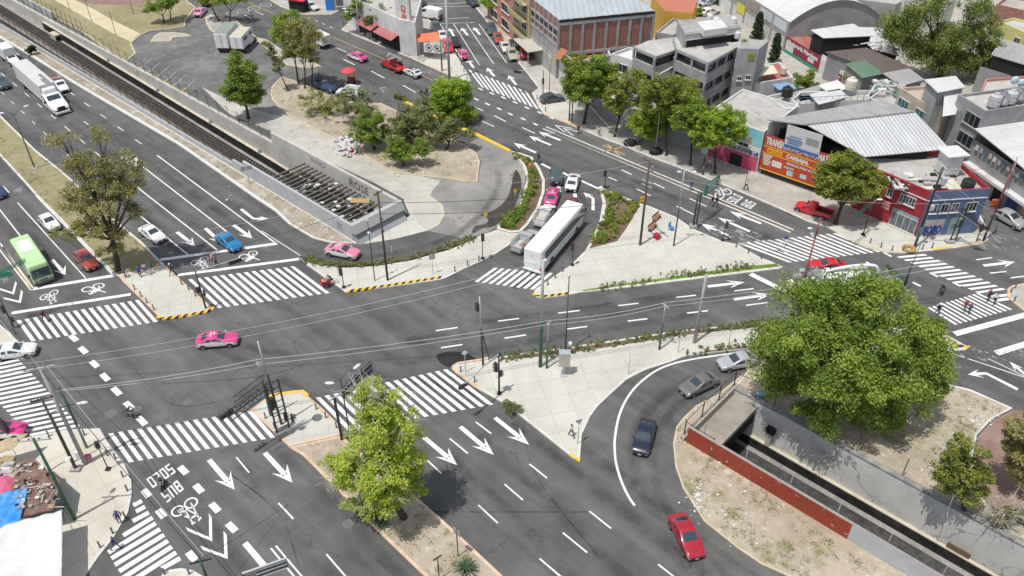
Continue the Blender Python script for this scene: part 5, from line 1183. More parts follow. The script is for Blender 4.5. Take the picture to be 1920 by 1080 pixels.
tree('huge spreading green pepper tree overhanging the road and the lower cutting',(1592,775),[(1475,650,66,52),(1560,590,80,56),(1650,590,80,55),(1720,660,66,60),(1500,720,66,52),(1600,680,90,70),(1690,740,58,55,-2),(1560,770,52,45,-3),(1440,620,30,24),(1450,700,36,34),(1620,560,62,36),(1520,560,44,34),(1640,770,48,45,-2.5),(1750,640,38,38),(1500,552,40,26),(1545,540,44,24),(1605,540,44,26),(1560,700,70,60,-4),(1650,690,70,60,-4),(1500,650,60,50,-4),(1745,705,30,50)],L_PEPPER,bs=1.06,dens=1.4,size=.17,trunk=.5,seed=5,clump=1.15,nper=150,flat=.55,droop=.3,shell=.72)
tree('tall sparse brownish tree leaning over the left median by the stop lines',(223,508),[(205,370,62,45),(150,300,36,26),(186,258,16,20),(225,315,40,30),(140,375,36,26),(258,395,26,16),(180,425,50,32),(240,345,30,22),(115,260,22,12),(170,330,44,34),(232,440,20,18),(120,440,24,14),(262,320,18,12),(205,470,28,14)],L_BROWN,bs=1.18,dens=1.0,size=.15,trunk=.34,seed=8,clump=.68,gaps=.5,nper=52)
tree('dense dark green pear shaped tree at the edge of the parking lot',(466,222),[(448,118,22,22),(458,145,38,30),(455,170,44,30),(466,180,34,24),(440,160,30,30)],L_MID,dens=1.5,size=.19,trunk=.24,seed=11,clump=.7)
tree('slim tree with a reddish trunk and olive crown beside the navy car',(560,158),[(552,70,28,22),(540,50,22,16),(548,92,22,18)],L_OLIVE,bs=1.20,dens=.9,size=.17,trunk=.17,seed=12,clump=.6,gaps=.2)
tree('slim tall tree in the middle of the three by the navy car',(572,167),[(570,62,28,26),(566,90,24,20),(575,110,14,12)],L_BROWN,bs=1.20,dens=.8,size=.17,trunk=.15,seed=13,clump=.6,gaps=.25)
tree('slim tall tree right of the three by the navy car',(585,170),[(585,70,22,26),(578,95,18,16),(595,110,8,5)],L_BROWN,bs=1.20,dens=.7,size=.16,trunk=.14,seed=14,clump=.6,gaps=.3)
tree('bright green young tree on the traffic island behind the slim trees',(535,111),[(528,38,20,14),(548,30,18,10),(520,55,16,14),(526,75,14,12)],L_BRIGHT,dens=1.0,size=.18,trunk=.14,seed=15,clump=.6)
tree('small tree with a thin bent trunk on the tan bed by the parking lot',(541,171),[(520,118,16,14),(505,95,14,12),(525,128,14,10),(498,82,9,7)],L_DULL,dens=.8,size=.16,trunk=.11,seed=16,clump=.55,gaps=.2)
tree('feathery yellow-green shrubby tree at the left of the park bed',(622,214),[(612,205,34,22),(592,225,22,18),(605,240,16,14),(580,185,24,16),(630,190,20,14)],L_OLIVE,bs=1.20,dens=.7,size=.14,trunk=.10,seed=17,clump=.6,gaps=.2,name='shrubby_tree')
tree('loose dull green tree with bare twigs behind the white delivery van',(690,232),[(660,185,34,16),(690,190,22,22),(675,205,30,16),(640,200,22,14)],L_DULL,bs=1.20,dens=.6,size=.15,trunk=.14,seed=18,clump=.6,gaps=.3,twigs=40)
tree('round dark green tree above the rubbish heap',(702,281),[(693,222,26,20),(690,245,32,22),(705,255,20,16),(675,255,18,14)],L_MID,bs=1.20,dens=1.1,size=.16,trunk=.2,seed=19,clump=.6)
tree('wide tangled green tree in the middle of the park bed',(768,275),[(770,222,36,20),(745,240,24,20),(790,240,30,24),(770,255,30,18),(730,250,16,16),(800,215,20,14)],L_DULL,bs=1.20,dens=1.15,size=.15,trunk=.19,seed=20,clump=.6,twigs=30,gaps=.1)
tree('low bushy green tree nearest the loop road in the park bed',(757,313),[(765,282,32,18),(745,290,22,14),(790,280,22,14),(735,270,20,16)],L_MID,bs=1.20,dens=1.15,size=.16,trunk=.17,seed=21,clump=.6)
tree('green tree by the black and white board in the park bed',(838,281),[(833,245,24,18),(850,235,18,14),(825,258,16,12),(872,250,18,10)],L_DULL,bs=1.20,dens=1.1,size=.16,trunk=.17,seed=22,clump=.6)
tree('tallest bright green tree of the park bed, beside the avenue',(847,232),[(845,175,34,26),(865,165,20,18),(825,185,22,24),(862,205,28,24),(840,205,26,18),(878,225,16,16)],L_BRIGHT,bs=1.20,dens=1.5,size=.2,trunk=.22,seed=23,clump=.7)
tree('small olive tree by the yield sign of the park bed',(744,214),[(748,182,14,10),(758,186,12,8)],L_OLIVE,dens=1.0,size=.15,trunk=.09,seed=24,clump=.5)
tree('grey-green scrubby tree between the yield sign and the tall bright tree',(800,236),[(795,195,20,14),(810,205,18,14),(790,215,16,12)],L_DULL,bs=1.20,dens=.9,size=.15,trunk=.12,seed=25,clump=.55,twigs=30)
tree('green tree with twin trunks on the park lawn, left one',(308,44),[(300,8,28,14),(285,14,20,12),(318,2,16,10)],L_MID,dens=1.1,size=.19,trunk=.16,seed=26,clump=.65)
tree('thin dark tree right behind the twin trunked lawn tree',(320,38),[(322,-2,20,12),(312,10,12,8)],L_MID,dens=1.0,size=.19,trunk=.12,seed=27,clump=.65)
tree('leaning tree at the top edge on the traffic island',(411,39),[(396,-8,30,14),(380,0,16,9)],L_OLIVE,dens=1.0,size=.2,trunk=.17,seed=28,clump=.65,ground=.14)
tree('forked tree beside the two parked box trucks',(431,40),[(432,-6,32,14),(415,4,14,9),(450,0,14,8)],L_BRIGHT,dens=.9,size=.2,trunk=.17,seed=29,clump=.65,ground=.14)
tree('green street tree at the rounded kerb of the far corner',(675,61),[(665,14,22,14),(655,30,14,12),(682,5,16,12),(690,28,10,10)],L_MID,dens=1.0,size=.19,trunk=.16,seed=30,clump=.65,ground=.14)
tree('dusty grey-green street tree before the red awnings',(706,73),[(705,30,22,16),(720,20,16,12),(692,36,14,12)],L_DULL,dens=.75,size=.17,trunk=.13,seed=31,clump=.6,gaps=.25,ground=.14)
tree('leafy tree at the top of the side street',(924,36),[(915,4,22,10),(930,-4,20,10)],L_BRIGHT,dens=1.2,size=.2,trunk=.16,seed=32,clump=.7,ground=.14)
tree('dense green tree at the street corner by the parked black car',(1095,231),[(1105,128,40,22),(1085,150,28,24),(1125,148,30,24),(1105,165,42,22),(1090,175,22,14),(1140,165,16,16)],L_MID,bs=1.42,dens=1.45,size=.2,trunk=.24,seed=33,clump=.7,ground=.14)
tree('yellowish street tree second along the shaded pavement',(1152,256),[(1165,165,24,18),(1180,185,26,20),(1155,195,24,16),(1190,150,20,14)],L_OLIVE,bs=1.42,dens=1.0,size=.18,trunk=.17,seed=34,clump=.65,gaps=.12,ground=.14)
tree('bright round street tree above the dark rock on the shaded pavement',(1196,272),[(1225,215,30,18),(1205,228,24,18),(1245,232,20,20),(1222,245,26,16)],L_BRIGHT,bs=1.42,dens=1.3,size=.18,trunk=.16,seed=35,clump=.65,ground=.14)
tree('broad dull street tree in front of the white terrace building',(1249,291),[(1250,165,34,20),(1222,175,26,18),(1280,172,30,20),(1265,190,34,20),(1240,195,24,16)],L_OLIVE,bs=1.42,dens=1.2,size=.18,trunk=.18,seed=36,clump=.65,ground=.14)
tree('dark leaved street tree left of the bright one by the turquoise shop',(1294,309),[(1300,205,30,22),(1285,225,24,22),(1315,225,24,20),(1300,240,26,14)],L_MID,bs=1.42,dens=1.25,size=.18,trunk=.17,seed=37,clump=.65,ground=.14)
tree('bright green tree directly beside the turquoise shop front',(1340,324),[(1345,215,30,15),(1365,232,36,16),(1325,240,32,16),(1370,252,24,12),(1340,260,30,12),(1310,268,16,8)],L_BRIGHT,bs=1.42,dens=1.2,size=.18,trunk=.2,seed=38,clump=.6,ground=.14)
tree('rounded rusty green tree in front of the orange garage and the red pickup',(1566,419),[(1592,318,44,26),(1562,335,36,26),(1622,338,36,26),(1590,352,54,24),(1560,356,28,16),(1635,355,22,18)],L_OLIVE,bs=1.20,dens=1.7,size=.19,trunk=.26,seed=39,clump=.65,ground=.14)
tree('great drooping willow-like tree between the sheds and the yellow house',(1762,150),[(1690,40,46,34),(1730,20,44,28),(1790,65,50,34),(1840,45,44,36),(1760,80,38,40),(1700,75,36,32),(1815,100,44,40),(1780,115,36,34),(1850,80,30,34),(1675,55,30,26),(1830,5,40,20),(1760,-5,40,20),(1725,100,30,26),(1840,115,24,30)],L_WILLOW,dens=1.3,size=.2,trunk=.5,seed=40,clump=1.0,droop=.9,flat=.35,nper=60)
tree('round olive tree beside the red path at the lower right',(1808,962),[(1812,850,44,30),(1795,880,40,32),(1828,885,38,32),(1790,915,30,24),(1815,918,36,24),(1775,900,24,22)],L_OLIVE,dens=1.5,size=.15,trunk=.17,seed=41,clump=.55,gaps=.1,twigs=30)
tree('rusty olive tree cut by the right edge, beyond the red path',(1925,925),[(1918,800,34,30),(1905,835,34,34),(1930,850,34,36),(1905,870,26,26),(1925,895,24,22)],L_BROWN,dens=1.4,size=.15,trunk=.18,seed=42,clump=.55)
tree('nearly leafless reddish small tree at the lower right corner',(1884,990),[(1888,955,22,20),(1870,968,14,10)],L_BROWN,dens=.12,size=.1,trunk=.09,seed=43,clump=.4,twigs=120)
tree('scraggly bush behind the leafless tree at the lower right corner',(1905,985),[(1908,960,20,16),(1915,985,16,12)],L_DULL,dens=.8,size=.13,trunk=.06,seed=44,clump=.45,gaps=.2,name='bush')
tree('small yellow-green tree among the white roofed houses',(1516,172),[(1500,150,18,12),(1520,140,14,10),(1515,158,20,10)],L_MID,dens=1.2,size=.18,trunk=.14,seed=45,clump=.6)
tree('brownish tree beside the green shed',(1608,175),[(1600,145,20,10),(1605,158,18,12)],L_OLIVE,dens=1.0,size=.18,trunk=.12,seed=46,clump=.6)
tree('flowering yellow-green tree on the roof garden behind the corner tree',(1160,112),[(1145,75,18,8),(1165,78,22,9),(1185,74,16,7)],L_BRIGHT,dens=1.2,size=.2,trunk=.12,seed=47,clump=.6)
tree('round clipped bush on the far street behind the grey terraces',(1308,31),[(1308,22,11,8)],L_BRIGHT,dens=2.0,size=.2,trunk=.12,seed=48,clump=.5,name='bush')
tree('round dark bush against the grey wall at the top left',(60,104),[(58,94,9,8)],L_DARK,dens=2.0,size=.16,trunk=.08,seed=49,clump=.45,name='bush')
tree('low dark bush at the kerb of the pale south island',(958,776),[(958,764,14,10),(968,768,10,8),(949,757,8,6)],L_DULL,dens=2.2,size=.11,trunk=.05,seed=50,clump=.35,name='bush')
tree('dark shrub under the lime green tree on the near median',(705,968),[(700,958,20,12),(682,952,14,10)],L_DARK,dens=1.6,size=.13,trunk=.06,seed=51,clump=.4,name='bush')
tree('distant dry bush by the brick houses in the top right corner',(1895,30),[(1880,22,22,8),(1905,22,20,8)],L_OLIVE,dens=1.0,size=.2,trunk=.12,seed=52,clump=.6,name='bush')
def cypress(label,base,top,rpx,seed):
 b=G(*base);h=height_of(b,top);k=px_m(b);r=rpx/k;t=thing('cypress_tree',label,'tree',b);nr=np.random.default_rng(seed);C=[];S=[];T_=[]
 for _ in range(150):
  z=nr.random()**.8;rr=r*(1-z)**.6*(.5+.5*nr.random())*.9+.05;a=nr.random()*6.283;C.append((b.x+rr*math.cos(a),b.y+rr*math.sin(a),.4+z*(h-.6)));S.append(.4);T_.append(.45+.15*nr.normal())
 mb=MB();mb.tube([b,b+Vector((0,0,h*.9))],[.14,.03],7);o=mb.build('trunk',BARK,t);o.matrix_parent_inverse=Matrix.Translation(-b);leaf_cloud('crown',C,40,S,.15,L_DARK,t,T_,seed=seed,flat=.1)
cypress('slender dark cypress standing farther up the street wall',(1417,75),22,11,61);cypress('thick dark cypress nearer the grey terrace building',(1449,118),62,12,62)
def rosette(label,base,rpx,seed,name='agave_plant'):
 0
 b=G(*base);r=rpx/px_m(b);mb=MB();rng=random.Random(seed)
 for k in range(34):
  a=k*2.39996;e=.15+.8*(k/34);d=Vector((math.cos(a),math.sin(a),0));w=Vector((-d.y,d.x,0))*.06;p0=b+Vector((0,0,.15));p1=p0+d*r*.55*math.cos(e*.9)+Vector((0,0,r*.8*e));p2=p0+d*r*math.cos(e*.8)+Vector((0,0,r*.75*e-.1+rng.uniform(-.1,.1)))
  mb.add([p0-w*.7,p0+w*.7,p1+w,p1-w,p2],[(0,1,2,3),(3,2,4)])
 mb.tube([b,b+Vector((0,0,.3))],.12,7);tag(mb.build(name,mat('agave_green',(.06,.10,.05),.5,var=.3)),label,'plant')
rosette('spiky green agave at the bottom of the near median',(874,1072),30,1);rosette('dark spiky agave in the shade under the lime green tree',(716,985),18,2)
def bed(name,label,px,n,h,m,seed,z=.15,size=.13,spread=.38,along=True,per=38):
 P=smooth_line(gpts(px,z),8);nr=np.random.default_rng(seed);C=[];S=[];T_=[]
 for _ in range(n):
  p=P[nr.integers(len(P))];C.append((p.x+nr.normal()*.35,p.y+nr.normal()*.35,z+h*(.25+.55*nr.random())));S.append(spread*(.6+.7*nr.random()));T_.append(.5+.2*nr.normal())
 o=leaf_cloud(name,C,per,S,size,m,None,T_,seed=seed,flat=.3);tag(o,kind='stuff')
bed('hedge_planting','',[(962,292),(985,300),(998,318),(1000,338),(998,355)],45,.7,L_OLIVE,71);bed('hedge_planting','',[(992,362),(985,385),(975,402),(962,415),(952,425)],95,.8,L_MID,72,spread=.5)
bed('hedge_planting','',[(970,398),(958,412),(950,422)],26,.8,L_MID,73,spread=.5)
bed('hedge_planting','',[(1137,362),(1148,385),(1142,410),(1128,432),(1122,448)],62,.6,L_MID,74);bed('hedge_planting','',[(1150,368),(1180,383),(1188,388),(1170,412),(1150,438),(1130,449),(1118,452)],80,.6,L_OLIVE,75)
bed('shrub_planting','',[(948,671),(1060,656),(1180,638),(1277,624),(1380,612),(1418,608)],330,.4,L_DULL,76,spread=.2,size=.09,per=22);bed('shrub_planting','',[(578,486),(594,493),(640,498),(706,494),(772,483),(840,464),(888,447)],330,.4,L_DULL,77,spread=.2,size=.09,per=22)
bed('shrub_planting','',[(1292,663),(1330,657),(1380,651),(1428,646)],34,.5,L_DULL,78,spread=.2,size=.09);bed('shrub_planting','',[(1130,541),(1243,520),(1325,509),(1403,500)],150,.4,L_DULL,79,spread=.16,size=.09,per=16)
def tufts(name,regions,n,seed,m,size=.06):
 nr=np.random.default_rng(seed);C=[];T_=[]
 for (poly,z,cnt)in regions:
  us=[p[0]for p in poly];vs_=[p[1]for p in poly];k=0
  while k<cnt:
   u,v=nr.uniform(min(us),max(us)),nr.uniform(min(vs_),max(vs_));ins=False;j=len(poly)-1
   for i in range(len(poly)):
    if (vs_[i]>v)!=(vs_[j]>v)and u<(us[j]-us[i])*(v-vs_[i])/(vs_[j]-vs_[i])+us[i]:ins=not ins
    j=i
   k+=1
   if not ins:continue
   p=G(u,v,z)
   if math.sin(p.x*.9)*math.sin(p.y*.8+1)+nr.normal()*.4<.15:continue
   C.append((p.x,p.y,z+.05));T_.append(nr.random())
 o=leaf_cloud(name,C,14,.34,size,m,None,T_,seed=seed,flat=.0,squash=.35);tag(o,kind='stuff')
L_GRASS=leaf_mat('grass_blades',(.14,.16,.05),(.25,.25,.10),(.38,.34,.18),.2)
tufts('dry_grass',[([(1270,800),(1580,1030),(1660,1080),(1480,1080),(1320,970),(1265,880)],.1,1500),([(1400,700),(1740,715),(1895,768),(1830,815),(1820,900),(1600,840)],.1,1500),([(545,840),(640,820),(840,990),(940,1080),(800,1080),(640,920)],.14,900),([(0,70),(330,250),(680,450),(590,445),(437,340),(130,150)],.16,1000),([(0,215),(310,497),(215,510),(0,290)],.14,1400),([(550,160),(720,200),(895,300),(890,335),(700,300),(520,190)],.14,900)],0,81,L_GRASS)
tufts('turf_blades',[([(1100,543),(1243,521),(1455,494),(1462,499),(1325,516),(1100,546)],.15,900)],0,82,leaf_mat('turf_leaf',(.12,.2,.03),(.19,.28,.05),(.28,.36,.09),.2),.07)
STEEL_G=mat('pole_green',(.035,.10,.065),.55,var=.25);STEEL_B=mat('pole_black',(.03,.03,.032),.5,var=.25);STEEL_L=mat('pole_light_grey',(.42,.43,.43),.5,var=.12);CONC_P=mat('concrete_pole',(.36,.35,.33),.9,var=.2,scale=2)
WOOD_P=mat('wood_pole',(.10,.075,.05),.9,var=.35,scale=2,stretch=(4,4,.5));RUST_P=mat('red_pole',(.30,.075,.065),.6,var=.2);LAMPW=mat('lamp_housing',(.62,.63,.63),.4,var=.06);INSUL=mat('insulator',(.16,.12,.10),.4,var=.2)
SIGN_Y=mat('sign_yellow',(.72,.38,.03),.5,var=.1);SIGN_G=mat('sign_green',(.02,.20,.11),.45,var=.08);SIGN_BACK=mat('sign_back',(.30,.31,.31),.5,var=.15);SIGN_W=mat('sign_white',(.72,.72,.70),.5,var=.05);CABLE=mat('cable',(.40,.395,.38),.6,var=.1);CABLE_D=mat('cable_dark',(.03,.03,.03),.6,var=.1)
LENS_R=mat('lens_red',(.25,.01,.01),.2,var=.1);LENS_A=mat('lens_amber',(.25,.12,.01),.2,var=.1);LENS_G=mat('lens_green',(.01,.15,.06),.2,var=.1)
def sub(o,t):o.parent=t;o.matrix_parent_inverse=Matrix.Translation(-t.location);return o
POLES={}
def pole(label,base,top,r=.09,m=STEEL_B,name='street_pole',cat='pole',z0=.14,bands=None,foot=False,lean=None,r1=None,group=None):
 0
 b=G(base[0],base[1],z0);h=height_of((b.x,b.y),top)if not isinstance(top,tuple)else None
 e=at_y(top[0],top[1],b.y)if h is None else Vector((b.x,b.y,h))
 t=thing(name,label,cat,b,0,group);segs=bands or [(1.0,m)];f0=0;r1=r1 or r*.65
 for f1,mm in segs:
  mb=MB();mb.tube([b.lerp(e,f0),b.lerp(e,(f0+f1)/2),b.lerp(e,f1)],[r+(r1-r)*f0,r+(r1-r)*(f0+f1)/2,r+(r1-r)*f1],10);sub(mb.build('shaft',mm,t,smooth=True),t);f0=f1
 if foot:mb=MB();mb.box(b+Vector((0,0,.06)),(.45,.45,.12));sub(mb.build('base_plate',mm,t),t)
 return t,b,e
def lamp_arm(t,e,px,m=STEEL_G,r=.045,y=None,head=True,rise=.2,hl=.75):
 q=at_y(px[0],px[1],(y or e.y));mid=e.lerp(q,.55)+Vector((0,0,rise));mb=MB();mb.tube([e,mid,q],[r,r*.85,r*.7],8);sub(mb.build('arm',m,t,smooth=True),t)
 if head:
  d=(q-e);d.z=0;d.normalize();mb=MB();Y=Vector((-d.y,d.x,0));c=q+d*hl*.3
  prof=[(-.5,.10,.05),(-.2,.17,.08),(.2,.18,.09),(.5,.08,.05)];V=[]
  for f,w,h in prof:V+=[c+d*hl*f+Y*w+Vector((0,0,0)),c+d*hl*f+Y*w*.6+Vector((0,0,h)),c+d*hl*f-Y*w*.6+Vector((0,0,h)),c+d*hl*f-Y*w]
  F=[(i*4+k,i*4+(k+1)%4,i*4+4+(k+1)%4,i*4+4+k)for i in range(3)for k in range(4)]+[(3,2,1,0),(12,13,14,15)]
  mb.add(V,F);sub(mb.build('lamp_head',LAMPW,t),t)
def signal_head(t,p,rz=0.0,n=3,horiz=False,s=1.0):
 X=Vector((math.cos(rz),math.sin(rz),0));Y=Vector((-X.y,X.x,0));Z=Vector((0,0,1));U=Y if horiz else Z;V=Z if horiz else Y
 mb=MB();mb.box(p,(.22*s,.34*s,.34*n*s),axes=(X,V,U))if not horiz else mb.box(p,(.22*s,.34*s,.34*n*s),axes=(X,V,U))
 for k in range(n):
  c=p+U*((k-(n-1)/2)*.34*s)+X*.11*s
  for a in range(5):
   th=math.pi*a/4;q=c+V*math.cos(th)*.14*s+U*0+(Z if not horiz else Z)*math.sin(th)*.10*s;mb.beam(q,q+X*.2*s,.04,.02)
 h=sub(mb.build('signal_head',STEEL_B,t),t)
 for k,mm in zip(range(n),(LENS_G,LENS_A,LENS_R)):
  c=p+U*((k-(n-1)/2)*.34*s)+X*.115*s;mb=MB();vs_=[c+V*math.cos(2*math.pi*a/12)*.12*s+U*math.sin(2*math.pi*a/12)*.12*s for a in range(12)]
  mb.add(vs_,[tuple(range(12))]);mb.build('lens',mm,h)
 return h
def truss(t,a,b,w=.5,h=.6,m=STEEL_B,n=9,name='truss_arm'):
 a,b=Vector(a),Vector(b);d=(b-a);L=d.length;X=d.normalized();Y=Vector((0,0,1)).cross(X).normalized()*w/2;Z=Vector((0,0,h));mb=MB()
 for s in (1,-1):
  mb.beam(a+Y*s,b+Y*s,.055,.055);mb.beam(a+Y*s+Z,b+Y*s+Z,.055,.055)
  for k in range(n):p,q=a.lerp(b,k/n),a.lerp(b,(k+1)/n);mb.beam(p+Y*s+(Z if k%2 else Z*0),q+Y*s+(Z*0 if k%2 else Z),.03,.03)
 for k in range(n+1):p=a.lerp(b,k/n);mb.beam(p-Y,p+Y,.04,.04);mb.beam(p-Y+Z,p+Y+Z,.04,.04)
 return sub(mb.build(name,m,t),t)
def board(t,c,d,w,h,m,th=.08,name='sign_board',tilt=0.0):
 0
 d=Vector(d).normalized();N=Vector((-d.y,d.x,0));mb=MB();mb.box(c,(w,th,h),axes=(d,N,Vector((0,0,1))));return sub(mb.build(name,m,t),t)
def crossarm(t,p,d,w=2.2,m=WOOD_P,pins=4):
 d=Vector(d).normalized();mb=MB();mb.beam(p-d*w/2,p+d*w/2,.11,.12);sub(mb.build('crossarm',m,t),t);mb=MB()
 for k in range(pins):q=p+d*w*(-.45+.9*k/(pins-1));mb.lathe([(.03,0),(.06,.08),(.04,.12),(.07,.16),(0.001,.24)],q+Vector((0,0,.05)),8)
 sub(mb.build('insulators',INSUL,t),t)['kind']='stuff'
AV=RD;AVN=RN
t,b,e=pole('tall brown wooden pole in the cycle path beside the globe lamp',(727,525),358,.15,WOOD_P,'utility_pole');crossarm(t,e-Vector((0,0,.3)),RN,1.2);mb=MB()
for k in range(3):mb.lathe([(.05,0),(.09,.12),(.05,.2)],e-Vector((-.18,0,2.2+k*1.6)),8)
sub(mb.build('cable_clamps',STEEL_B,t),t);PW=e
t,b,e=pole('slim dark lamp post with a round globe halfway, in the cycle path',(703,526),413,.07,STEEL_B,'street_lamp','lamp');mb=MB();mb.ball(b.lerp(e,.80),.2,n=12);sub(mb.build('globe',LAMPW,t,smooth=True),t);mb=MB();mb.ball(e,.13,n=10);sub(mb.build('cap',LAMPW,t,smooth=True),t)
def ped_signal(label,base,top,rz,arm=None):
 t,b,e=pole(label,base,top,.06,STEEL_B,'signal_post','traffic light',foot=True);signal_head(t,e-Vector((0,0,.5))+Vector((math.cos(rz)*.15,math.sin(rz)*.15,0)),rz);return t,b,e
ped_signal('black signal post at the tip of the cycle path by the coach',(905,485),438,R(-60));ped_signal('black signal post with a mirror lamp on the kerb right of the coach',(1073,497),455,R(-120));ped_signal('signal post at the pointed tip of the plaza bed, by the white queue line',(1134,351),318,R(-130));ped_signal('thin signal post at the plaza edge beside the three arrows',(1355,451),415,R(-30))
ped_signal('short signal post by the tricycle at the left end of the cycle path',(645,539),502,R(-120))
t,b,e=pole('tall thin brown lamp post on the planted strip behind the control cabinet',(1060,657),516,.085,WOOD_P,'street_lamp','lamp');mb=MB();mb.ball(e,.16,n=10);sub(mb.build('cap',LAMPW,t,smooth=True),t)
t,b,e=pole('tallest pole of the south island, dark green below and grey above',(1013,687),488,.2,STEEL_G,'street_pole',bands=[(.47,STEEL_G),(1,STEEL_L)],r1=.13);mb=MB();mb.ball(e+Vector((.2,0,0)),.18,n=10);mb.beam(e,e+Vector((.3,0,0)),.07,.07);sub(mb.build('lamp_head',LAMPW,t),t);PB=e
t,b,e=pole('shorter green utility pole beside the tallest one on the south island',(1025,690),604,.12,STEEL_G,'utility_pole',bands=[(.62,STEEL_G),(1,STEEL_L)]);crossarm(t,e-Vector((0,0,.2)),RN,1.0,STEEL_L,3);PA3=e
t,b,e=pole('green utility pole standing alone on the right half of the south island',(1236,655),570,.12,STEEL_G,'utility_pole',bands=[(.6,STEEL_G),(1,STEEL_L)]);crossarm(t,e-Vector((0,0,.2)),(.6,-.8,0),1.1,STEEL_L,3);PA4=e
t,b,e=pole('thick pale concrete pole near the big tree on the south island',(1302,642),514,.2,CONC_P,'street_pole')
t,b,e=pole('leaning two tone signal pole at the corner of the south island',(906,686),(899,556),.12,STEEL_B,'signal_pole','traffic light',bands=[(.56,STEEL_B),(1,STEEL_L)]);signal_head(t,b.lerp(e,.86)+Vector((-.25,0,0)),R(200));mb=MB();mb.tube([b.lerp(e,.55),G(918,677,.14)],.07,8);sub(mb.build('brace',STEEL_B,t),t)
t,b,e=pole('black mast with a long grey signal arm at the left tip of the south island',(936,738),664,.11,STEEL_B,'signal_pole','traffic light',foot=True);q=at_y(868,722,b.y-3.6);mb=MB();mb.tube([e,e.lerp(q,.5)+Vector((0,0,.1)),q],[.08,.07,.055],8);sub(mb.build('arm',STEEL_L,t,smooth=True),t);signal_head(t,q-Vector((0,0,.1)),R(-45),horiz=True);signal_head(t,b.lerp(e,.68)+Vector((-.3,0,0)),R(215),s=1.1);signal_head(t,b.lerp(e,.52)+Vector((.2,0,0)),R(-30),2)
t,b,e=pole('post with a white diamond backed sign at the left tip of the south island',(873,698),657,.04,STEEL_L,'sign_post','sign');mb=MB();mb.box(e-Vector((0,0,.35)),(.5,.03,.5),axes=(Vector((.6,.3,.7)).normalized(),Vector((-.45,.9,0)).normalized(),Vector((-.63,-.3,.7)).normalized()));sub(mb.build('sign_board',SIGN_W,t),t)
b=G(1057,702,.14);t=thing('control_cabinet','beige control cabinet on a single leg in the middle of the south island','cabinet',b);h=height_of((b.x,b.y),662);mb=MB();mb.box(b+Vector((0,0,.03)),(.7,.7,.06));mb.tube([b,b+Vector((0,0,h*.45))],.12,10);sub(mb.build('leg',STEEL_L,t),t);mb=MB();rbox(mb,b+Vector((0,0,h*.72)),(1.15,.75,h*.55),.05);sub(mb.build('box',mat('cabinet_beige',(.44,.41,.35),.6,var=.08),t),t);mb=MB();rbox(mb,b+Vector((0,0,h)),(1.2,.8,.06),.02);sub(mb.build('lid',mat('cabinet_lid',(.36,.38,.42),.5,var=.08),t),t)
def sign(label,base,top,w,h,d,m=SIGN_BACK,dz=None,r=.035,post=STEEL_L,name='sign_post'):
 t,b,e=pole(label,base,top,r,post,name,'sign',z0=.14,r1=r)
 if w:board(t,e-Vector((0,0,(dz if dz is not None else h/2))),d,w,h,m,.03)
 return t,b,e
sign('bare slim sign pole near the kerb of the curve on the south island',(1178,702),662,.06,.5,(1,.2,0));sign('thin sign pole with a narrow grey plate, right of the lone green pole',(1271,661),620,.22,.8,(.3,1,0));sign('thin sign pole beside the silver car under the big tree',(1366,646),612,.08,.4,(.3,1,0))
sign('dark square sign seen from behind in the cycle path',(812,514),476,.62,.8,(1,.15,0),SIGN_BACK);sign('thin bare post at the lower edge of the slip road',(736,486),462,.05,.3,(1,0,0))
for lab,bp,tp in (('small yellow curve sign at the planted end of the cycle path',(911,428),401),('small yellow curve sign at the kerb of the planted median',(966,383),356),('small yellow curve sign among the shrubs at the top of the planted median',(993,325),307)):
 t,b,e=sign(lab,bp,tp,.5,.5,(1,.3,0),SIGN_Y,.1)
t,b,e=sign('white triangular yield sign on a thin post by the park bed',(720,190),168,0,0,(1,0,0));mb=MB();X=Vector((1,.2,0)).normalized()
for s in (0,1,2):a=[Vector((0,0,-.35)),X*.42+Vector((0,0,.3)),X*-.42+Vector((0,0,.3))];mb.beam(e+a[s],e+a[(s+1)%3],.03,.09,up=(0,1,0))
sub(mb.build('sign_board',SIGN_W,t),t)
t,b,e=sign('yield sign on a post at the pointed tip of the south island',(1083,832),792,0,0,(1,0,0),r=.045);mb=MB();mb.add([e+Vector((-.38,-.1,.3)),e+Vector((.35,.25,.2)),e+Vector((.05,.05,-.4)),e+Vector((-.38,-.06,.3)),e+Vector((.35,.29,.2)),e+Vector((.05,.09,-.4))],[(0,2,1),(3,4,5),(0,1,4,3),(1,2,5,4),(2,0,3,5)]);sub(mb.build('sign_board',SIGN_BACK,t),t)
sign('square road sign with a white stripe on the near median',(859,1043),992,.75,.8,(.75,-.65,0),SIGN_BACK,r=.05,post=STEEL_B);sign('small dark plate sign at the bottom of the near median',(824,1086),1045,.8,.2,(.8,.6,0),STEEL_B,.05,r=.05,post=STEEL_B)
sign('grey panel sign on a post beside the grey parapet of the portal',(468,344),312,1.5,.6,(.85,.35,0),SIGN_BACK,r=.05)
t,b,e=pole('tall wooden power pole with cross arms standing in the plaza',(1200,459),300,.16,WOOD_P,'utility_pole',r1=.12)
for k,z in enumerate((.3,2.9,3.5)):crossarm(t,e-Vector((0,0,z)),RD if k else (RD+RN*.3),2.6 if not k else 1.6,STEEL_L if k else WOOD_P)
mb=MB();mb.lathe([(.001,0),(.2,0),(.2,.6),(.001,.65)],e-Vector((-.4,0,1.5)),10);sub(mb.build('transformer',SIGN_BACK,t),t);P15=e;board(t,b.lerp(e,.56)+Vector((-.35,-.1,0)),(1,.2,0),.6,.7,SIGN_Y)
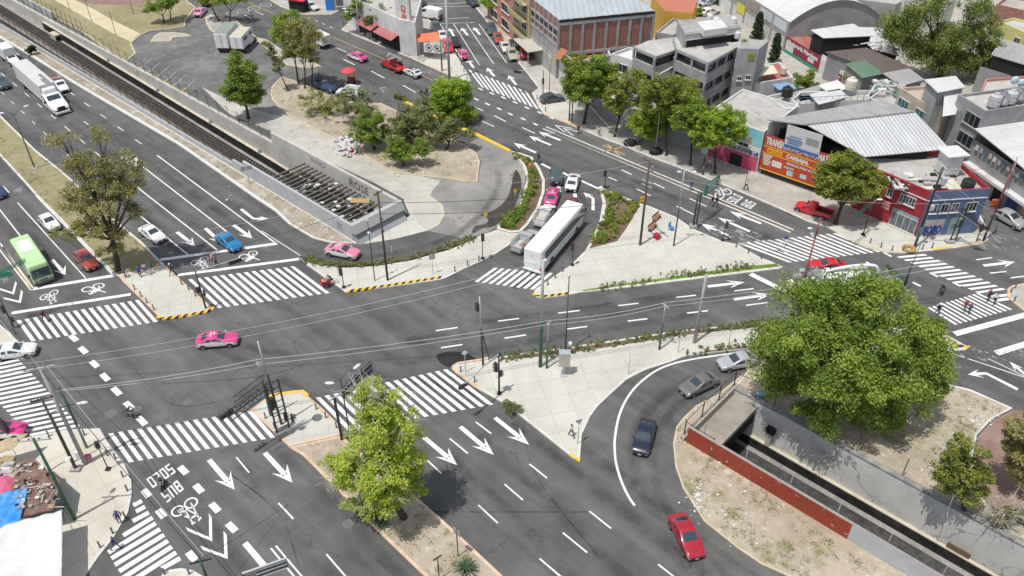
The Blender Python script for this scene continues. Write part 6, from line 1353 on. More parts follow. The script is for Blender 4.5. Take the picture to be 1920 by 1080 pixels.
t,b,e=pole('grey double headed lamp post at the plaza corner by the blue chair',(1263,461),316,.10,STEEL_B,'street_lamp','lamp',bands=[(.5,STEEL_B),(1,STEEL_L)]);lamp_arm(t,e,(1276,322),STEEL_L,hl=.5);lamp_arm(t,e,(1300,322),STEEL_L,hl=.5);P16=e
t,b,e=pole('green framed sign gantry at the plaza edge with a green direction board',(1299,427),362,.13,STEEL_B,'sign_gantry','sign');mb=MB();mb.box(b+Vector((0,0,.2)),(.9,.7,.5));sub(mb.build('footing',CONC_P,t),t);mb=MB();off=Vector((.42,.1,0));mb.tube([b+off,e+off],.1,8)
for k in range(5):mb.beam(b.lerp(e,.15+k*.2),b.lerp(e,.15+k*.2)+off,.06,.06)
sub(mb.build('frame',STEEL_B,t),t);q=at_y(1352,334,b.y+4.5);truss(t,e-Vector((0,0,.7)),q-Vector((0,0,.7)),.3,.5,SIGN_G);d=(q-e);d.z=0;c=e.lerp(q,.58)+Vector((0,-.35,.1));board(t,c,d,3.6,1.7,SIGN_G);mb=MB();N_=Vector((d.y,-d.x,0)).normalized();X=d.normalized()
for k in range(4):mb.box(c+N_*.06+X*(-.2+.1*(k%2))+Vector((0,0,.5-k*.34)),(2.4-.5*(k%2),.02,.12),axes=(X,N_,Vector((0,0,1))))
mb.box(c+N_*.06+X*1.35,(.12,.02,.8),axes=(X,N_,Vector((0,0,1))));sub(mb.build('lettering',SIGN_W,t),t)
t,b,e=pole('rust red lamp pole with a double white lamp, rising behind the big tree',(1500,552),408,.13,RUST_P,'street_lamp','lamp',bands=[(.75,RUST_P),(1,RUST_P)]);lamp_arm(t,b.lerp(e,.72),(1521,428),STEEL_L,hl=.5);lamp_arm(t,b.lerp(e,.76),(1524,438),STEEL_L,hl=.4)
t,b,e=pole('dark signal mast with a green ladder arm beside the big tree',(1690,552),496,.16,STEEL_B,'signal_pole','traffic light',z0=0);q=at_y(1652,492,b.y+7.5);a=b.lerp(e,.45);truss(t,a,q,.28,.22,STEEL_G);signal_head(t,q+Vector((0,0,.3)),R(100),horiz=True,s=1.2);mb=MB();mb.tube([e,e+Vector((.5,.6,2.5))],[.05,.03],8);sub(mb.build('mast_tip',STEEL_B,t),t)
t,b,e=pole('dark power pole with a green foot in front of the red and blue corner',(1714,465),314,.17,STEEL_B,'utility_pole',bands=[(.28,STEEL_G),(1,STEEL_B)],r1=.12);crossarm(t,e-Vector((0,0,.4)),(.9,.4,0),2.2,STEEL_L);mb=MB();mb.lathe([(.001,0),(.3,0),(.32,.9),(.001,1)],e+Vector((.6,-.1,-2.2)),12);sub(mb.build('transformer',STEEL_L,t),t);mb=MB();rbox(mb,b.lerp(e,.52)+Vector((.35,-.1,0)),(.5,.4,.7),.04);sub(mb.build('meter_box',STEEL_L,t),t);P21=e
t,b,e=pole('black ladder signal gantry in front of the blue wall',(1780,455),394,.09,STEEL_B,'signal_gantry','traffic light');mb=MB();mb.box(b+Vector((0,0,.2)),(1.1,.7,.4));sub(mb.build('footing',CONC_P,t),t);off=Vector((.7,.1,0));mb=MB();mb.tube([b+off,e+off],.09,8)
for k in range(7):mb.beam(b.lerp(e,.1+k*.14),b.lerp(e,.1+k*.14)+off,.05,.05)
sub(mb.build('ladder_frame',STEEL_B,t),t);q=at_y(1845,430,b.y-2.2);truss(t,e,q,.4,.35,STEEL_B);signal_head(t,q+Vector((0,0,.2)),R(-100),horiz=True,s=1.1);signal_head(t,b.lerp(e,.6)+Vector((.35,-.2,0)),R(-60))
t,b,e=pole('rusty power pole at the right corner, between the blue wall and the side street',(1843,452),308,.14,RUST_P,'utility_pole',bands=[(.4,STEEL_B),(1,RUST_P)]);crossarm(t,e-Vector((0,0,.4)),(.5,.85,0),2.0,STEEL_L);P23=e
t,b,e=pole('pale concrete pole behind the rusty one at the right corner',(1868,392),300,.17,CONC_P,'utility_pole');crossarm(t,e-Vector((0,0,.3)),(.5,.85,0),2.4,STEEL_L);P24=e
t,b,e=pole('short dark signal post leaning on the right corner pavement',(1830,453),410,.07,STEEL_B,'signal_post','traffic light');signal_head(t,b.lerp(e,.6),R(-80))
t,b,e=pole('dark lamp post with a slanted signal arm beside the red building',(1618,440),382,.09,STEEL_B,'street_lamp','lamp',foot=True);q=at_y(1606,405,b.y-3.5);truss(t,e,q,.3,.25,STEEL_G);signal_head(t,e.lerp(q,.4)+Vector((0,0,.2)),R(200),horiz=True);lamp_arm(t,e,(1646,374),STEEL_L)
t,b,e=pole('thin dark post on the pavement beside the turquoise shop',(1395,357),322,.05,STEEL_B,'street_pole')
t,b,e=pole('very tall grey pole by the orange awning, leaving the frame at the top',(843,150),-40,.24,STEEL_L,'street_pole',r1=.2)
pole('olive grey post in front of the tall grey pole',(829,133),72,.16,CONC_P,'street_pole',bands=[(1,mat('olive_grey',(.17,.18,.13),.7,var=.15))])
t,b,e=pole('concrete lamp post on the far corner with two arms to the left',(675,68),0,.13,CONC_P,'street_lamp','lamp');lamp_arm(t,b.lerp(e,.72),(648,16),STEEL_L,hl=.9);lamp_arm(t,b.lerp(e,.66),(652,22),STEEL_L,hl=.6)
t,b,e=pole('dark traffic light mast with an arm over the top side street',(1018,178),131,.08,STEEL_B,'signal_pole','traffic light');q=at_y(968,133,b.y+.5);mb=MB();mb.tube([e,q],[.05,.04],8);sub(mb.build('arm',STEEL_L,t),t);signal_head(t,q+Vector((.2,0,-.15)),R(70),horiz=True,s=1.2);signal_head(t,b.lerp(e,.55),R(200),3)
pole('dark bare pole beside the traffic light mast at the garage',(1030,173),120,.07,STEEL_B);pole('dark pole of the pair under the corner tree',(1067,227),168,.11,STEEL_B);pole('green pole of the pair under the corner tree',(1072,229),165,.10,STEEL_G)
t,b,e=pole('lamp post hidden among the street trees, only its white lamp showing',(1228,288),160,.07,STEEL_L,'street_lamp','lamp');mb=MB();mb.ball(e,.22,n=10);sub(mb.build('globe',LAMPW,t,smooth=True),t)
t,b,e=pole('grey lamp post on the forecourt edge with a round sign plate',(760,99),72,.04,STEEL_L,'sign_post','sign');mb=MB();mb.lathe([(.001,-.02),(.4,-.02),(.4,.02),(.001,.02)],e,16,axis='y');sub(mb.build('sign_board',SIGN_BACK,t),t)
for k,(lab,bp,tp)in enumerate((('dark lamp post at the upper end of the yellow path',(131,18),-25),('tall dark lamp post halfway along the yellow path',(172,41),-18),('dark lamp post with a boxy head near the lower end of the yellow path',(218,67),20),('slim dark pole on the park lawn',(251,27),-12),('slim lamp post on the traffic island by the box trucks',(478,58),20),('old lamp post beside the navy car',(603,170),126),('thin post at the rounded kerb of the far corner',(645,52),28))):
 t,b,e=pole(lab,bp,tp,.06,STEEL_B,'street_lamp','lamp',z0=0);mb=MB();rbox(mb,e,(.3,.3,.2),.05);sub(mb.build('lamp_head',STEEL_L,t),t)
t,b,e=pole('green lamp post with two curved arms on the left grass median',(65,315),216,.10,STEEL_G,'street_lamp','lamp');lamp_arm(t,e,(6,212),rise=.5);lamp_arm(t,e,(46,200),rise=.2,y=b.y+1.5);mb=MB();mb.box(b+Vector((0,0,.0)),(.8,.8,.2));sub(mb.build('footing',CONC_P,t),t)
t,b,e=pole('black signal mast with a long sign arm on the left median nose',(386,578),508,.11,STEEL_B,'signal_pole','traffic light');q=at_y(452,483,b.y+3);mb=MB();mb.tube([b.lerp(e,.98),q],[.06,.05],8);sub(mb.build('arm',STEEL_L,t),t);d=q-e;d.z=0;board(t,e.lerp(q,.86)-Vector((0,0,.3)),d,1.5,.5,STEEL_B);signal_head(t,b.lerp(e,.5)+Vector((-.3,0,0)),R(160),2);signal_head(t,b.lerp(e,.42)+Vector((.3,0,0)),R(20),2)
t,b,e=pole('green signal pole at the left edge of the photo',(25,613),545,.10,STEEL_G,'signal_pole','traffic light');q=at_y(48,490,b.y+2.5);truss(t,e+Vector((-1.0,.5,1.0)),q,.35,.3,SIGN_G,6);board(t,e.lerp(q,.35)+Vector((-.6,0,.6)),(1,.35,0),2.6,.6,SIGN_G);signal_head(t,b.lerp(e,.5)+Vector((-.2,0,0)),R(200),3);signal_head(t,b.lerp(e,.2)+Vector((.2,0,0)),R(-20),2)
t,b,e=pole('big green lamp post at the lower left, beside the white tarpaulin',(140,973),822,.16,STEEL_G,'street_lamp','lamp');crossarm(t,e-Vector((0,0,.2)),(1,.12,0),2.6,STEEL_L);lamp_arm(t,b.lerp(e,.62),(124,864),STEEL_G,y=b.y+1.5,hl=.6,rise=.05);LL=e
t,b,e=pole('thick grey concrete pole of the lower left corner pavement',(160,868),(75,690),.2,CONC_P,'utility_pole');crossarm(t,e,(.9,.3,0),2.6,STEEL_L);P35=e;mb=MB();rbox(mb,b+Vector((-.3,.1,1.0)),(.5,.4,1.0),.05,mi=0);rbox(mb,b+Vector((.35,.2,.6)),(.5,.4,.5),.05,mi=1);sub(mb.build('stickered_box',[SIGN_W,mat('pink_poster',(.5,.12,.22),.7,var=.3)],t),t)
t,b,e=pole('dark wooden pole leaning against the concrete one at the lower left',(143,880),(76,744),.15,WOOD_P,'utility_pole');crossarm(t,e-Vector((0,0,.3)),(.9,.35,0),1.8,STEEL_B);mb=MB();mb.box(b+Vector((0,0,.1)),(.9,.7,.3));sub(mb.build('footing',CONC_P,t),t)
t,b,e=pole('green lamp post with a long arm, nearest the left crossing',(163,839),735,.13,STEEL_G,'street_lamp','lamp',bands=[(.4,mat('bluish_grey',(.16,.19,.21),.6,var=.2)),(1,STEEL_G)]);PA1=e;mb=MB();mb.tube([e-Vector((0,0,1.0)),e+Vector((0,0,.6))],.05,6);sub(mb.build('bracket',STEEL_B,t),t)
t,b,e=pole('slim green lamp post with a white lamp over the striped crossing',(138,866),775,.09,STEEL_G,'street_lamp','lamp');lamp_arm(t,e,(148,756),STEEL_G,hl=.9,y=b.y+.5)
t,b,e=pole('black signal post on the corner pavement near the kerb',(203,880),832,.06,STEEL_B,'signal_post','traffic light',foot=True);signal_head(t,e-Vector((0,0,.15)),R(120),2,s=1.1);mb=MB();mb.box(e+Vector((-.2,.1,-.45)),(.3,.2,.3));sub(mb.build('push_box',mat('box_yellow_green',(.3,.3,.1),.6),t),t)
t,b,e=pole('black signal post with a lamp at the left edge, in front of the pink taxi',(20,822),745,.08,STEEL_B,'signal_post','traffic light');signal_head(t,b.lerp(e,.3),R(180),3,s=1.3);signal_head(t,b.lerp(e,.85),R(180),2)
t,b,e=pole('green pole cut by the bottom edge next to the chevrons',(398,1110),1042,.13,STEEL_G,'utility_pole');crossarm(t,e-Vector((0,0,.7)),(1,.3,0),1.6,STEEL_B,4);PBt=e
t,b,e=pole('dark framed road sign board at the bottom edge, left of the double line',(470,1120),1075,.12,STEEL_B,'sign_gantry','sign',z0=0);q=at_y(538,1046,b.y+.6);mb=MB();mb.tube([e,q],[.1,.08],8);sub(mb.build('arm',STEEL_L,t),t);c=at_y(510,1066,b.y+.4);board(t,c,q-e,2.6,1.0,mat('board_dark',(.08,.11,.12),.5,var=.2));mb=MB();X=(q-e).normalized()
for z in (-.45,.0,.45):mb.beam(c-X*1.3+Vector((0,-.08,z)),c+X*1.3+Vector((0,-.08,z)),.05,.05)
sub(mb.build('board_rail',STEEL_L,t),t)
b=G(533,814,.14);t=thing('sign_gantry','black truss gantry with a see-through board on the near median nose','sign',b);h=height_of((b.x,b.y),718);mb=MB();mb.box(b+Vector((0,0,.3)),(1.5,.8,.6),rz=R(35));sub(mb.build('footing',mat('footing_grey',(.22,.22,.225),.9,var=.15),t),t);u=Vector((.5,.35,0));mb=MB()
for s in (-1,1):mb.tube([b+u*s,b+u*s+Vector((0,0,h))],.09,8)
for k in range(8):mb.beam(b-u+Vector((0,0,h*(.15+k*.12))),b+u+Vector((0,0,h*(.15+k*.12))),.06,.06)
sub(mb.build('post_frame',STEEL_B,t),t);e=b+Vector((0,0,h-.7));q=at_y(430,787,b.y-3.2);truss(t,e,q,.6,.7,STEEL_B,11);d=q-e;d.z=0;d.normalize();up=e.lerp(q,.52)+Vector((0,.5,1.1));mb=MB();sl=(q-e)*.34
for z in (-.7,0,.7):mb.beam(up-sl+Vector((0,0,z)),up+sl+Vector((0,0,z)),.05,.05)
for k in range(15):mb.beam(up-sl+sl*2*k/14+Vector((0,0,-.7)),up-sl+sl*2*k/14+Vector((0,0,.7)),.02,.02)
sub(mb.build('open_board',STEEL_B,t),t);signal_head(t,q+Vector((-.2,.2,.5)),R(140),horiz=True,s=1.3);signal_head(t,b+Vector((.4,.2,2.2)),R(20),2,s=1.2);signal_head(t,b+Vector((1.0,.3,1.9)),R(20),2,s=1.2);signal_head(t,b+Vector((-.6,.3,h*.55)),R(150),3,s=1.3)
t,b,e=pole('green utility pole on the near median nose, left of the sign gantry',(508,779),678,.13,STEEL_G,'utility_pole',bands=[(.7,STEEL_G),(1,STEEL_L)]);PA2=e;crossarm(t,e-Vector((0,0,.3)),RN,.9,STEEL_L,3)
t,b,e=pole('black mast with a long grey tip behind the sign gantry',(528,795),(483,640),.13,STEEL_B,'street_pole',bands=[(.62,STEEL_B),(1,STEEL_L)],r1=.07)
t,b,e=pole('green topped double lamp post left of the lime green tree',(654,802),708,.08,STEEL_B,'street_lamp','lamp');lamp_arm(t,e,(624,718),STEEL_G,rise=.0,hl=.9);lamp_arm(t,e,(665,690),STEEL_G,y=b.y+1.5,rise=.0,hl=.9)
b=G(641,824,.14);t=thing('sign_gantry','grey arm gantry with a black framed board behind the lime green tree','sign',b);h=height_of((b.x,b.y),750);e=b+Vector((0,0,h));mb=MB();mb.tube([b,e],.13,10);sub(mb.build('post',STEEL_B,t),t);q=at_y(700,703,b.y+4.0);a=at_y(618,752,b.y-1.2);mb=MB();mb.tube([a,e+Vector((0,.1,.1)),q],[.07,.09,.06],8);sub(mb.build('arm',STEEL_L,t),t);d=q-a;d.z=0;c=e.lerp(q,.58)+Vector((0,.25,.35));X=d.normalized();board(t,c,d,4.4,1.5,STEEL_B,.06);mb=MB()
for z in (-.6,0,.6):mb.beam(c-X*2.2+Vector((0,-.08,z)),c+X*2.2+Vector((0,-.08,z)),.06,.06)
for k in (-1,1):mb.beam(c+X*k+Vector((0,-.1,-.7)),c+X*k+Vector((0,-.1,.7)),.08,.08)
sub(mb.build('board_rail',STEEL_L,t),t)
def cable(label,pts,sag=.5,r=.022,m=CABLE):
 mb=MB();P=[]
 for i in range(len(pts)-1):
  a,c=Vector(pts[i]),Vector(pts[i+1])
  for k in range(9 if i<len(pts)-2 else 10):f=k/9;P.append(a.lerp(c,f)-Vector((0,0,sag*4*f*(1-f))))
 mb.tube(P,r,5);tag(mb.build('overhead_cable',m),label,'cable')
U=Vector((0,0,1));far_r=PA4+(PA4-PA3)*2.6
cable('upper white power cable strung over the green poles from left to right',[PA1+U*.3,PA2+U*.25,PA3+U*.2,PA4+U*.2,far_r],.35,.035);cable('lower white power cable strung over the green poles from left to right',[PA1-Vector((.6,-.2,.1)),PA2-Vector((.3,.3,.15)),PA3-Vector((.3,.3,.1)),PA4-Vector((.3,.3,.1)),far_r-Vector((0,.6,.4))],.35,.03)
Lf=at_y(-20,690,62);cable('thin pale cable from the left edge over the crossing to the tallest island pole',[Lf,PB-U*.2],1.2,.022);cable('second thin pale cable from the left edge to the tallest island pole',[Lf-U*.9,PB-U*.8],1.4,.02)
cable('dark cable from the wooden path pole to the tall plaza power pole',[PW-U*1.5,P15-U*3],.8,.03,CABLE_D);cable('lower dark cable from the wooden path pole to the grey plaza lamp',[PW-U*3,P16-U*3.5],.8,.03,CABLE_D);cable('dark cable from the wooden path pole out over the left stop lines',[PW-U*1.6,at_y(-20,560,84)],1.2,.025,CABLE_D);cable('pale cable from the wooden path pole across the highway lanes',[PW-U*.4,at_y(-20,470,95)],1.6,.02)
cable('pale cable from the tall plaza power pole to the far left queue',[P15-U*.2,PW-U*.2],.8,.02)
cable('pale cable between the corner power pole and the rust red lamp pole',[P21-U*5,P16-U*1.5],.9,.02);cable('white cable from the right corner pole down to the lower right',[P21-U*3.5,at_y(1990,520,88)],.5,.035);cable('second white cable from the right corner pole to the right edge',[P21-U*1.2,at_y(1990,470,92)],.5,.03);cable('cable from the dark corner pole to the pale concrete pole',[P21-U*.3,P24-U*.3],.5,.025,CABLE_D);cable('cable between the rusty corner pole and the pale concrete pole',[P23-U*.3,P24-U*.4],.4,.025,CABLE_D);cable('dark cable along the front of the blue wall',[P21-U*6.2,P23-U*5],.4,.04,CABLE_D)
cable('dark cable from the leaning lower left poles down to the bottom green pole',[P35-U*.2,PBt],.6,.03,CABLE_D);cable('pale cable beside the dark one to the bottom green pole',[P35+Vector((.5,.2,0)),PBt+Vector((.4,0,0))],.6,.022);cable('pale cable from the concrete corner pole up to the top left',[P35,at_y(-30,560,80)],.6,.02)
cable('dark cable over the shaded pavement trees',[at_y(1075,180,128),at_y(1210,235,118)],.4,.03,CABLE_D);cable('pale cable sagging over the shaded pavement to the plaza power pole',[at_y(1085,170,128),P15-U*.3],.8,.02)
cable('dark cable drawn over the near lanes from the bottom green pole',[PBt-U*.5,at_y(620,890,52)],.3,.018,CABLE_D)
def bollard_mesh():
 mb=MB();mb.lathe([(.11,0),(.11,.04),(.075,.06),(.072,.68),(.085,.70),(.085,.76),(.05,.80),(.001,.81)],(0,0,0),12);return mb
proto=None;ORD=['first','second','third','fourth','fifth','sixth','seventh','eighth','ninth','tenth']
for where,pts in (('on the left side of the left median nose, counted from the back',[(253,543),(265,556),(276,568),(289,581)]),('on the right side of the left median nose, counted from the back',[(341,533),(354,543),(367,555)]),('along the kerb of the lower left corner pavement, counted from the top',[(159,816),(202,854),(217,860),(231,894),(239,920),(235,970),(212,1000),(188,1026)]),('on the left side of the near median nose, counted from the back',[(498,784),(515,802)]),('on the right side of the near median nose, counted from the back',[(593,767),(611,783),(631,802)]),('at the cycle path end by the small zebra, from the left',[(853,509),(877,498),(898,489)]),('at the plaza edge by the small zebra, counted from the bottom',[(1027,534),(1041,521),(1055,509)]),('at the plaza corner by the wide right zebra, counted from the left',[(1380,463),(1403,474),(1427,485)]),('in front of the red and blue building, counted from the left',[(1631,456),(1651,464),(1672,470),(1693,470),(1729,467),(1747,465)]),('at the rounded east corner by the zebras, counted from the top',[(1903,540),(1895,548),(1901,565)]),('on the bottom traffic island, counted from the left',[(309,1076),(355,1076)]),('at the left edge by the striped crossing, counted from the top',[(28,624),(92,818)]),('at the top corner pavement, counted from the top',[(865,122),(870,134),(876,148)]),('by the black car on the far pavement corner, counted from the left',[(1007,186),(1023,209)]),('at the left tip of the south island, counted from the left',[(864,697),(890,716)])):
 for i,p in enumerate(pts):
  if proto is None:o=proto=bollard_mesh().build('bollard',mat('bollard_steel',(.14,.14,.145),.5,.3,var=.25),smooth=True)
  else:o=proto.copy();COL.objects.link(o)
  o.location=G(p[0],p[1],.14);tag(o,'%s bollard %s'%(ORD[i],where),'bollard','bollards along the kerbs')
WALL_W=ground_mat('white_render',[(.46,.46,.45),(.58,.58,.565),(.66,.66,.64)],(.15,.6,5));WALL_G=ground_mat('grey_render',[(.24,.24,.238),(.33,.33,.325),(.40,.40,.39)],(.15,.6,5));WALL_GG=ground_mat('rough_grey_block',[(.20,.20,.20),(.27,.27,.27),(.33,.33,.325)],(.2,.9,9),bump=.8)
WALL_B=ground_mat('beige_render',[(.40,.34,.26),(.49,.42,.33),(.55,.48,.39)],(.15,.6,5));WALL_RED=mat('red_wall',(.30,.022,.032),.7,var=.16,scale=.6);WALL_BLUE=mat('blue_wall',(.075,.125,.24),.75,color2=(.12,.17,.27),scale=.5);WALL_YEL=mat('yellow_wall',(.40,.35,.20),.8,var=.12);WALL_PINK=mat('salmon_wall',(.48,.20,.15),.8,var=.12)
BRICKW=brick_mat('brick_infill',(.27,.085,.055),(.34,.125,.08),(.30,.26,.23));ROOF_C=ground_mat('flat_roof_screed',[(.30,.28,.255),(.42,.40,.37),(.54,.52,.49)],(.15,.8,5),speck=[(.3,.6,.7,(.25,.22,.20))]);ROOF_R=ground_mat('red_roof_paint',[(.28,.10,.075),(.36,.135,.10),(.44,.2,.16)],(.2,.8,5));ROOF_BG=corrugated('blue_grey_sheet',(.42,.47,.49),1.0,streak=.08)
SHEET_W=corrugated('white_sheet',(.56,.57,.57),.55,rust=(.70,(.13,.115,.11)));SHEET_G=corrugated('grey_sheet',(.42,.42,.41),.4,streak=.25);SHEET_BR=corrugated('brown_sheet',(.155,.12,.105),.4,streak=.3,rust=(.66,(.2,.085,.05)));SHEET_GR=corrugated('green_sheet',(.14,.235,.15),.5);SHEET_LT=corrugated('light_sheet',(.66,.66,.65),.5,streak=.1)
DARKIN=mat('dark_opening',(.012,.012,.013),.8,var=.2);WGLASS=mat('window_glass',(.02,.028,.032),.08,var=.2,spec=.8);TEALG=mat('teal_glass',(.03,.14,.13),.1,var=.2);FRAME=mat('white_frame',(.60,.60,.58),.5,var=.08);SHUT=mat('roller_shutter',(.40,.37,.35),.6,var=.15);PLAST=mat('black_plastic',(.016,.016,.017),.5,var=.2);CREAMT=mat('cream_plastic',(.60,.56,.45),.5,var=.08)
GRILL=mat('railing_white',(.58,.58,.56),.6,var=.1)
def FP(h,px):return [Vector((p.x,p.y,0))for p in gpts(px,h)]
def on_wall(u,v,p0,d):
 0
 r=ray(u,v);n=Vector((-d.y,d.x,0));s=(Vector((p0.x,p0.y,0))-Vector((0,0,0))).dot(n)/r.dot(n);return Vector((r.x*s,r.y*s,CAM_H+r.z*s))
def bld(name,label,fp,h,wm,rm=ROOF_C,par=.5,z0=0.0,cat='building',group=None):
 c=sum(fp,Vector())/len(fp);t=thing(name,label,cat,(c.x,c.y,z0),0,group);P=[Vector((p.x,p.y,0))for p in fp]
 if sum(P[i].x*P[(i+1)%len(P)].y-P[(i+1)%len(P)].x*P[i].y for i in range(len(P)))<0:P.reverse()
 mb=MB();mb.prism(P,z0,h,0,cap=False)
 if par:
  I=offset_in(P,.25);n=len(P)
  for i in range(n):
   j=(i+1)%n;a,b,c_,d=(Vector((q.x,q.y,h))for q in (P[i],P[j],I[j],I[i]));mb.add([a,b,c_,d],[(0,1,2,3)]);mb.quad(d,c_,c_-U*par,d-U*par)
 sub(mb.build('wall',wm,t),t);mb=MB();mb.poly(offset_in(P,.2)if par else P,h-par,0)
 if rm:sub(mb.build('roof',rm,t),t)
 return t
def opening(t,a,b,s0,s1,z0,z1,pane=WGLASS,frame=FRAME,bars=1,name='window',sill=True):
 0
 a,b=Vector((a.x,a.y,0)),Vector((b.x,b.y,0));X=(b-a).normalized();n=Vector((X.y,-X.x,0));n=-n if n.dot(Vector((0,0,0))-(a+b)/2)<0 else n
 p,q=a.lerp(b,s0),a.lerp(b,s1);w=(q-p).length;c=(p+q)/2;mb=MB();fw=.055
 for z in (z0,z1):mb.box(c+n*.06+U*z,(w+fw*2,.14,fw),axes=(X,n,U))
 for k in range(bars+2):mb.box(p.lerp(q,k/(bars+1))+n*.06+U*(z0+z1)/2,(fw,.12,z1-z0-fw),axes=(X,n,U))
 if sill:mb.box(c+n*.12+U*(z0-.06),(w+.3,.26,.07),axes=(X,n,U))
 f=sub(mb.build(name,frame,t),t);mb=MB();mb.box(c+n*.072+U*(z0+z1)/2,(w,.03,z1-z0),axes=(X,n,U));mb.build('pane',pane,f);return f
def panel(t,a,b,s0,s1,z0,z1,m,name='wall_panel',off=.03,th=.04):
 a,b=Vector((a.x,a.y,0)),Vector((b.x,b.y,0));X=(b-a).normalized();n=Vector((X.y,-X.x,0));n=-n if n.dot(-(a+b)/2)<0 else n;p,q=a.lerp(b,s0),a.lerp(b,s1)
 mb=MB();mb.box((p+q)/2+n*off+U*(z0+z1)/2,((q-p).length,th,z1-z0),axes=(X,n,U));return sub(mb.build(name,m,t),t)
def words(t,a,b,s0,s1,z0,z1,body,m,off=.08,bold=.03,name='lettering'):
 a,b=Vector((a.x,a.y,0)),Vector((b.x,b.y,0));X=(b-a).normalized();n=Vector((X.y,-X.x,0));n=-n if n.dot(-(a+b)/2)<0 else n;p,q=a.lerp(b,s0),a.lerp(b,s1)
 mb=MB();put_text(mb,body,p+n*off+U*z0,q-p,U*(z1-z0),bold=bold);return sub(mb.build(name,m,t),t)
def slab(t,P,m,th=.12,name='roof',udir=None):
 0
 P=[Vector(p)for p in P];n=(P[1]-P[0]).cross(P[3]-P[0]).normalized()
 if n.z<0:P=[P[1],P[0],P[3],P[2]];n=(P[1]-P[0]).cross(P[3]-P[0]).normalized()
 X=(P[1]-P[0]).normalized();Y=n.cross(X);o=P[0];uv=[((p-o).dot(X),(p-o).dot(Y))for p in P];mb=MB();mb.add(P,[(0,1,2,3)],0,uv);D=[p-n*th for p in P]
 mb.add(P+D,[(4,7,6,5),(0,4,5,1),(1,5,6,2),(2,6,7,3),(3,7,4,0)]);o=mb.build(name,m,t if t is not None and t.type=='MESH' else None);return sub(o,t)if t is not None else o
def tank(label,u,v,z,r=.55,h=1.3,m=PLAST,dome=True):
 p=G(u,v,z);mb=MB();mb.lathe([(.001,0),(r,0),(r,h*.25),(r*1.04,h*.28),(r,h*.31),(r,h*.6),(r*1.04,h*.63),(r,h*.66),(r*.98,h*.85),(r*.45,h*.98),(r*.42,h*1.08),(.001,h*1.1)],p,16);return tag(mb.build('water_tank',m),label,'water tank','rooftop water tanks')
def banded(t,fp,z0,nf,fh=3.0,par=1.15,wm=WALL_G,inset=.35,roof=ROOF_C,step=2.6):
 P=[Vector((p.x,p.y,0))for p in fp]
 if sum(P[i].x*P[(i+1)%len(P)].y-P[(i+1)%len(P)].x*P[i].y for i in range(len(P)))<0:P.reverse()
 I=offset_in(P,inset);w=MB();g=MB();c=MB()
 for k in range(nf):
  z=z0+k*fh;w.prism(P,z+.002,z+par);g.prism(I,z+par,z+fh-.45);w.prism(P,z+fh-.45,z+fh)
  for i in range(len(P)):
   a,b=P[i],P[(i+1)%len(P)];d=(b-a);N=max(1,int(d.length/step));nn=Vector((-d.y,d.x,0)).normalized()*.2
   for q in range(N):p=a.lerp(b,q/N)+nn;c.box(p+U*(z+(par+fh-.45)/2),(.32,.32,fh-.45-par),rz=math.atan2(d.y,d.x))
 sub(w.build('floor_bands',wm,t),t);sub(g.build('strip_windows',WGLASS,t),t);sub(c.build('pillars',wm,t),t)['kind']='stuff';m=MB();m.poly(offset_in(P,.25),z0+nf*fh+.01);sub(m.build('roof',roof,t),t)
h=10.5;A,B,D=FP(h,[(1048,37),(1227,20),(999,-2)]);C_=B+(D-A)*1.4;D2=A+(D-A);D_=A+(D-A)*1.4
t=bld('brick_warehouse','long brick and concrete warehouse with a blue-grey flat roof on the side street',[A,B,C_,D_],h,BRICKW,None,0);m=MB();m.poly([A,B,C_,D_],h);sub(m.build('roof',ROOF_BG,t),t);fr=MB();X=(B-A).normalized();n=Vector((X.y,-X.x,0))
for k in range(9):fr.box(A.lerp(B,k/8)+n*.06+U*h/2,(.45,.2,h),axes=(X,n,U))
for z in (4.4,9.75):fr.box(A.lerp(B,.5)+n*.08+U*z,((B-A).length,.22,.5),axes=(X,n,U))
Y=(D_-A).normalized();m_=Vector((-Y.y,Y.x,0));L2=(D_-A).length
for k in range(9):fr.box(A+Y*(L2*k/8)+m_*.06+U*h/2,(.4,.2,h),axes=(Y,m_,U))
for z in (3.7,5.9,7.3,8.7):fr.box(A+Y*L2/2+m_*.09+U*z,(L2,.22,.35),axes=(Y,m_,U))
sub(fr.build('concrete_frame',WALL_G,t),t);panel(t,A,B,0,1,10.05,10.45,DARKIN,'eaves_board',.2);panel(t,A,B,.02,.99,.1,4.1,mat('dark_red_wall',(.2,.06,.05),.8),'base_wall',.02)
for k in range(8):
 s0,s1=(k+.12)/8,(k+.9)/8;opening(t,A,D_,s0,s1,7.5,8.5,DARKIN,WALL_G,1,sill=False);panel(t,A,D_,s0,s1,.1,2.7,SHUT,'shutter',.16);panel(t,A,D_,s0,s1,2.75,3.5,[mat('sign_turquoise',(.25,.42,.42),.6,color2=(.5,.45,.2),scale=.6),WALL_W][k%2],'fascia',.16);panel(t,A,D_,s0,s1,4.0,5.7,WALL_G,'blank_panel',.05)
p0=D_;
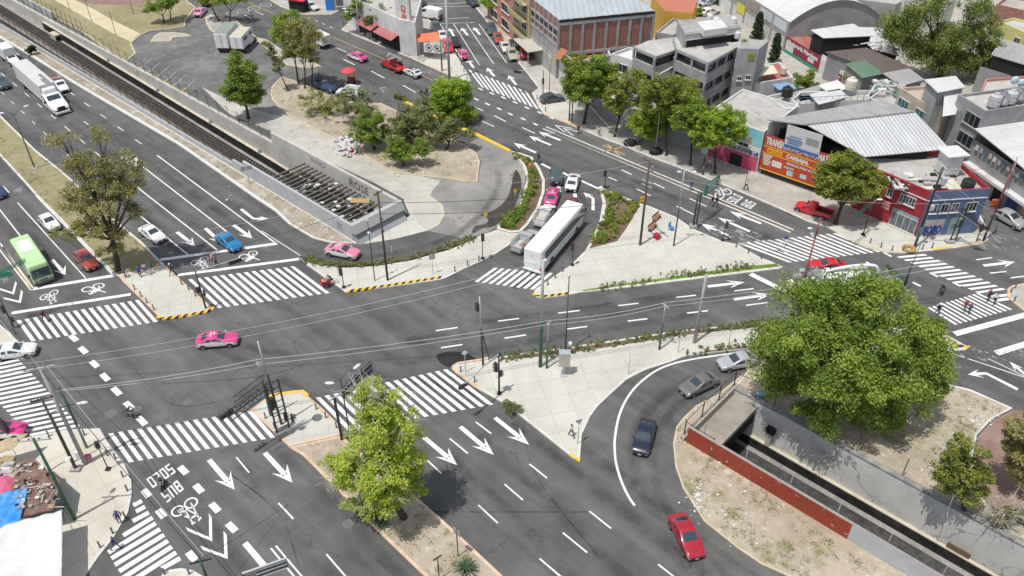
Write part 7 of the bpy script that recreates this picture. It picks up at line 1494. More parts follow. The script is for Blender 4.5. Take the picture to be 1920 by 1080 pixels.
for nm,lab,L,hh,wm in (('apartment_building','yellow apartment house with jutting balconies on the side street',8,10.5,WALL_YEL),('apartment_building','salmon pink house beside the yellow balconied one',14,9.5,WALL_PINK)):
 a,b=(A+Y*(L2*.74),A+Y*(L2*.74+L))if L==8 else (A+Y*(L2*.74+8.1),A+Y*(L2*.74+22));a,b=a+m_*.5,b+m_*.5;t=bld(nm,lab,[a,b,b-m_*.45,a-m_*.45],hh,wm)
 for f in range(3):
  for k in range(2):opening(t,a,b,.12+k*.45,.40+k*.45,1.2+f*3.1,2.8+f*3.1)
  if L==8:mb=MB();mb.box((a+b)/2+m_*.7+U*(3.1+f*3.0),(7,1.2,.15),axes=(Y,m_,U));mb.box((a+b)/2+m_*1.25+U*(3.5+f*3.0),(7,.1,.9),axes=(Y,m_,U));sub(mb.build('balcony',WALL_YEL,t),t)
mb=MB();P=A+Y*(L2*.6)+m_*1.6;mb.box(P+U*3.0,(7,3,.12),axes=(Y,m_,U));
for s in (-3.2,3.2):mb.beam(P+Y*s+m_*1.3,P+Y*s+m_*1.3+U*3,.12,.12)
tag(mb.build('awning',mat('cream_awning',(.45,.42,.36),.8,var=.2)),'cream awning on posts in front of the yellow balconied house','awning')
t=bld('low_house','low red roofed house tucked between the brick warehouse and the corner tree',FP(4.3,[(1050,95),(1138,85),(1146,104),(1076,116)]),4.3,WALL_W,ROOF_R,.6);tank('grey water tank on the low red roof by the brick warehouse',1101,92,3.8,.5,1.6,WALL_G);tank('black water tank behind the roof garden tree',1161,70,4.2,.6,1.3)
a,b=G(1047,152),G(1083,203);t=bld('street_wall','pale stepped street wall with a small tiled roof beside the brick warehouse',[a,b,b+Vector((.5,.4,0)),a+Vector((.5,.4,0))],4.2,WALL_W,None,0);slab(t,[on_wall(1046,108,a,(b-a).normalized())+Vector((-.8,0,.1)),on_wall(1058,114,a,(b-a).normalized())+Vector((-.8,0,.1)),on_wall(1060,106,a,(b-a).normalized())+Vector((.4,.3,.9)),on_wall(1048,100,a,(b-a).normalized())+Vector((.4,.3,.9))],mat('clay_tiles',(.42,.17,.08),.9,var=.3),.1,'tiled_roof')
t=bld('terrace_building','grey stepped terrace building with dark strip windows and planted balconies behind the street trees',FP(6.6,[(1146,100),(1190,114),(1236,140),(1268,122),(1240,96),(1180,88)]),6.6,WALL_W,mat('white_roof',(.62,.62,.61),.8,var=.06),.5)
Q=FP(6.6,[(1146,100),(1190,114)]);opening(t,Q[0],Q[1],.3,.75,4.0,5.4);opening(t,Q[0],Q[1],.3,.7,1.0,2.4)
banded(t,FP(9.3,[(1188,88),(1230,106),(1272,92),(1262,70),(1215,76)]),0.3,3);banded(t,FP(10.2,[(1268,92),(1329,118),(1383,88),(1363,74),(1330,62),(1262,70)]),1.2,3)
a=FP(10.8,[(1383,91),(1423,92),(1442,76),(1394,72)]);m=MB();m.prism(a,0,10.8);sub(m.build('stair_tower',WALL_G,t),t);opening(t,a[0],a[1],.22,.42,5.6,6.3);opening(t,a[0],a[1],.62,.84,5.8,6.5);panel(t,a[0],a[1],.55,.9,8.9,10.0,mat('arch_plants',(.22,.22,.05),.9,var=.4),'arched_opening')
m=MB();m.prism(FP(12.6,[(1284,62),(1390,48),(1372,30),(1270,38)]),10,12.6);sub(m.build('penthouse',WALL_G,t),t);c=FP(12.6,[(1284,62),(1390,48)]);panel(t,c[0],c[1],.05,.98,10.1,11.4,DARKIN,'terrace_opening',.05);mb=MB();d=(c[1]-c[0]);nn=Vector((d.y,-d.x,0)).normalized()
for k in range(44):p=c[0].lerp(c[1],k/43)+nn*.25;mb.beam(p+U*11.5,p+U*12.5,.07,.07)
for z in (11.5,12.5):mb.beam(c[0]+nn*.25+U*z,c[1]+nn*.25+U*z,.14,.12)
sub(mb.build('balustrade',GRILL,t),t);m=MB();m.prism(FP(14,[(1322,50),(1366,44),(1352,28),(1308,34)]),12.4,13.4);sub(m.build('roof_cabin',WALL_W,t),t)
for k,(u,v,z)in enumerate(((1288,130,6.2),(1298,150,4),(1358,148,4),(1395,80,10.6),(1240,128,4),(1345,160,2.5))):
 p=G(u,v,z);leaf_cloud('balcony_plants',[(p.x,p.y,z+.2)]*3,60,.6,.12,L_OLIVE,t,[.5]*3,seed=k)['kind']='stuff'
for i,(u,v,zz)in enumerate(((1330,38,13),(1342,45,12.6),(1375,44,12.6),(1382,71,10.8))):tank('%s white water tank on the roof of the terrace building'%('leftmost','second','third','lowest')[i],u,v,zz,.5,1.1,FRAME)
t=bld('small_house','low red roofed annex with a cream sheet beside the grey stair tower',FP(4.6,[(1412,157),(1487,145),(1462,116),(1428,122)]),4.6,WALL_W,ROOF_R,.3);slab(t,[G(1417,143,5.6),G(1459,137,5.6),G(1450,122,6.0),G(1423,124,6.0)],mat('cream_sheet',(.62,.58,.42),.7,var=.06));tank('white water tank on the low red annex roof',1468,138,4.6,.5,1.3,CREAMT)
a,b=G(1468,97),G(1412,58);vh=height_of((a.x,a.y),41);X=(b-a).normalized();Nn=Vector((-X.y,X.x,0));Nn=Nn if Nn.y>0 or Nn.x>0 else -Nn;gd=(G(1650,30,vh)-Vector((a.x,a.y,vh)));gd.z=0;W_=gd.length;gd.normalize();far=X*46;t=bld('vaulted_warehouse','long warehouse with a pale vaulted sheet roof and a concrete gable',[a,a+gd*W_,a+gd*W_+far,a+far],vh,WALL_G,None,0);mb=MB();n_=14;rise=3.6;pr=[(k/n_,vh+rise*(1-(2*k/n_-1)**2))for k in range(n_+1)]
for k in range(n_):
 p,q=a+gd*W_*pr[k][0],a+gd*W_*pr[k+1][0];P=[Vector((p.x,p.y,pr[k][1])),Vector((q.x,q.y,pr[k+1][1]))];mb.add([P[0]-X*.3,P[1]-X*.3,P[1]+far,P[0]+far],[(0,1,2,3)],0,[(0,k*W_/n_),(0,(k+1)*W_/n_),(46,(k+1)*W_/n_),(46,k*W_/n_)])
sub(mb.build('vault_roof',SHEET_LT,t),t);mb=MB();V=[a+U*vh]+[Vector(((a+gd*W_*f).x,(a+gd*W_*f).y,z))for f,z in pr]+[a+gd*W_+U*vh];mb.add(V,[tuple(range(len(V)))]);sub(mb.build('gable',ground_mat('stained_gable',[(.22,.215,.20),(.31,.30,.28),(.38,.365,.34)],(.1,.5,4)),t),t)
for k in range(9):
 s0,s1=(k+.08)/9,(k+.92)/9;panel(t,a,a+far,s0,s1,vh*.62,vh*.92,BRICKW if k>1 else mat('pale_sign',(.5,.58,.62),.7,var=.2),'brick_panel',.04);panel(t,a,a+far,s0,s1,.1,vh*.45,DARKIN if k in (5,6)else WALL_W,'bay',.04)
panel(t,a,a+far,.33,.40,vh*.3,vh*.62,mat('sign_yellow_shop',(.6,.55,.05),.6,var=.1),'shop_sign',.15)
p=[on_wall(u,v,G(1468,97),(G(1533,138)-G(1468,97)).normalized())for u,v in ((1468,97),(1533,138),(1556,152),(1577,160))];wh=height_of((p[0].x,p[0].y),68);g2=[Vector((q.x,q.y,0))for q in p];bk=Vector((.4,.9,0)).normalized()*7
t=bld('timber_yard','maroon street wall of the timber yard with white lettering and a green base',[g2[0],g2[1],g2[1]+bk,g2[0]+bk],wh,mat('maroon_wall',(.26,.025,.055),.7,var=.1),ROOF_R,.3);panel(t,g2[0],g2[1],0,1,0,wh*.24,mat('green_base',(.03,.28,.19),.7,var=.1),'base_band');panel(t,g2[0],g2[1],.04,.27,wh*.25,wh*.78,FRAME,'gate');words(t,g2[0],g2[1],.08,.93,wh*.68,wh*.92,'Maderería Martínez',FRAME,.09,.1);panel(t,g2[0],g2[1],.68,.84,wh*.38,wh*.62,FRAME,'notice')
t=bld('yard_gate_wall','white gate wall with a small maroon notice next to the timber yard',[g2[1],g2[3],g2[3]+bk*.3,g2[1]+bk*.3],wh*.95,FRAME,ROOF_C,.2);panel(t,g2[1],g2[3],.52,.97,0,wh*.72,mat('maroon_wall',(.26,.025,.055)),'notice_wall');words(t,g2[1],g2[3],.56,.92,wh*.5,wh*.62,'MADERERÍA',FRAME,.09,.02);words(t,g2[1],g2[3],.58,.88,wh*.34,wh*.45,'MARTÍNEZ',FRAME,.09,.02)
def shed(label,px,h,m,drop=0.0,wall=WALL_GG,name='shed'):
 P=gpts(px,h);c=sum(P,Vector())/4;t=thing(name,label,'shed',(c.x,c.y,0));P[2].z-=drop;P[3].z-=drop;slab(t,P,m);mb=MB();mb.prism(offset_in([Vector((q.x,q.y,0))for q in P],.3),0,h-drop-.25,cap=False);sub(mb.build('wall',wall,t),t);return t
shed('brown sheet roofed shed between the timber yard and the great drooping tree',[(1547,97),(1625,89),(1718,130),(1658,138)],5,SHEET_BR);shed('green sheet roofed lean-to at the corner of the brown shed',[(1584,119),(1622,113),(1662,134),(1618,143)],5.25,SHEET_GR,.3)
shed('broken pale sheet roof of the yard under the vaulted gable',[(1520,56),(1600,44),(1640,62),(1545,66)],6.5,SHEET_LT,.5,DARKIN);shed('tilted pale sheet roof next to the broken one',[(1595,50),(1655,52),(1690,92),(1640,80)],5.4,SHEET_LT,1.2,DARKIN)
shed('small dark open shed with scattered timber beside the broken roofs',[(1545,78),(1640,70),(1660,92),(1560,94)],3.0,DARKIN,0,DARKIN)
rng=random.Random(5)
mb=MB()
for k in range(60):u,v=rng.uniform(1600,1690),rng.uniform(62,92);p=G(u,v,rng.uniform(2.5,5.0));d=Vector((rng.gauss(0,1),rng.gauss(0,1),rng.gauss(0,.3))).normalized();mb.beam(p,p+d*rng.uniform(1,3.2),rng.uniform(.1,.5),.04,mi=rng.randrange(3))
tag(mb.build('scrap_timber',[FRAME,WALL_W,SHUT]),kind='stuff')
shed('grey sheet roofed hut on the corner by the green lean-to',[(1655,137),(1705,128),(1735,146),(1690,158)],5.2,SHEET_G,.3);shed('long grey roof of the white roofed houses',[(1490,172),(1540,158),(1560,178),(1500,190)],5,SHEET_G);shed('white patched sheet roof of the white roofed houses',[(1517,176),(1575,166),(1590,182),(1535,196)],6,SHEET_LT);shed('white tent-like roof in front of the small yellow-green tree',[(1535,160),(1570,150),(1592,166),(1552,172)],6,mat('white_tarp',(.7,.7,.69),.7,var=.05));shed('blue translucent sheet beside the white roofed houses',[(1448,158),(1478,154),(1495,166),(1460,168)],4.6,mat('blue_sheet',(.2,.33,.5),.5,var=.1))
t=bld('block_house','grey block house with a black tank, behind the orange garage',FP(6.5,[(1437,180),(1475,205),(1500,200),(1475,172)]),6.5,WALL_W,ROOF_C,.7);tank('black water tank on the grey block house',1474,180,6.6,.75,1.5);tank('cream water tank behind the orange garage roof',1594,166,6.0,.85,1.7,CREAMT)
t=bld('block_house','rear house with railings and a blue balcony behind the orange garage',FP(5.6,[(1475,196),(1630,186),(1655,168),(1500,172)]),5.6,WALL_W,ROOF_C,.6);c=FP(5.6,[(1475,196),(1630,186)]);mb=MB()
for k in range(14):p=c[0].lerp(c[1],k/13);mb.beam(p+U*5.6,p+U*6.5,.05,.05)
mb.beam(c[0]+U*6.5,c[1]+U*6.5,.06,.06);sub(mb.build('railing',mat('blue_rail',(.12,.2,.3),.6),t),t);bld('low_house','low house with a faded red roof between the terrace building and the turquoise shop',FP(4.4,[(1348,198),(1395,184),(1425,196),(1390,216),(1356,212)]),4.4,WALL_G,ROOF_R,.2)
F0,F1=G(1422,326),G(1536,366);fd=(F1-F0).normalized();zb=on_wall(1445,226,F0,fd).z;F2=F0+fd*((F1-F0).length*1.42);rp=on_wall(1513,234,F0,fd);ep=on_wall(1622,294,F0,fd);zr,ze=max(rp.z,zb+.6),min(max(ep.z,zb-1.5),zb);R2=G(1716,210,zr);E2=G(1781,279,ze);B2=G(1650,187,zb);c=(F0+F2)/2
t=thing('garage_building','orange fronted transmission garage with a big pale corrugated roof','building',(c.x,c.y,0));r0=Vector((rp.x,rp.y,zr));e0=Vector((ep.x,ep.y,ze));b0=Vector((F0.x,F0.y,zb))-fd*.3
slab(t,[r0,R2,E2,e0],SHEET_W,.15,'front_roof');slab(t,[R2+U*.01,r0+U*.01,b0,B2],SHEET_G,.15,'back_roof');mb=MB()
for q in range(40):p=r0.lerp(R2,q/40);mb.box(p+U*.08,(.5,.3,.08),rz=math.atan2((R2-r0).y,(R2-r0).x))
sub(mb.build('ridge_cap',SHEET_G,t),t);mb=MB();mb.prism([F0,F2,E2,B2],0,.3);mb.prism([B2,F0,F0+(B2-F0).normalized().cross(U)*.3,B2+(B2-F0).normalized().cross(U)*.3],0,zb-.3);dd=(E2-e0).normalized();mb.prism([F2,Vector((E2.x,E2.y,0)),Vector((E2.x,E2.y,0))-fd*.3,F2-fd*.3],0,ze*.55);sub(mb.build('wall',WALL_GG,t),t);mb=MB();ins=Vector((-fd.y,fd.x,0));mb.prism([F0+ins*1.5+fd,F2+ins*1.5-fd,Vector((E2.x,E2.y,0))-fd*2-ins*2,Vector((B2.x,B2.y,0))+fd-ins],.3,ze-.6,0);sub(mb.build('dark_interior',DARKIN,t),t)
ORA=mat('orange_board',(.43,.055,.016),.6,var=.1,scale=.5);zt=on_wall(1442,253,F0,fd).z;zl=on_wall(1424,322,F0,fd).z;L=(F2-F0).length
panel(t,F0,F2,0,1,1.0,zt,ORA,'sign_front',.1,.12);panel(t,F0,F2,0,1,.3,.95,DARKIN,'shadow_gap',.05);YB=mat('yellow_band',(.75,.45,.03),.6,var=.05)
for z,w in ((zt*.735,.10),(zt*.57,.10),(1.02,.14)):panel(t,F0,F2,0,1,z,z+w,YB,'yellow_band',.18)
panel(t,F0,F2,.05,.22,zt*.61,zt*.71,YB,'yellow_plate',.18);words(t,F0,F2,.06,.21,zt*.63,zt*.69,'REFACCIONES',ORA,.21,.01);words(t,F0,F2,.02,.82,zt*.79,zt*.96,'TRANSMISIONES AUTOMATICAS',FRAME,.18,.05);words(t,F0,F2,.27,.52,zt*.59,zt*.71,'CARBAJAL',FRAME,.18,.05);words(t,F0,F2,.29,.62,zt*.47,zt*.53,'REVERSAS PARA AUTO',FRAME,.18,.015)
for k in range(6):panel(t,F0,F2,.015+.004*k,.12-.01*(k%3),zt*(.52-k*.045),zt*(.545-k*.045),FRAME,'painted_line',.17)
for s0,s1,z0,z1,mm in ((.13,.24,.32,.46,FRAME),(.27,.38,.37,.42,SHUT),(.31,.38,.22,.34,mat('pale_blue',(.4,.5,.55),.5)),(.46,.53,.26,.36,mat('pale_blue',(.4,.5,.55),.5))):panel(t,F0,F2,s0,s1,zt*z0,zt*z1,mm,'notice',.19)
c=on_wall(1508,262,F0,fd);bt=thing('banner','blue and white printed banner hung above the orange sign','banner',(c.x,c.y,c.z));X,Z_=fd,(U-ins*.1).normalized();mb=MB();mb.box(c-ins*.35,(5.0,.05,3.4),axes=(X,ins,Z_));sub(mb.build('cloth',FRAME,bt),bt);mb=MB();BLU=mat('banner_blue',(.03,.13,.45),.5,var=.05)
mb.box(c-ins*.39+U*1.35,(4.6,.03,.5),axes=(X,ins,Z_));mb.box(c-ins*.39-U*1.5,(5.0,.03,.38),axes=(X,ins,Z_))
for k in range(6):mb.box(c-ins*.39+U*(.8-k*.35)-X*(1.1+.1*(k%2)),(2.3-.3*(k%3),.03,.13),axes=(X,ins,Z_),mi=0)
mb.box(c-ins*.39+U*.15+X*1.3,(1.8,.03,1.1),axes=(X,ins,Z_),mi=2);sub(mb.build('print',[BLU,STEEL_B,SIGN_BACK],bt),bt)
S0=F0-fd*9.5;t=bld('shop','small shop with a turquoise sign and pink shutters left of the orange garage',[S0,F0-fd*.35,F0-fd*.35+ins*11,S0+ins*11],6.6,WALL_W,ROOF_C,.3);panel(t,S0,F0,.25,.95,4.1,6.5,mat('turquoise_sign',(.04,.42,.50),.5,color2=(.35,.58,.62),scale=.35),'sign_panel');words(t,S0,F0,.52,.8,4.3,5.1,'LAS',WALL_PINK,.1,.06);panel(t,S0,F0,.1,.97,2.4,3.3,mat('pale_fascia',(.42,.42,.48),.6,var=.1),'fascia');words(t,S0,F0,.25,.93,2.6,3.15,'SEX&LOVE.d',STEEL_B,.1,.03);PK=mat('pink_shutter',(.48,.06,.13),.6,var=.1);panel(t,S0,F0,.12,.95,.1,2.35,PK,'shutter');panel(t,S0,F0,.5,.7,.15,1.9,DARKIN,'door',.07);opening(t,S0,F0,.58,.76,3.5,4.05)
a=G(1190,286);t=bld('street_wall','dark grey street wall with pillars behind the shaded pavement',[G(1085,200),G(1205,252),G(1365,305),G(1362,300),G(1207,246),G(1088,196)],3.0,WALL_GG,None,0)
C0,CR,CB=G(1715,445),G(1600,392),G(1823,438);h=height_of((C0.x,C0.y),360);rd,bd=(C0-CR).normalized(),(CB-C0).normalized();bi=Vector((-bd.y,bd.x,0));K1=CB+bi*9;K2=CR+bi*7
t=bld('corner_house','two storey corner house painted red on the street side and blue on the other',[CR,C0,CB,K1,K2],h,WALL_RED,ROOF_C,.6);panel(t,C0,CB,.002,1,0,h,WALL_BLUE,'blue_wall',.04,.06);panel(t,C0,CB,0,1,h-1.3,h-1.18,FRAME,'cornice',.12,.1);panel(t,CR,C0,.45,1,h-1.3,h-1.18,FRAME,'cornice',.08,.1)
opening(t,CR,C0,.62,.85,3.9,5.1,bars=4);opening(t,CR,C0,.42,.5,3.9,5.1);opening(t,CR,C0,.58,.97,.3,2.3,mat('shop_glass',(.2,.23,.25),.15,color2=(.05,.06,.07),scale=1.5),FRAME,3,'shop_window');panel(t,CR,C0,.57,.97,2.4,2.75,mat('teal_fascia',(.2,.33,.36),.6),'fascia');panel(t,CR,C0,.40,.53,1.9,3.3,mat('red_board',(.42,.04,.05),.6),'notice_board',.1)
for k in range(3):words(t,CR,C0,.41,.52,3.0-k*.42,3.2-k*.42,('PLANCHADO','REPARACION','DE MOTORES')[k],FRAME,.15,.01)
for s0,s1,br in ((.10,.2,0),(.27,.39,1),(.45,.56,1),(.69,.87,2)):opening(t,C0,CB,s0,s1,3.6,4.9,bars=br)
panel(t,C0,CB,.08,.42,.1,2.6,SHUT,'shutter',.1);panel(t,C0,CB,.52,.72,.1,2.7,mat('mural',(.18,.3,.32),.7,color2=(.35,.38,.36),scale=1.2),'mural',.1);words(t,C0,CB,.10,.40,.5,1.7,'BOBO',mat('spray_blue',(.02,.07,.3),.6,var=.3),.14,.09);words(t,C0,CB,.12,.36,.15,.5,'SOR',STEEL_B,.14,.03);words(t,C0,CB,.56,.68,1.1,1.8,'Uhr',mat('spray_teal',(.04,.16,.2),.6),.14,.03)
rc=FP(h+3,[(1756,287),(1802,294),(1795,303),(1762,302)]);q=G(1775,318,h);mb=MB();mb.box(q+U*1.1,(2.1,2.1,2.9),rz=R(10));sub(mb.build('roof_cabin',WALL_W,t),t);mb=MB();mb.box(q+U*2.6,(3.0,2.8,.12),rz=R(10));sub(mb.build('cabin_roof',FRAME,t),t);tank('black water tank lying on the blue end of the corner house',1812,354,h-.5,.8,1.4);mb=MB();rng=random.Random(9)
for k in range(46):u,v=rng.uniform(1668,1790),rng.uniform(322,352);p=G(u,v+(u-1668)*.06,h-.4);rbox(mb,p,(rng.uniform(.3,1.8),rng.uniform(.3,1.3),rng.uniform(.1,.5)),.03,rng.randrange(4))
tag(mb.build('rooftop_junk',[SHUT,WALL_W,CREAMT,DARKIN]),kind='stuff')
h=10.5;A,B=FP(h,[(1797,177),(1848,208)]);X=(B-A).normalized();w=Vector((-X.y,X.x,0));w=w if w.x>0 else -w;t=bld('apartment_block','grey three storey block with a row of silver water tanks at the right edge',[A,B,B+w*30,A+w*30],h,WALL_GG,ROOF_C,.4)
for k in range(3):opening(t,A,B,.45,.97,1.6+k*3.0,3.3+k*3.0,WGLASS,WALL_G,2)
for i in range(6):tank('%s silver water tank of the row on the grey block'%ORD[i],1862+i*15,198-i*3.4,h,.8,1.7,CHROME if i%2 else STEEL_L)
B3=B+w*1.0;c1=B+X*17;t=bld('workshop_row','grey workshop row with sloping sheet roofs and hanging laundry at the right edge',[B+X*.1,c1,c1+w*16,B+X*.1+w*16],6.2,WALL_G,None,0);mb=MB()
z1,z2=8.0,6.4;slab(t,[B+U*z1-w*.8,c1+U*z2-w*.8,c1+w*8+U*z2,B+w*8+U*z1],SHEET_LT);slab(t,[B+w*8.2+U*z1,c1+w*8.2+U*z2,c1+w*16+U*(z2+.6),B+w*16+U*(z1+.6)],SHEET_G,.12,'rear_roof')
for k in range(6):panel(t,B,c1,.05+k*.15,.16+k*.15,.1,2.6,(DARKIN,SHUT,DARKIN,mat('blue_shutter',(.05,.1,.3),.6),WALL_B,DARKIN)[k],'bay')
for k in range(12):panel(t,B,c1,.05+k*.05,.085+k*.05,5.2,5.9,(WALL_W,SHUT,WALL_BLUE,WALL_B)[k%4],'hanging_laundry',.3)
panel(t,B,c1,.02,.98,2.7,3.1,WALL_W,'canopy',.5,1.0)
h=8;A,B,C_,D=FP(h,[(1687,164),(1750,203),(1788,199),(1745,160)]);t=bld('beige_house','beige house with teal glazed windows behind the big corrugated roof',[A,B,C_,D],h,WALL_B,mat('pink_screed',(.46,.38,.32),.9,var=.12),.5);opening(t,A,B,.08,.38,5.2,6.8,TEALG,FRAME,2);opening(t,A,B,.6,.95,5.2,6.8,TEALG,FRAME,2);opening(t,A,B,.1,.38,1.8,3.4,TEALG,FRAME,2)
t=shed('white roofed rooftop room with a torn green and white banner on the beige house',[(1733,149),(1792,142),(1812,160),(1760,170)],11,SHEET_LT,.3,WALL_G);q=gpts([(1770,172),(1805,164),(1800,192),(1775,196)],10);mb=MB();mb.add([Vector((p.x,p.y,z))for p,z in zip(q,(10.4,10.4,8.2,8.2))]+[Vector((p.x,p.y+.06,z))for p,z in zip(q,(10.4,10.4,8.2,8.2))],[(0,3,2,1),(4,5,6,7),(0,1,5,4),(1,2,6,5),(2,3,7,6),(3,0,4,7)]);sub(mb.build('banner',FRAME,t),t)
t=bld('cluttered_house','flat roofed house heaped with scrap beside the beige house',FP(5.5,[(1625,180),(1672,205),(1690,196),(1692,160),(1640,158)]),5.5,WALL_W,ROOF_C,.5);mb=MB();rng=random.Random(4)
for k in range(40):p=G(rng.uniform(1636,1688),rng.uniform(152,180),5.2);rbox(mb,p,(rng.uniform(.3,1.6),rng.uniform(.3,1.2),rng.uniform(.2,.8)),.04,rng.randrange(4))
sub(mb.build('roof_scrap',[SHUT,WALL_W,mat('scrap_green',(.08,.2,.14),.7),CHROME],t),t)['kind']='stuff'
t=bld('rooftop_house','salmon house with dark openings and satellite dishes at the right edge',FP(8.5,[(1835,182),(1930,168),(1945,140),(1848,148)]),8.5,WALL_PINK,ROOF_C,.4);Q=FP(8.5,[(1835,182),(1930,168)])
for k in range(3):opening(t,Q[0],Q[1],.12+k*.3,.34+k*.3,6.2,7.7,DARKIN,WALL_PINK,0)
for u,v in ((1905,152),(1918,157)):p=G(u,v,9.5);mb=MB();mb.lathe([(.001,0),(.4,.1),(.65,.3)],p,14,axis='y');mb.tube([p,p-U*1.2],.05,6);tag(mb.build('satellite_dish',mat('dish_blue',(.45,.6,.66),.5)),'pale blue satellite dish, the '+('left' if u<1910 else 'right')+' one on the salmon house','satellite dish')
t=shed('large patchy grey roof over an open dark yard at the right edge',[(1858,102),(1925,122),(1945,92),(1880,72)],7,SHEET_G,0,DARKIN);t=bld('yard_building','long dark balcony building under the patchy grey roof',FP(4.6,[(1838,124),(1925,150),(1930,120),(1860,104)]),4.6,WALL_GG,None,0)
t=bld('yellow_house','yellow house with a flat roof beyond the great drooping tree',FP(6.5,[(1874,40),(1925,62),(1950,44),(1900,33)]),6.5,mat('pale_yellow_wall',(.56,.52,.20),.8,var=.1),ROOF_C,.4);Q=FP(6.5,[(1874,40),(1925,62)]);opening(t,Q[0],Q[1],.1,.25,3.8,5.2);opening(t,Q[0],Q[1],.7,.9,3.8,5.2)
t=bld('orange_house','orange and yellow house with a terracotta roof behind the brick warehouse',FP(7,[(1246,20),(1300,24),(1310,-10),(1222,-10)]),7,mat('ochre_wall',(.60,.36,.06),.8,var=.08),mat('terracotta_roof',(.45,.16,.10),.85,var=.15),0);Q=FP(7,[(1246,20),(1300,24)]);opening(t,Q[0],Q[1],.4,.52,4.2,5.6)
bld('grey_house','grey flat roofed house behind the brick warehouse and the terrace building',FP(6,[(1230,60),(1262,66),(1300,42),(1262,34)]),6,WALL_G,ROOF_C,.4)
for lab,px,hh,wm in (('plain grey house in the top right corner',[(1600,-2),(1680,8),(1720,-12),(1640,-18)],6,WALL_G),('brick house in the top right corner',[(1868,8),(1940,24),(1965,2),(1890,-8)],5,BRICKW),('white house at the top edge behind the vaulted warehouse',[(1690,-8),(1780,2),(1800,-18),(1710,-22)],7,WALL_W)):bld('far_house',lab,FP(hh,px),hh,wm)
h=6.5;A,B,C_,D=FP(h,[(748,36),(778,42),(790,0),(640,-25)]);A2=FP(h,[(655,-8)])[0];t=bld('shop_building','white shop building with red awnings at the top centre',[A2,A,B,C_,D],h,WALL_W,ROOF_C,.4);a,b=A2.lerp(A,.15),A.lerp(A2,.02);panel(t,a,b,0,1,.2,3.2,DARKIN,'shop_front');AW=mat('red_awning',(.33,.075,.075),.7,color2=(.40,.17,.15),scale=.6);dn=Vector(((b-a).y,-(b-a).x,0)).normalized();dn=dn if dn.y<0 else -dn
for i,(s0,s1)in enumerate(((.1,.5),(.55,.98))):p,q=a.lerp(b,s0),a.lerp(b,s1);o=slab(t,[p+U*3.4,q+U*3.4,q+dn*1.8+U*2.7,p+dn*1.8+U*2.7],AW,.06,'awning')
q=G(775,99);P=FP(9.5,[(757,10),(776,12)]);t=thing('shop_totem','tall white totem panel with orange lettering beside the orange awning','sign',(q.x,q.y,0));mb=MB();d=Vector((.9,-.35,0)).normalized();q2=Vector((q.x-1.6,q.y+1.4,0));mb.box(q2+U*5,(2.9,.35,10),axes=(d,Vector((-d.y,d.x,0)),U));sub(mb.build('panel',WALL_W,t),t);mb=MB()
for k in range(4):put_text(mb,'DZIB'[k],q2+Vector((d.y,-d.x,0))*.2-d*.1+U*(7.6-k*1.0),d*.9,U*.85,bold=.05)
sub(mb.build('lettering',mat('orange_letter',(.5,.13,.06),.6),t),t);mb=MB();mb.tube([q,q+U*11],.18,10);sub(mb.build('post',CONC_P,t),t)
P=[at_y(779,64,q.y),at_y(820,60,q.y-1),at_y(826,76,q.y-4),at_y(785,79,q.y-3)];t=thing('awning','bright orange cloth awning with a grey banner of two round signs','awning',P[3]);slab(t,P,mat('orange_cloth',(.75,.18,.07),.7,var=.06),.04,'cloth');d=(P[2]-P[3]).normalized();d.z=0;c=(P[2]+P[3])/2+d*.6-U*1.2;nn=Vector((d.y,-d.x,0));mb=MB();mb.box(c,(3.6,.05,1.8),axes=(d,nn,U));sub(mb.build('banner',SIGN_W,t),t);mb=MB()
for s in (-.8,.8):
 for k in range(20):x0,x1=2*math.pi*k/20,2*math.pi*(k+1)/20;mb.beam(c+nn*.06+d*(s+.62*math.cos(x0))+U*.62*math.sin(x0),c+nn*.06+d*(s+.62*math.cos(x1))+U*.62*math.sin(x1),.03,.09)
 mb.box(c+nn*.06+d*s,(.5,.03,.4),axes=(d,nn,U))
mb.beam(c+nn*.08+d*.4+U*.4,c+nn*.08+d*1.2-U*.4,.03,.1);sub(mb.build('round_sign',STEEL_B,t),t);mb=MB()
for p in (P[2],P[3]):mb.tube([Vector((p.x,p.y,0)),p],.05,6)
sub(mb.build('post',STEEL_L,t),t)
a,b=G(612,21),G(627,21);t=bld('kiosk','blue painted shop front at the top, left of the dusty street tree',[a,b,b+Vector((1,8,0)),a+Vector((-1,8,0))],5,mat('bright_blue_wall',(.03,.19,.55),.6,var=.06),ROOF_C,.2);a,b=G(628,21),G(650,20);t=bld('kiosk','grey shop front with a barred window beside the blue one',[a,b,b+Vector((1,8,0)),a+Vector((0,8,0))],4.5,WALL_G,ROOF_C,.2);opening(t,a,b,.2,.8,1,2.4,bars=4)
a,b=G(552,20),G(572,22);t=thing('stall','red and green market stall at the top edge','stall',a);mb=MB();mb.box((a+b)/2+U*2.6,(4,2.5,.3),rz=R(-20));sub(mb.build('roof',P_TRED,t),t);mb=MB();mb.box((a+b)/2+U*1.2,(3.4,2,2.3),rz=R(-20));sub(mb.build('stand',DARKIN,t),t)
SKIN=mat('skin',(.30,.17,.11),.6,var=.06);HAIR=mat('hair_black',(.012,.010,.009),.7,var=.2);SHOE=mat('shoe',(.03,.028,.026),.6,var=.2)
def cl(n,c):return mat('cloth_'+n,c,.85,var=.12,scale=6)
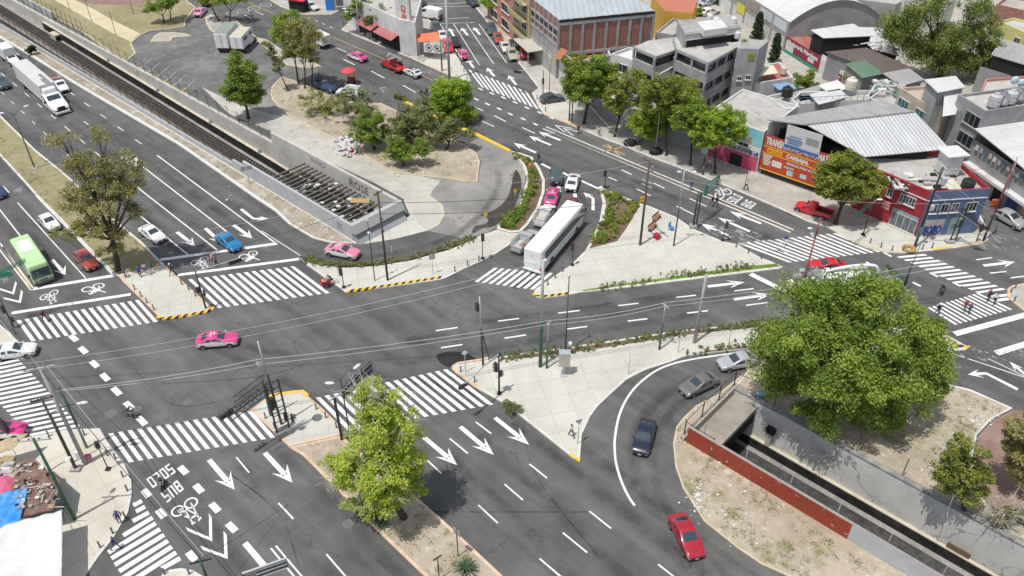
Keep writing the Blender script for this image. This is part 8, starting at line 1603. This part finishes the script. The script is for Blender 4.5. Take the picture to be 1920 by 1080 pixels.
NAVY,BLUC,BLKC,WHT,RDC,MARC,GRYC,GRN,PNK,JEAN,TAN,YEL=cl('navy',(.012,.03,.14)),cl('blue',(.02,.09,.38)),cl('black',(.018,.018,.02)),cl('white',(.66,.66,.64)),cl('red',(.4,.02,.025)),cl('maroon',(.13,.015,.03)),cl('grey',(.2,.2,.2)),cl('green',(.05,.25,.12)),cl('pink',(.5,.08,.2)),cl('jeans',(.05,.08,.16)),cl('tan',(.36,.28,.18)),cl('pale_yellow',(.5,.48,.25))
def body_mesh(pose):
 key=('body',pose)
 if key in CACHE:return CACHE[key]
 V,E,Rr,K=[],[],[],[]
 def v(p,r,k,par=None):
  V.append(p);Rr.append(r if isinstance(r,tuple)else (r,r));K.append(k)
  if par is not None:E.append((par,len(V)-1))
  return len(V)-1
 lean={'ride':.30,'push':.12,'moto':.15}.get(pose,.03);seat=pose in ('ride','moto');px,pz=(-.12,.92 if pose=='ride' else .80)if seat else (0,.93)
 pel=v((px,0,pz),(.15,.11),'T');sp=v((px+lean*.4,0,pz+.22),(.145,.105),'S',pel);ch=v((px+lean*.9,0,pz+.43),(.17,.11),'S',sp);nk=v((px+lean*1.15,0,pz+.57),.055,'K',ch);hx=px+lean*1.25
 hd=v((hx+.03,0,pz+.68),(.082,.095),'H',nk);v((hx,0,pz+.78),(.07,.08),'H',hd);v((hx+.125,0,pz+.66),.014,'K',hd)
 for s in (1,-1):v((hx+.01,s*.098,pz+.67),.016,'K',hd)
 for s in (1,-1):
  sw={'walk':.28,'stand':.02,'push':.2}.get(pose,0)*s
  if seat:kn,an=(px+.42,s*.14,pz-.12-(.1 if s>0 else 0)),(px+.30,s*.13,.30 if s>0 else .42)
  else:kn,an=(sw*.62+.03,s*.10,.50),(sw*1.15-(.10 if sw<0 else 0),s*.10,.09+(.07 if sw<-.1 else 0))
  hp=v((px,s*.10,pz-.06),.095,'T',pel);k=v(kn,.064,'T',hp);a=v(an,.045,'T',k);f=v((an[0]+.02,an[1],an[2]-.045),.04,'F',a);v((an[0]+.17,an[1],an[2]-.055),.034,'F',f)
  sx=px+lean*.95;sh=v((sx,s*.20,pz+.47),.062,'S',ch)
  if seat:el,wr=(sx+.22,s*.27,pz+.24),(sx+.45,s*.24,pz+.18)
  elif pose=='push':el,wr=(sx+.12,s*.25,pz+.22),(sx+.38,s*.2,pz+.16)
  else:el,wr=(sx-sw*.35,s*.26,pz+.20),(sx-sw*.8+.06,s*.25,pz-.05)
  e=v(el,.045,'S',sh);w=v(wr,.03,'K',e);d=Vector(wr)-Vector(el);d.normalize();pm=v(tuple(Vector(wr)+d*.075),(.04,.02),'K',w)
  for q in range(4):o=Vector((.022*(1.5-q),0,0));p1=Vector(wr)+d*(.135+.012*(q in (1,2)))+o;i=v(tuple(p1),.010,'K',pm);v(tuple(p1+(d+Vector((.2,-s*.5,0))).normalized()*.04),.008,'K',i)
  i=v(tuple(Vector(wr)+d*.06+Vector((.055,-s*.01,0))),.012,'K',w);v(tuple(Vector(wr)+d*.10+Vector((.07,-s*.02,0))),.009,'K',i)
 me=bpy.data.meshes.new('figure');me.from_pydata(V,E,[]);o=bpy.data.objects.new('figure',me);COL.objects.link(o);m=o.modifiers.new('k','SKIN');m.use_smooth_shade=True
 for i,d in enumerate(me.skin_vertices[0].data):d.radius=Rr[i];d.use_root=i==0
 o.modifiers.new('s','SUBSURF').levels=1;ev=o.evaluated_get(bpy.context.evaluated_depsgraph_get());x=bpy.data.meshes.new_from_object(ev);bpy.data.objects.remove(o)
 seg=[(Vector(V[a]),Vector(V[b]),K[b]if K[b]!='S' or K[a]!='T' else 'S')for a,b in E];idx={'S':0,'T':1,'K':2,'H':2,'F':4}
 x.materials.clear()
 for _ in range(5):x.materials.append(None)
 for p in x.polygons:
  c=p.center;best=(9,'S')
  for a,b,k in seg:
   t=max(0,min(1,(c-a).dot(b-a)/max(1e-9,(b-a).length_squared)));dd=(c-a-(b-a)*t).length
   if dd<best[0]:best=(dd,k)
  i=idx[best[1]]
  if best[1]=='H' and (c.z>pz+.735 or c.x<hx-.01):i=3
  p.material_index=i;p.use_smooth=True
 CACHE[key]=x;return x
def person(label,feet,look,shirt,trousers,pose='walk',hair=HAIR,z=.004,sc=1.0,at=None,rz=None):
 p=at or G(feet[0],feet[1],z);a=rz if rz is not None else math.atan2(look[1],look[0]);o=bpy.data.objects.new('person',body_mesh(pose));COL.objects.link(o);o.location=p;o.rotation_euler=(0,0,a);o.scale=(sc,)*3
 for i,m in enumerate((shirt,trousers,SKIN,hair,SHOE)):o.material_slots[i].link='OBJECT';o.material_slots[i].material=m
 return tag(o,label,'person')
def hat(o,m,r=.16):mb=MB();mb.lathe([(r,0),(r*.62,.02),(r*.6,.1),(.001,.13)],(.04,0,1.68),12);mb.build('hat',m,o)
def bag(o,m,c,d):mb=MB();rbox(mb,c,d,.04);return mb.build('bag',m,o)
UP_,DN,LT,RT=(.7,.7),(.7,-.7),(-1,.1),(1,-.1)
P=person
P('pedestrian in a maroon top and black trousers on the left zebra crossing',(86,603),(1,-.5),MARC,BLKC);P('person in bright blue beside the foot of the leaning median tree',(236,520),(-.6,-.5),BLUC,NAVY,'stand',z=.14);P('person in a bright blue shirt and black trousers, second from the median tree',(264,519),(.3,-1),BLUC,BLKC,'stand',z=.14);P('person in pale blue jeans crouched among the group on the median nose',(274,512),(.5,-.5),WHT,JEAN,'stand',z=.14,sc=.9);o=P('person in a green top in the shade of the median tree',(286,506),(.7,-.3),GRN,JEAN,'stand',z=.14);o=P('person in dark clothes and white cap on the left median nose, right edge',(324,516),(-1,-.3),BLKC,BLKC,z=.14);hat(o,WHT,.13)
o=P('street vendor in white and grey standing between the cycle symbols on the road',(407,499),(-1,.4),GRYC,NAVY,'stand');bag(o,RDC,(.3,.1,1.05),(.3,.3,.2));mb=MB();mb.box((.35,.1,1.5),(.05,.5,.5));mb.build('tray',WHT,o)
o=P('person in a royal blue jacket with a bag at the lower left kerb',(225,980),(.6,-.6),BLUC,BLKC,'stand',z=.14);bag(o,TAN,(-.1,.32,.9),(.25,.15,.3));P('person in a dark blue shirt and jeans stepping onto the lower left zebra',(218,1030),(1,.2),NAVY,JEAN)
P('pedestrian in a white shirt and black trousers near the tip of the south island',(1071,819),(-.5,.9),WHT,BLKC,z=.14);o=P('person with a white bundle beside the brown lamp post on the south island',(1066,664),(.9,.2),GRYC,BLKC,z=.14);bag(o,WHT,(.1,-.1,1.55),(.35,.35,.35));P('person in dark clothes walking at the top kerb of the planted median',(1010,306),(-.6,.7),BLKC,NAVY)
o=P('person in a maroon top by the chevrons at the shaded kerb',(1084,251),(-.5,-.6),MARC,BLKC);bag(o,PNK,(-.2,0,1.2),(.2,.3,.4));P('person in a white shirt at the kerb of the shaded pavement',(1123,256),(.3,-1),WHT,TAN,'stand');P('left one of two people in black crossing beside the double line',(1334,387),(.3,-.9),BLKC,JEAN);P('right one of two people in black crossing beside the double line',(1342,388),(.3,-.9),BLKC,BLKC)
o=P('person in white with a brown dog coloured bag on the pavement before the garage',(1398,356),(.7,-.6),WHT,BLKC,z=.14);P('person in black under the tree by the turquoise shop',(1319,314),(-.8,.3),BLKC,BLKC,z=.14);P('person in a white shirt under the tree by the turquoise shop',(1329,316),(-.8,.3),WHT,BLKC,z=.14);P('person in a pink top seated low in the shade by the double line',(1317,328),(-.8,.3),PNK,BLKC,'stand',z=.14,sc=.85);P('person in a light blue top and green trousers by the grey plaza lamp',(1295,357),(.3,-1),BLUC,GRN,'stand');P('person in blue and white crossing the wide right zebra',(1470,460),(-.4,-.8),BLUC,WHT);P('passer-by in pink at the wall of the turquoise shop',(1352,305),(.8,-.4),PNK,JEAN,z=.14)
o=P('tall person with a white hat and blue jeans in front of the right zebra',(1756,591),(-.2,-1),BLKC,JEAN,'walk');hat(o,WHT,.2);P('person in a red shirt of the pair on the right zebra',(1806,584),(-.6,-.6),RDC,GRYC);P('person in jeans of the pair on the right zebra',(1815,588),(-.6,-.6),JEAN,JEAN,sc=.92);P('person in dark purple at the upper end of the right zebra',(1851,564),(-.7,-.5),MARC,BLKC);o=P('white topped person with a yellow bag at the upper end of the right zebra',(1863,570),(-.7,-.5),WHT,BLKC);bag(o,YEL,(.1,-.3,.8),(.2,.12,.3))
o=P('ragpicker in dark trousers with a white sack over the head by the rubbish heap',(670,289),(.5,-.5),WHT,BLKC,'stand',z=.14);mb=MB();mb.ball((-.05,0,1.75),.33,squash=(.8,.9,1.3));mb.build('sack',WHT,o);P('vendor in red sitting under the red umbrella',(655,157),(.3,-1),RDC,BLKC,'stand',sc=.9);P('person in black on the avenue kerb behind the tallest bright tree',(801,181),(-.8,.4),BLKC,BLKC)
CHR=mat('cycle_rim',(.4,.4,.4),.4,.6,var=.1)
def cycle_wheel(par,x,r=.33,y=0.0,t=.022,thick=1.0):
 W_=bpy.data.objects.new('wheel',None);COL.objects.link(W_);W_.parent=par;W_.location=(x,y,r);W_.empty_display_size=.1;mb=MB();t*=thick;mb.lathe([(r-t+t*math.cos(k*1.0472),t*math.sin(k*1.0472))for k in range(7)],n=24,axis='y');mb.build('tyre',TYRE,W_,smooth=True);mb=MB()
 for k in range(12):a=k*.5236;mb.beam((0,0,0),(math.cos(a)*(r-t),0,math.sin(a)*(r-t)),.008*thick,.008*thick)
 mb.tube([(0,-.05,0),(0,.05,0)],.03,8);mb.build('spokes',CHR,W_)
def cycle(label,at_px,look,m,name='bicycle',moto=False,trike=False):
 p=G(at_px[0],at_px[1],.0);a=math.atan2(look[1],look[0]);t=thing(name,label,{'bicycle':'bicycle','motorcycle':'motorcycle','cargo_tricycle':'tricycle'}[name],p,a);th=2.4 if moto else 1
 cycle_wheel(t,-.55,.31 if moto else .33,thick=th)
 if trike:
  for s in (1,-1):cycle_wheel(t,.75,.33,s*.45)
  mb=MB();rbox(mb,(.75,0,.75),(.9,.75,.5),.05);mb.build('cargo_tub',RDC,t);mb=MB();mb.lathe([(.34,0),(.3,.06),(.1,.1)],(.75,0,1.0),14);mb.build('load',TAN,t)
 else:cycle_wheel(t,.55,.31 if moto else .33,thick=th)
 mb=MB();r=.05 if moto else .022
 for q,w in (((-.55,0,.33),(-.12,0,.33)),((-.12,0,.33),(-.22,0,.85)),((-.55,0,.33),(-.2,0,.75)),((-.12,0,.33),(.38,0,.75)),((-.2,0,.78),(.38,0,.80)),((.55 if not trike else .3,0,.33),(.36,0,.95)),((.34,-.28,1.0),(.34,.28,1.0))):mb.tube([q,w],r,6)
 mb.build('frame',m,t);mb=MB();rbox(mb,(-.22,0,.82 if moto else .90),(.55 if moto else .26,.24 if moto else .15,.1),.03);mb.build('saddle',TRIM,t)
 if moto:mb=MB();rbox(mb,(.12,0,.78),(.45,.28,.25),.08);rbox(mb,(0,0,.48),(.5,.3,.35),.06);mb.build('tank_and_engine',m,t);small(t,'headlight',HEADL,(.5,0,.9),(.1,.2,.18),.04)
 return p,a
p,a=cycle('dark bicycle on the open crossing by the guide squares',(246,783),(1,-.25),STEEL_B);P('cyclist with a red cap and blue backpack on the open crossing',0,0,NAVY,GRYC,'ride',RDC,at=p,rz=a);p,a=cycle('black bicycle in front of the right zebra crossing',(1764,552),(-.8,-.5),STEEL_B);P('cyclist in black in front of the right zebra crossing',0,0,BLKC,BLKC,'ride',at=p,rz=a)
p,a=cycle('black motorcycle riding over the word SOLO',(306,913),(.25,-1),P_BLACK,'motorcycle',True);P('motorcyclist in grey with a pale helmet riding over the word SOLO',0,0,GRYC,BLKC,'moto',WHT,at=p,rz=a);p,a=cycle('red cargo tricycle at the left end of the cycle path',(622,535),(-1,-.45),P_TRED,'cargo_tricycle',trike=True);P('rider in black on the red cargo tricycle',0,0,BLKC,BLKC,'ride',at=p,rz=a);cycle('black motorcycle parked on the avenue kerb behind the bright tree',(793,180),(-.9,.4),P_BLACK,'motorcycle',True)
def cloth(label,px,h,m,sag=.35,n=22,cat='tarpaulin',seed=1):
 C=gpts(px,h);rng=np.random.default_rng(seed);mb=MB();V=[]
 for i in range(n+1):
  for j in range(n+1):
   u,w=i/n,j/n;p=C[0].lerp(C[1],u).lerp(C[3].lerp(C[2],u),w);e=16*u*(1-u)*w*(1-w);V.append(p+U*(-sag*e*.6+.07*math.sin(u*19+seed+3*w)*math.sin(w*5+u*2)+.03*math.sin(w*31+u*6)+rng.normal()*.015))
 mb.add(V,[(i*(n+1)+j,(i+1)*(n+1)+j,(i+1)*(n+1)+j+1,i*(n+1)+j+1)for i in range(n)for j in range(n)]);c=sum(C,Vector())/4;t=thing('tarpaulin',label,cat,(c.x,c.y,0));o=sub(mb.build('sheet',m,t,smooth=True),t);s=o.modifiers.new('t','SOLIDIFY');s.thickness=.03;mb=MB()
 for q in C:mb.tube([Vector((q.x,q.y,.1)),q],.03,6)
 sub(mb.build('posts',STEEL_L,t),t)['kind']='stuff';return t
cloth('big white tarpaulin over the stall at the bottom left corner',[(8,985),(117,956),(116,1100),(-80,1120)],3.2,mat('white_canvas',(.62,.62,.61),.7,var=.05),.9);cloth('bright blue tarpaulin next to the white one',[(4,924),(53,915),(38,975),(-40,1005)],2.9,mat('blue_tarp',(.02,.22,.66),.45,color2=(.10,.34,.72),scale=.8),.3,seed=2);cloth('tan tarpaulin in front of the pink taxi at the left edge',[(-40,838),(54,812),(24,842),(-40,862)],2.6,mat('tan_canvas',(.42,.33,.20),.8,var=.2),.3,seed=3)
k_=[G(u,v,2.7)for u,v in ((62,858),(113,902),(101,955),(36,970),(22,918),(32,868))];c=sum(k_,Vector())/6;t=thing('market_kiosk','long market kiosk with a red-brown roof heaped with junk, behind the green lamp post','kiosk',(c.x,c.y,.14));mb=MB();mb.prism(offset_in([Vector((q.x,q.y,0))for q in k_],.3),.14,2.55,cap=False);sub(mb.build('wall',mat('kiosk_grey',(.13,.14,.14),.8,var=.2),t),t);mb=MB();mb.prism(k_,2.55,2.7);sub(mb.build('roof',ground_mat('rusty_kiosk_roof',[(.12,.06,.05),(.19,.11,.09),(.25,.21,.18)],(.3,1.2,6)),t),t)
rng=random.Random(21);mb=MB()
for _ in range(85):
 u,v=rng.uniform(30,104),rng.uniform(872,955);
 if u<30+(v-870)*.0 or u>66+(v-858)*.9:continue
 p=G(u,v,2.75);r_=rng.random()
 if r_<.5:rbox(mb,p+U*.1,(rng.uniform(.1,.5),rng.uniform(.1,.4),rng.uniform(.04,.2)),.02,rng.randrange(5))
 elif r_<.8:mb.beam(p,p+Vector((rng.gauss(0,.7),rng.gauss(0,.7),rng.uniform(0,.3))),.05,.05,rng.randrange(5))
 else:mb.ball(p+U*.12,rng.uniform(.08,.22),rng.randrange(5),7)
tag(mb.build('rooftop_junk',[SHUT,FRAME,mat('junk_yellow',(.34,.26,.15),.8),DARKIN,SHUT]),kind='stuff');mb=MB()
for _ in range(45):p=G(rng.uniform(-10,26),rng.uniform(862,895),rng.uniform(1.0,2.3));rbox(mb,p,(rng.uniform(.3,1.2),rng.uniform(.2,.7),rng.uniform(.05,.4)),.02,rng.randrange(4))
tag(mb.build('stacked_scrap',[mat('junk_yellow',(.42,.30,.12)),SHUT,DARKIN,FRAME]),kind='stuff')
def umbrella(label,px,h,r,m,z=0.0):
 p=G(px[0],px[1],z);t=thing('market_umbrella',label,'umbrella',p);mb=MB();n=8;mb.lathe([(r,h-r*.38),(r*.55,h-r*.12),(.04,h),(.001,h+.08)],p,n);mb.lathe([(r,h-r*.38),(r,h-r*.38-.12)],p,n);sub(mb.build('canopy',m,t),t);mb=MB();mb.tube([p,p+U*h],.03,6);sub(mb.build('pole',STEEL_L,t),t)
umbrella('faded pink umbrella cut by the left edge beside the kiosk',(14,945),2.7,1.5,mat('pink_canvas',(.60,.13,.22),.8,var=.12),.14);umbrella('red umbrella shading a vendor cart on the avenue',(656,158),3.0,1.35,mat('red_canvas',(.62,.06,.08),.8,var=.1));b=G(660,156);t=thing('vendor_cart','small vendor cart under the red umbrella','cart',b);mb=MB();rbox(mb,b+U*.75,(1.3,.7,.6),.05);sub(mb.build('counter',RDC,t),t);mb=MB()
for s in (-.5,.5):mb.lathe([(.25,-.03),(.25,.03),(.001,.03)],b+Vector((s,-.4,.25)),14,axis='y')
sub(mb.build('wheels',TYRE,t),t)
for lab,u,v in (('upper',1231,412),('lower',1223,430)):
 b=G(u,v,.14);t=thing('park_bench',lab+' one of the two brown slatted benches at the edge of the plaza bed','bench',b,R(52),'plaza benches');BW=mat('bench_wood',(.30,.12,.07),.7,var=.2)
 mb=MB();rbox(mb,(0,0,.45),(1.7,.45,.06),.02);mb.build('seat',BW,t);mb=MB();rbox(mb,(0,.24,.75),(1.7,.06,.4),.02);mb.build('backrest',BW,t)
 for s in (-.7,.7):mb=MB();mb.box((s,0,.22),(.07,.42,.44));mb.build('leg',STEEL_B,t)
b=G(1231,448,.14);t=thing('cable_drum','bright red drum lying on the pale plaza','drum',b,R(30));mb=MB();mb.lathe([(.001,-.3),(.42,-.3),(.42,-.22),(.28,-.2),(.28,.2),(.42,.22),(.42,.3),(.001,.3)],(0,0,.42),20,axis='y');mb.build('drum',mat('drum_red',(.45,.02,.02),.5,var=.1),t);b=G(1258,431,.14);t=thing('plastic_chair','bright blue chair standing alone on the pale plaza','chair',b,R(-40));CB_=mat('chair_blue',(.02,.25,.62),.5,var=.05);mb=MB();rbox(mb,(0,0,.45),(.6,.55,.06),.02);mb.build('seat',CB_,t);mb=MB();rbox(mb,(-.28,0,.8),(.06,.55,.6),.02);mb.build('backrest',CB_,t)
for sx in (-.24,.24):
 for sy in (-.22,.22):mb=MB();mb.beam((sx,sy,0),(sx,sy,.44),.05,.05);mb.build('leg',CB_,t)
def tyre(label,u,v,r,m,z=.14):mb=MB();mb.lathe([(r-.3*r+.3*r*math.cos(k*1.0472),.22*r+.22*r*math.sin(k*1.0472))for k in range(7)],G(u,v,z),24);tag(mb.build('old_tyre',m),label,'tyre')
tyre('big yellow painted tyre lying at the foot of the dark corner power pole',1704,468,.85,mat('tyre_yellow',(.48,.30,.10),.8,color2=(.30,.2,.08),scale=3));tyre('old tyre painted white on the far corner pavement',700,73,.55,FRAME);b=G(693,70,.14);mb=MB();rbox(mb,b+U*.5,(1.1,.8,1.0),.04);tag(mb.build('concrete_block',CONC_P),'grey concrete block on the pavement beside the white tyre','block');mb=MB();b=G(1863,386,.14);rbox(mb,b+U*.5,(.9,.3,1.0),.05);tag(mb.build('traffic_barrier',mat('orange_barrier',(.6,.14,.05),.6)),'orange barrier standing on the pavement by the right corner pole','barrier')
for lab,u,v in (('left',1180,272),('right',1228,288)):mb=MB();p=G(u,v,.14);mb.ball(p+U*.45,.9,0,12,(1.1,.8,.7));mb.ball(p+Vector((.6,.3,.3)),.6,0,10,(1,.9,.6));tag(mb.build('refuse_sack',BLKC),'big black refuse sack in the shade, the %s one on the pavement'%lab,'sack')
def litter(name,regs,seed,mats,lo=.05,hi=.22):
 rng=random.Random(seed);mb=MB()
 for u0,v0,u1,v1,n,z in regs:
  for _ in range(n):
   u,v=rng.gauss((u0+u1)/2,(u1-u0)/4),rng.gauss((v0+v1)/2,(v1-v0)/4);p=G(u,v,z);s=rng.uniform(lo,hi);mb.ball(p+U*s*.3,s,rng.randrange(len(mats)),6,(rng.uniform(.6,1.4),rng.uniform(.6,1.4),rng.uniform(.3,.9)))
 tag(mb.build(name,mats),kind='stuff')
litter('rubbish_heap',[(638,262,672,290,150,.2),(630,256,660,272,50,.3)],31,[FRAME,FRAME,FRAME,WALL_W,WALL_W,mat('bag_pale',(.5,.52,.55),.5),mat('bag_pale',(.5,.52,.55),.5),SHUT,RDC,BLKC],.1,.38);litter('litter',[(1285,900,1330,970,40,.1),(1800,770,1880,800,26,.1),(560,395,660,445,60,.16),(1270,860,1420,1010,40,.1),(420,330,520,380,14,.16),(720,300,860,335,30,.14)],32,[FRAME,WALL_W],.04,.16)
mb=MB();rng=random.Random(33)
for _ in range(70):p=T(rng.uniform(1,19),rng.uniform(.6,7.4),.42 if rng.random()<.4 else -1.2);mb.ball(p,rng.uniform(.08,.4),rng.randrange(3),6,(1.2,.9,.5))
rbox(mb,T(6.5,6.4,.5),(2.6,1.1,.12),.03,3);rbox(mb,T(2.2,5.6,.45),(1.6,.7,.1),.03,4);tag(mb.build('grating_litter',[FRAME,WALL_W,mat('bag_pale',(.5,.52,.55)),mat('cardboard',(.42,.27,.12),.9),mat('cardboard_pale',(.5,.36,.26),.9)]),kind='stuff');o=T(-52.2,10.3,.1);mb=MB()
for k in range(3):mb.ball(o+Vector((k*.7,.1*k,.3)),.45,0,10,(1.3,.8,.6))
tag(mb.build('refuse_sack',mat('bag_blue',(.25,.36,.52),.5,var=.15)),'pale blue refuse sacks piled beside the tunnel mouth under the big tree','sacks')
SUN_EL,SUN_DIR=R(70),R(42)
sd=bpy.data.lights.new('sun','SUN');sd.energy=3.2;sd.angle=R(0.5);sd.color=(1.0,.965,.91)
so=bpy.data.objects.new('sun',sd);COL.objects.link(so)
ray_dir=Vector((math.cos(SUN_DIR)*math.cos(SUN_EL),math.sin(SUN_DIR)*math.cos(SUN_EL),-math.sin(SUN_EL)))
so.rotation_euler=ray_dir.to_track_quat('-Z','Y').to_euler();so.location=(0,0,90)
w=bpy.data.worlds.new('World');scene.world=w;w.use_nodes=True
nt=w.node_tree;bg=nt.nodes['Background'];sky=nt.nodes.new('ShaderNodeTexSky');sky.sky_type='NISHITA';sky.sun_disc=False
sky.sun_elevation=SUN_EL;sky.sun_rotation=math.atan2(-ray_dir.x,-ray_dir.y);sky.altitude=2200;sky.dust_density=5
hs=nt.nodes.new('ShaderNodeHueSaturation');hs.inputs['Saturation'].default_value=.45;nt.links.new(sky.outputs[0],hs.inputs['Color']);nt.links.new(hs.outputs[0],bg.inputs[0]);bg.inputs[1].default_value=0.15
cd=bpy.data.cameras.new('camera');cd.sensor_width=36;cd.lens=36*CAM_F/1920;cd.clip_end=3000;cd.clip_start=.5
co=bpy.data.objects.new('camera',cd);COL.objects.link(co);co.location=(0,0,CAM_H);co.rotation_euler=(R(90)-CAM_T,0,0);scene.camera=co
vs=scene.view_settings;vs.view_transform='Standard';vs.look='None';vs.gamma=1;vs.exposure=0.20
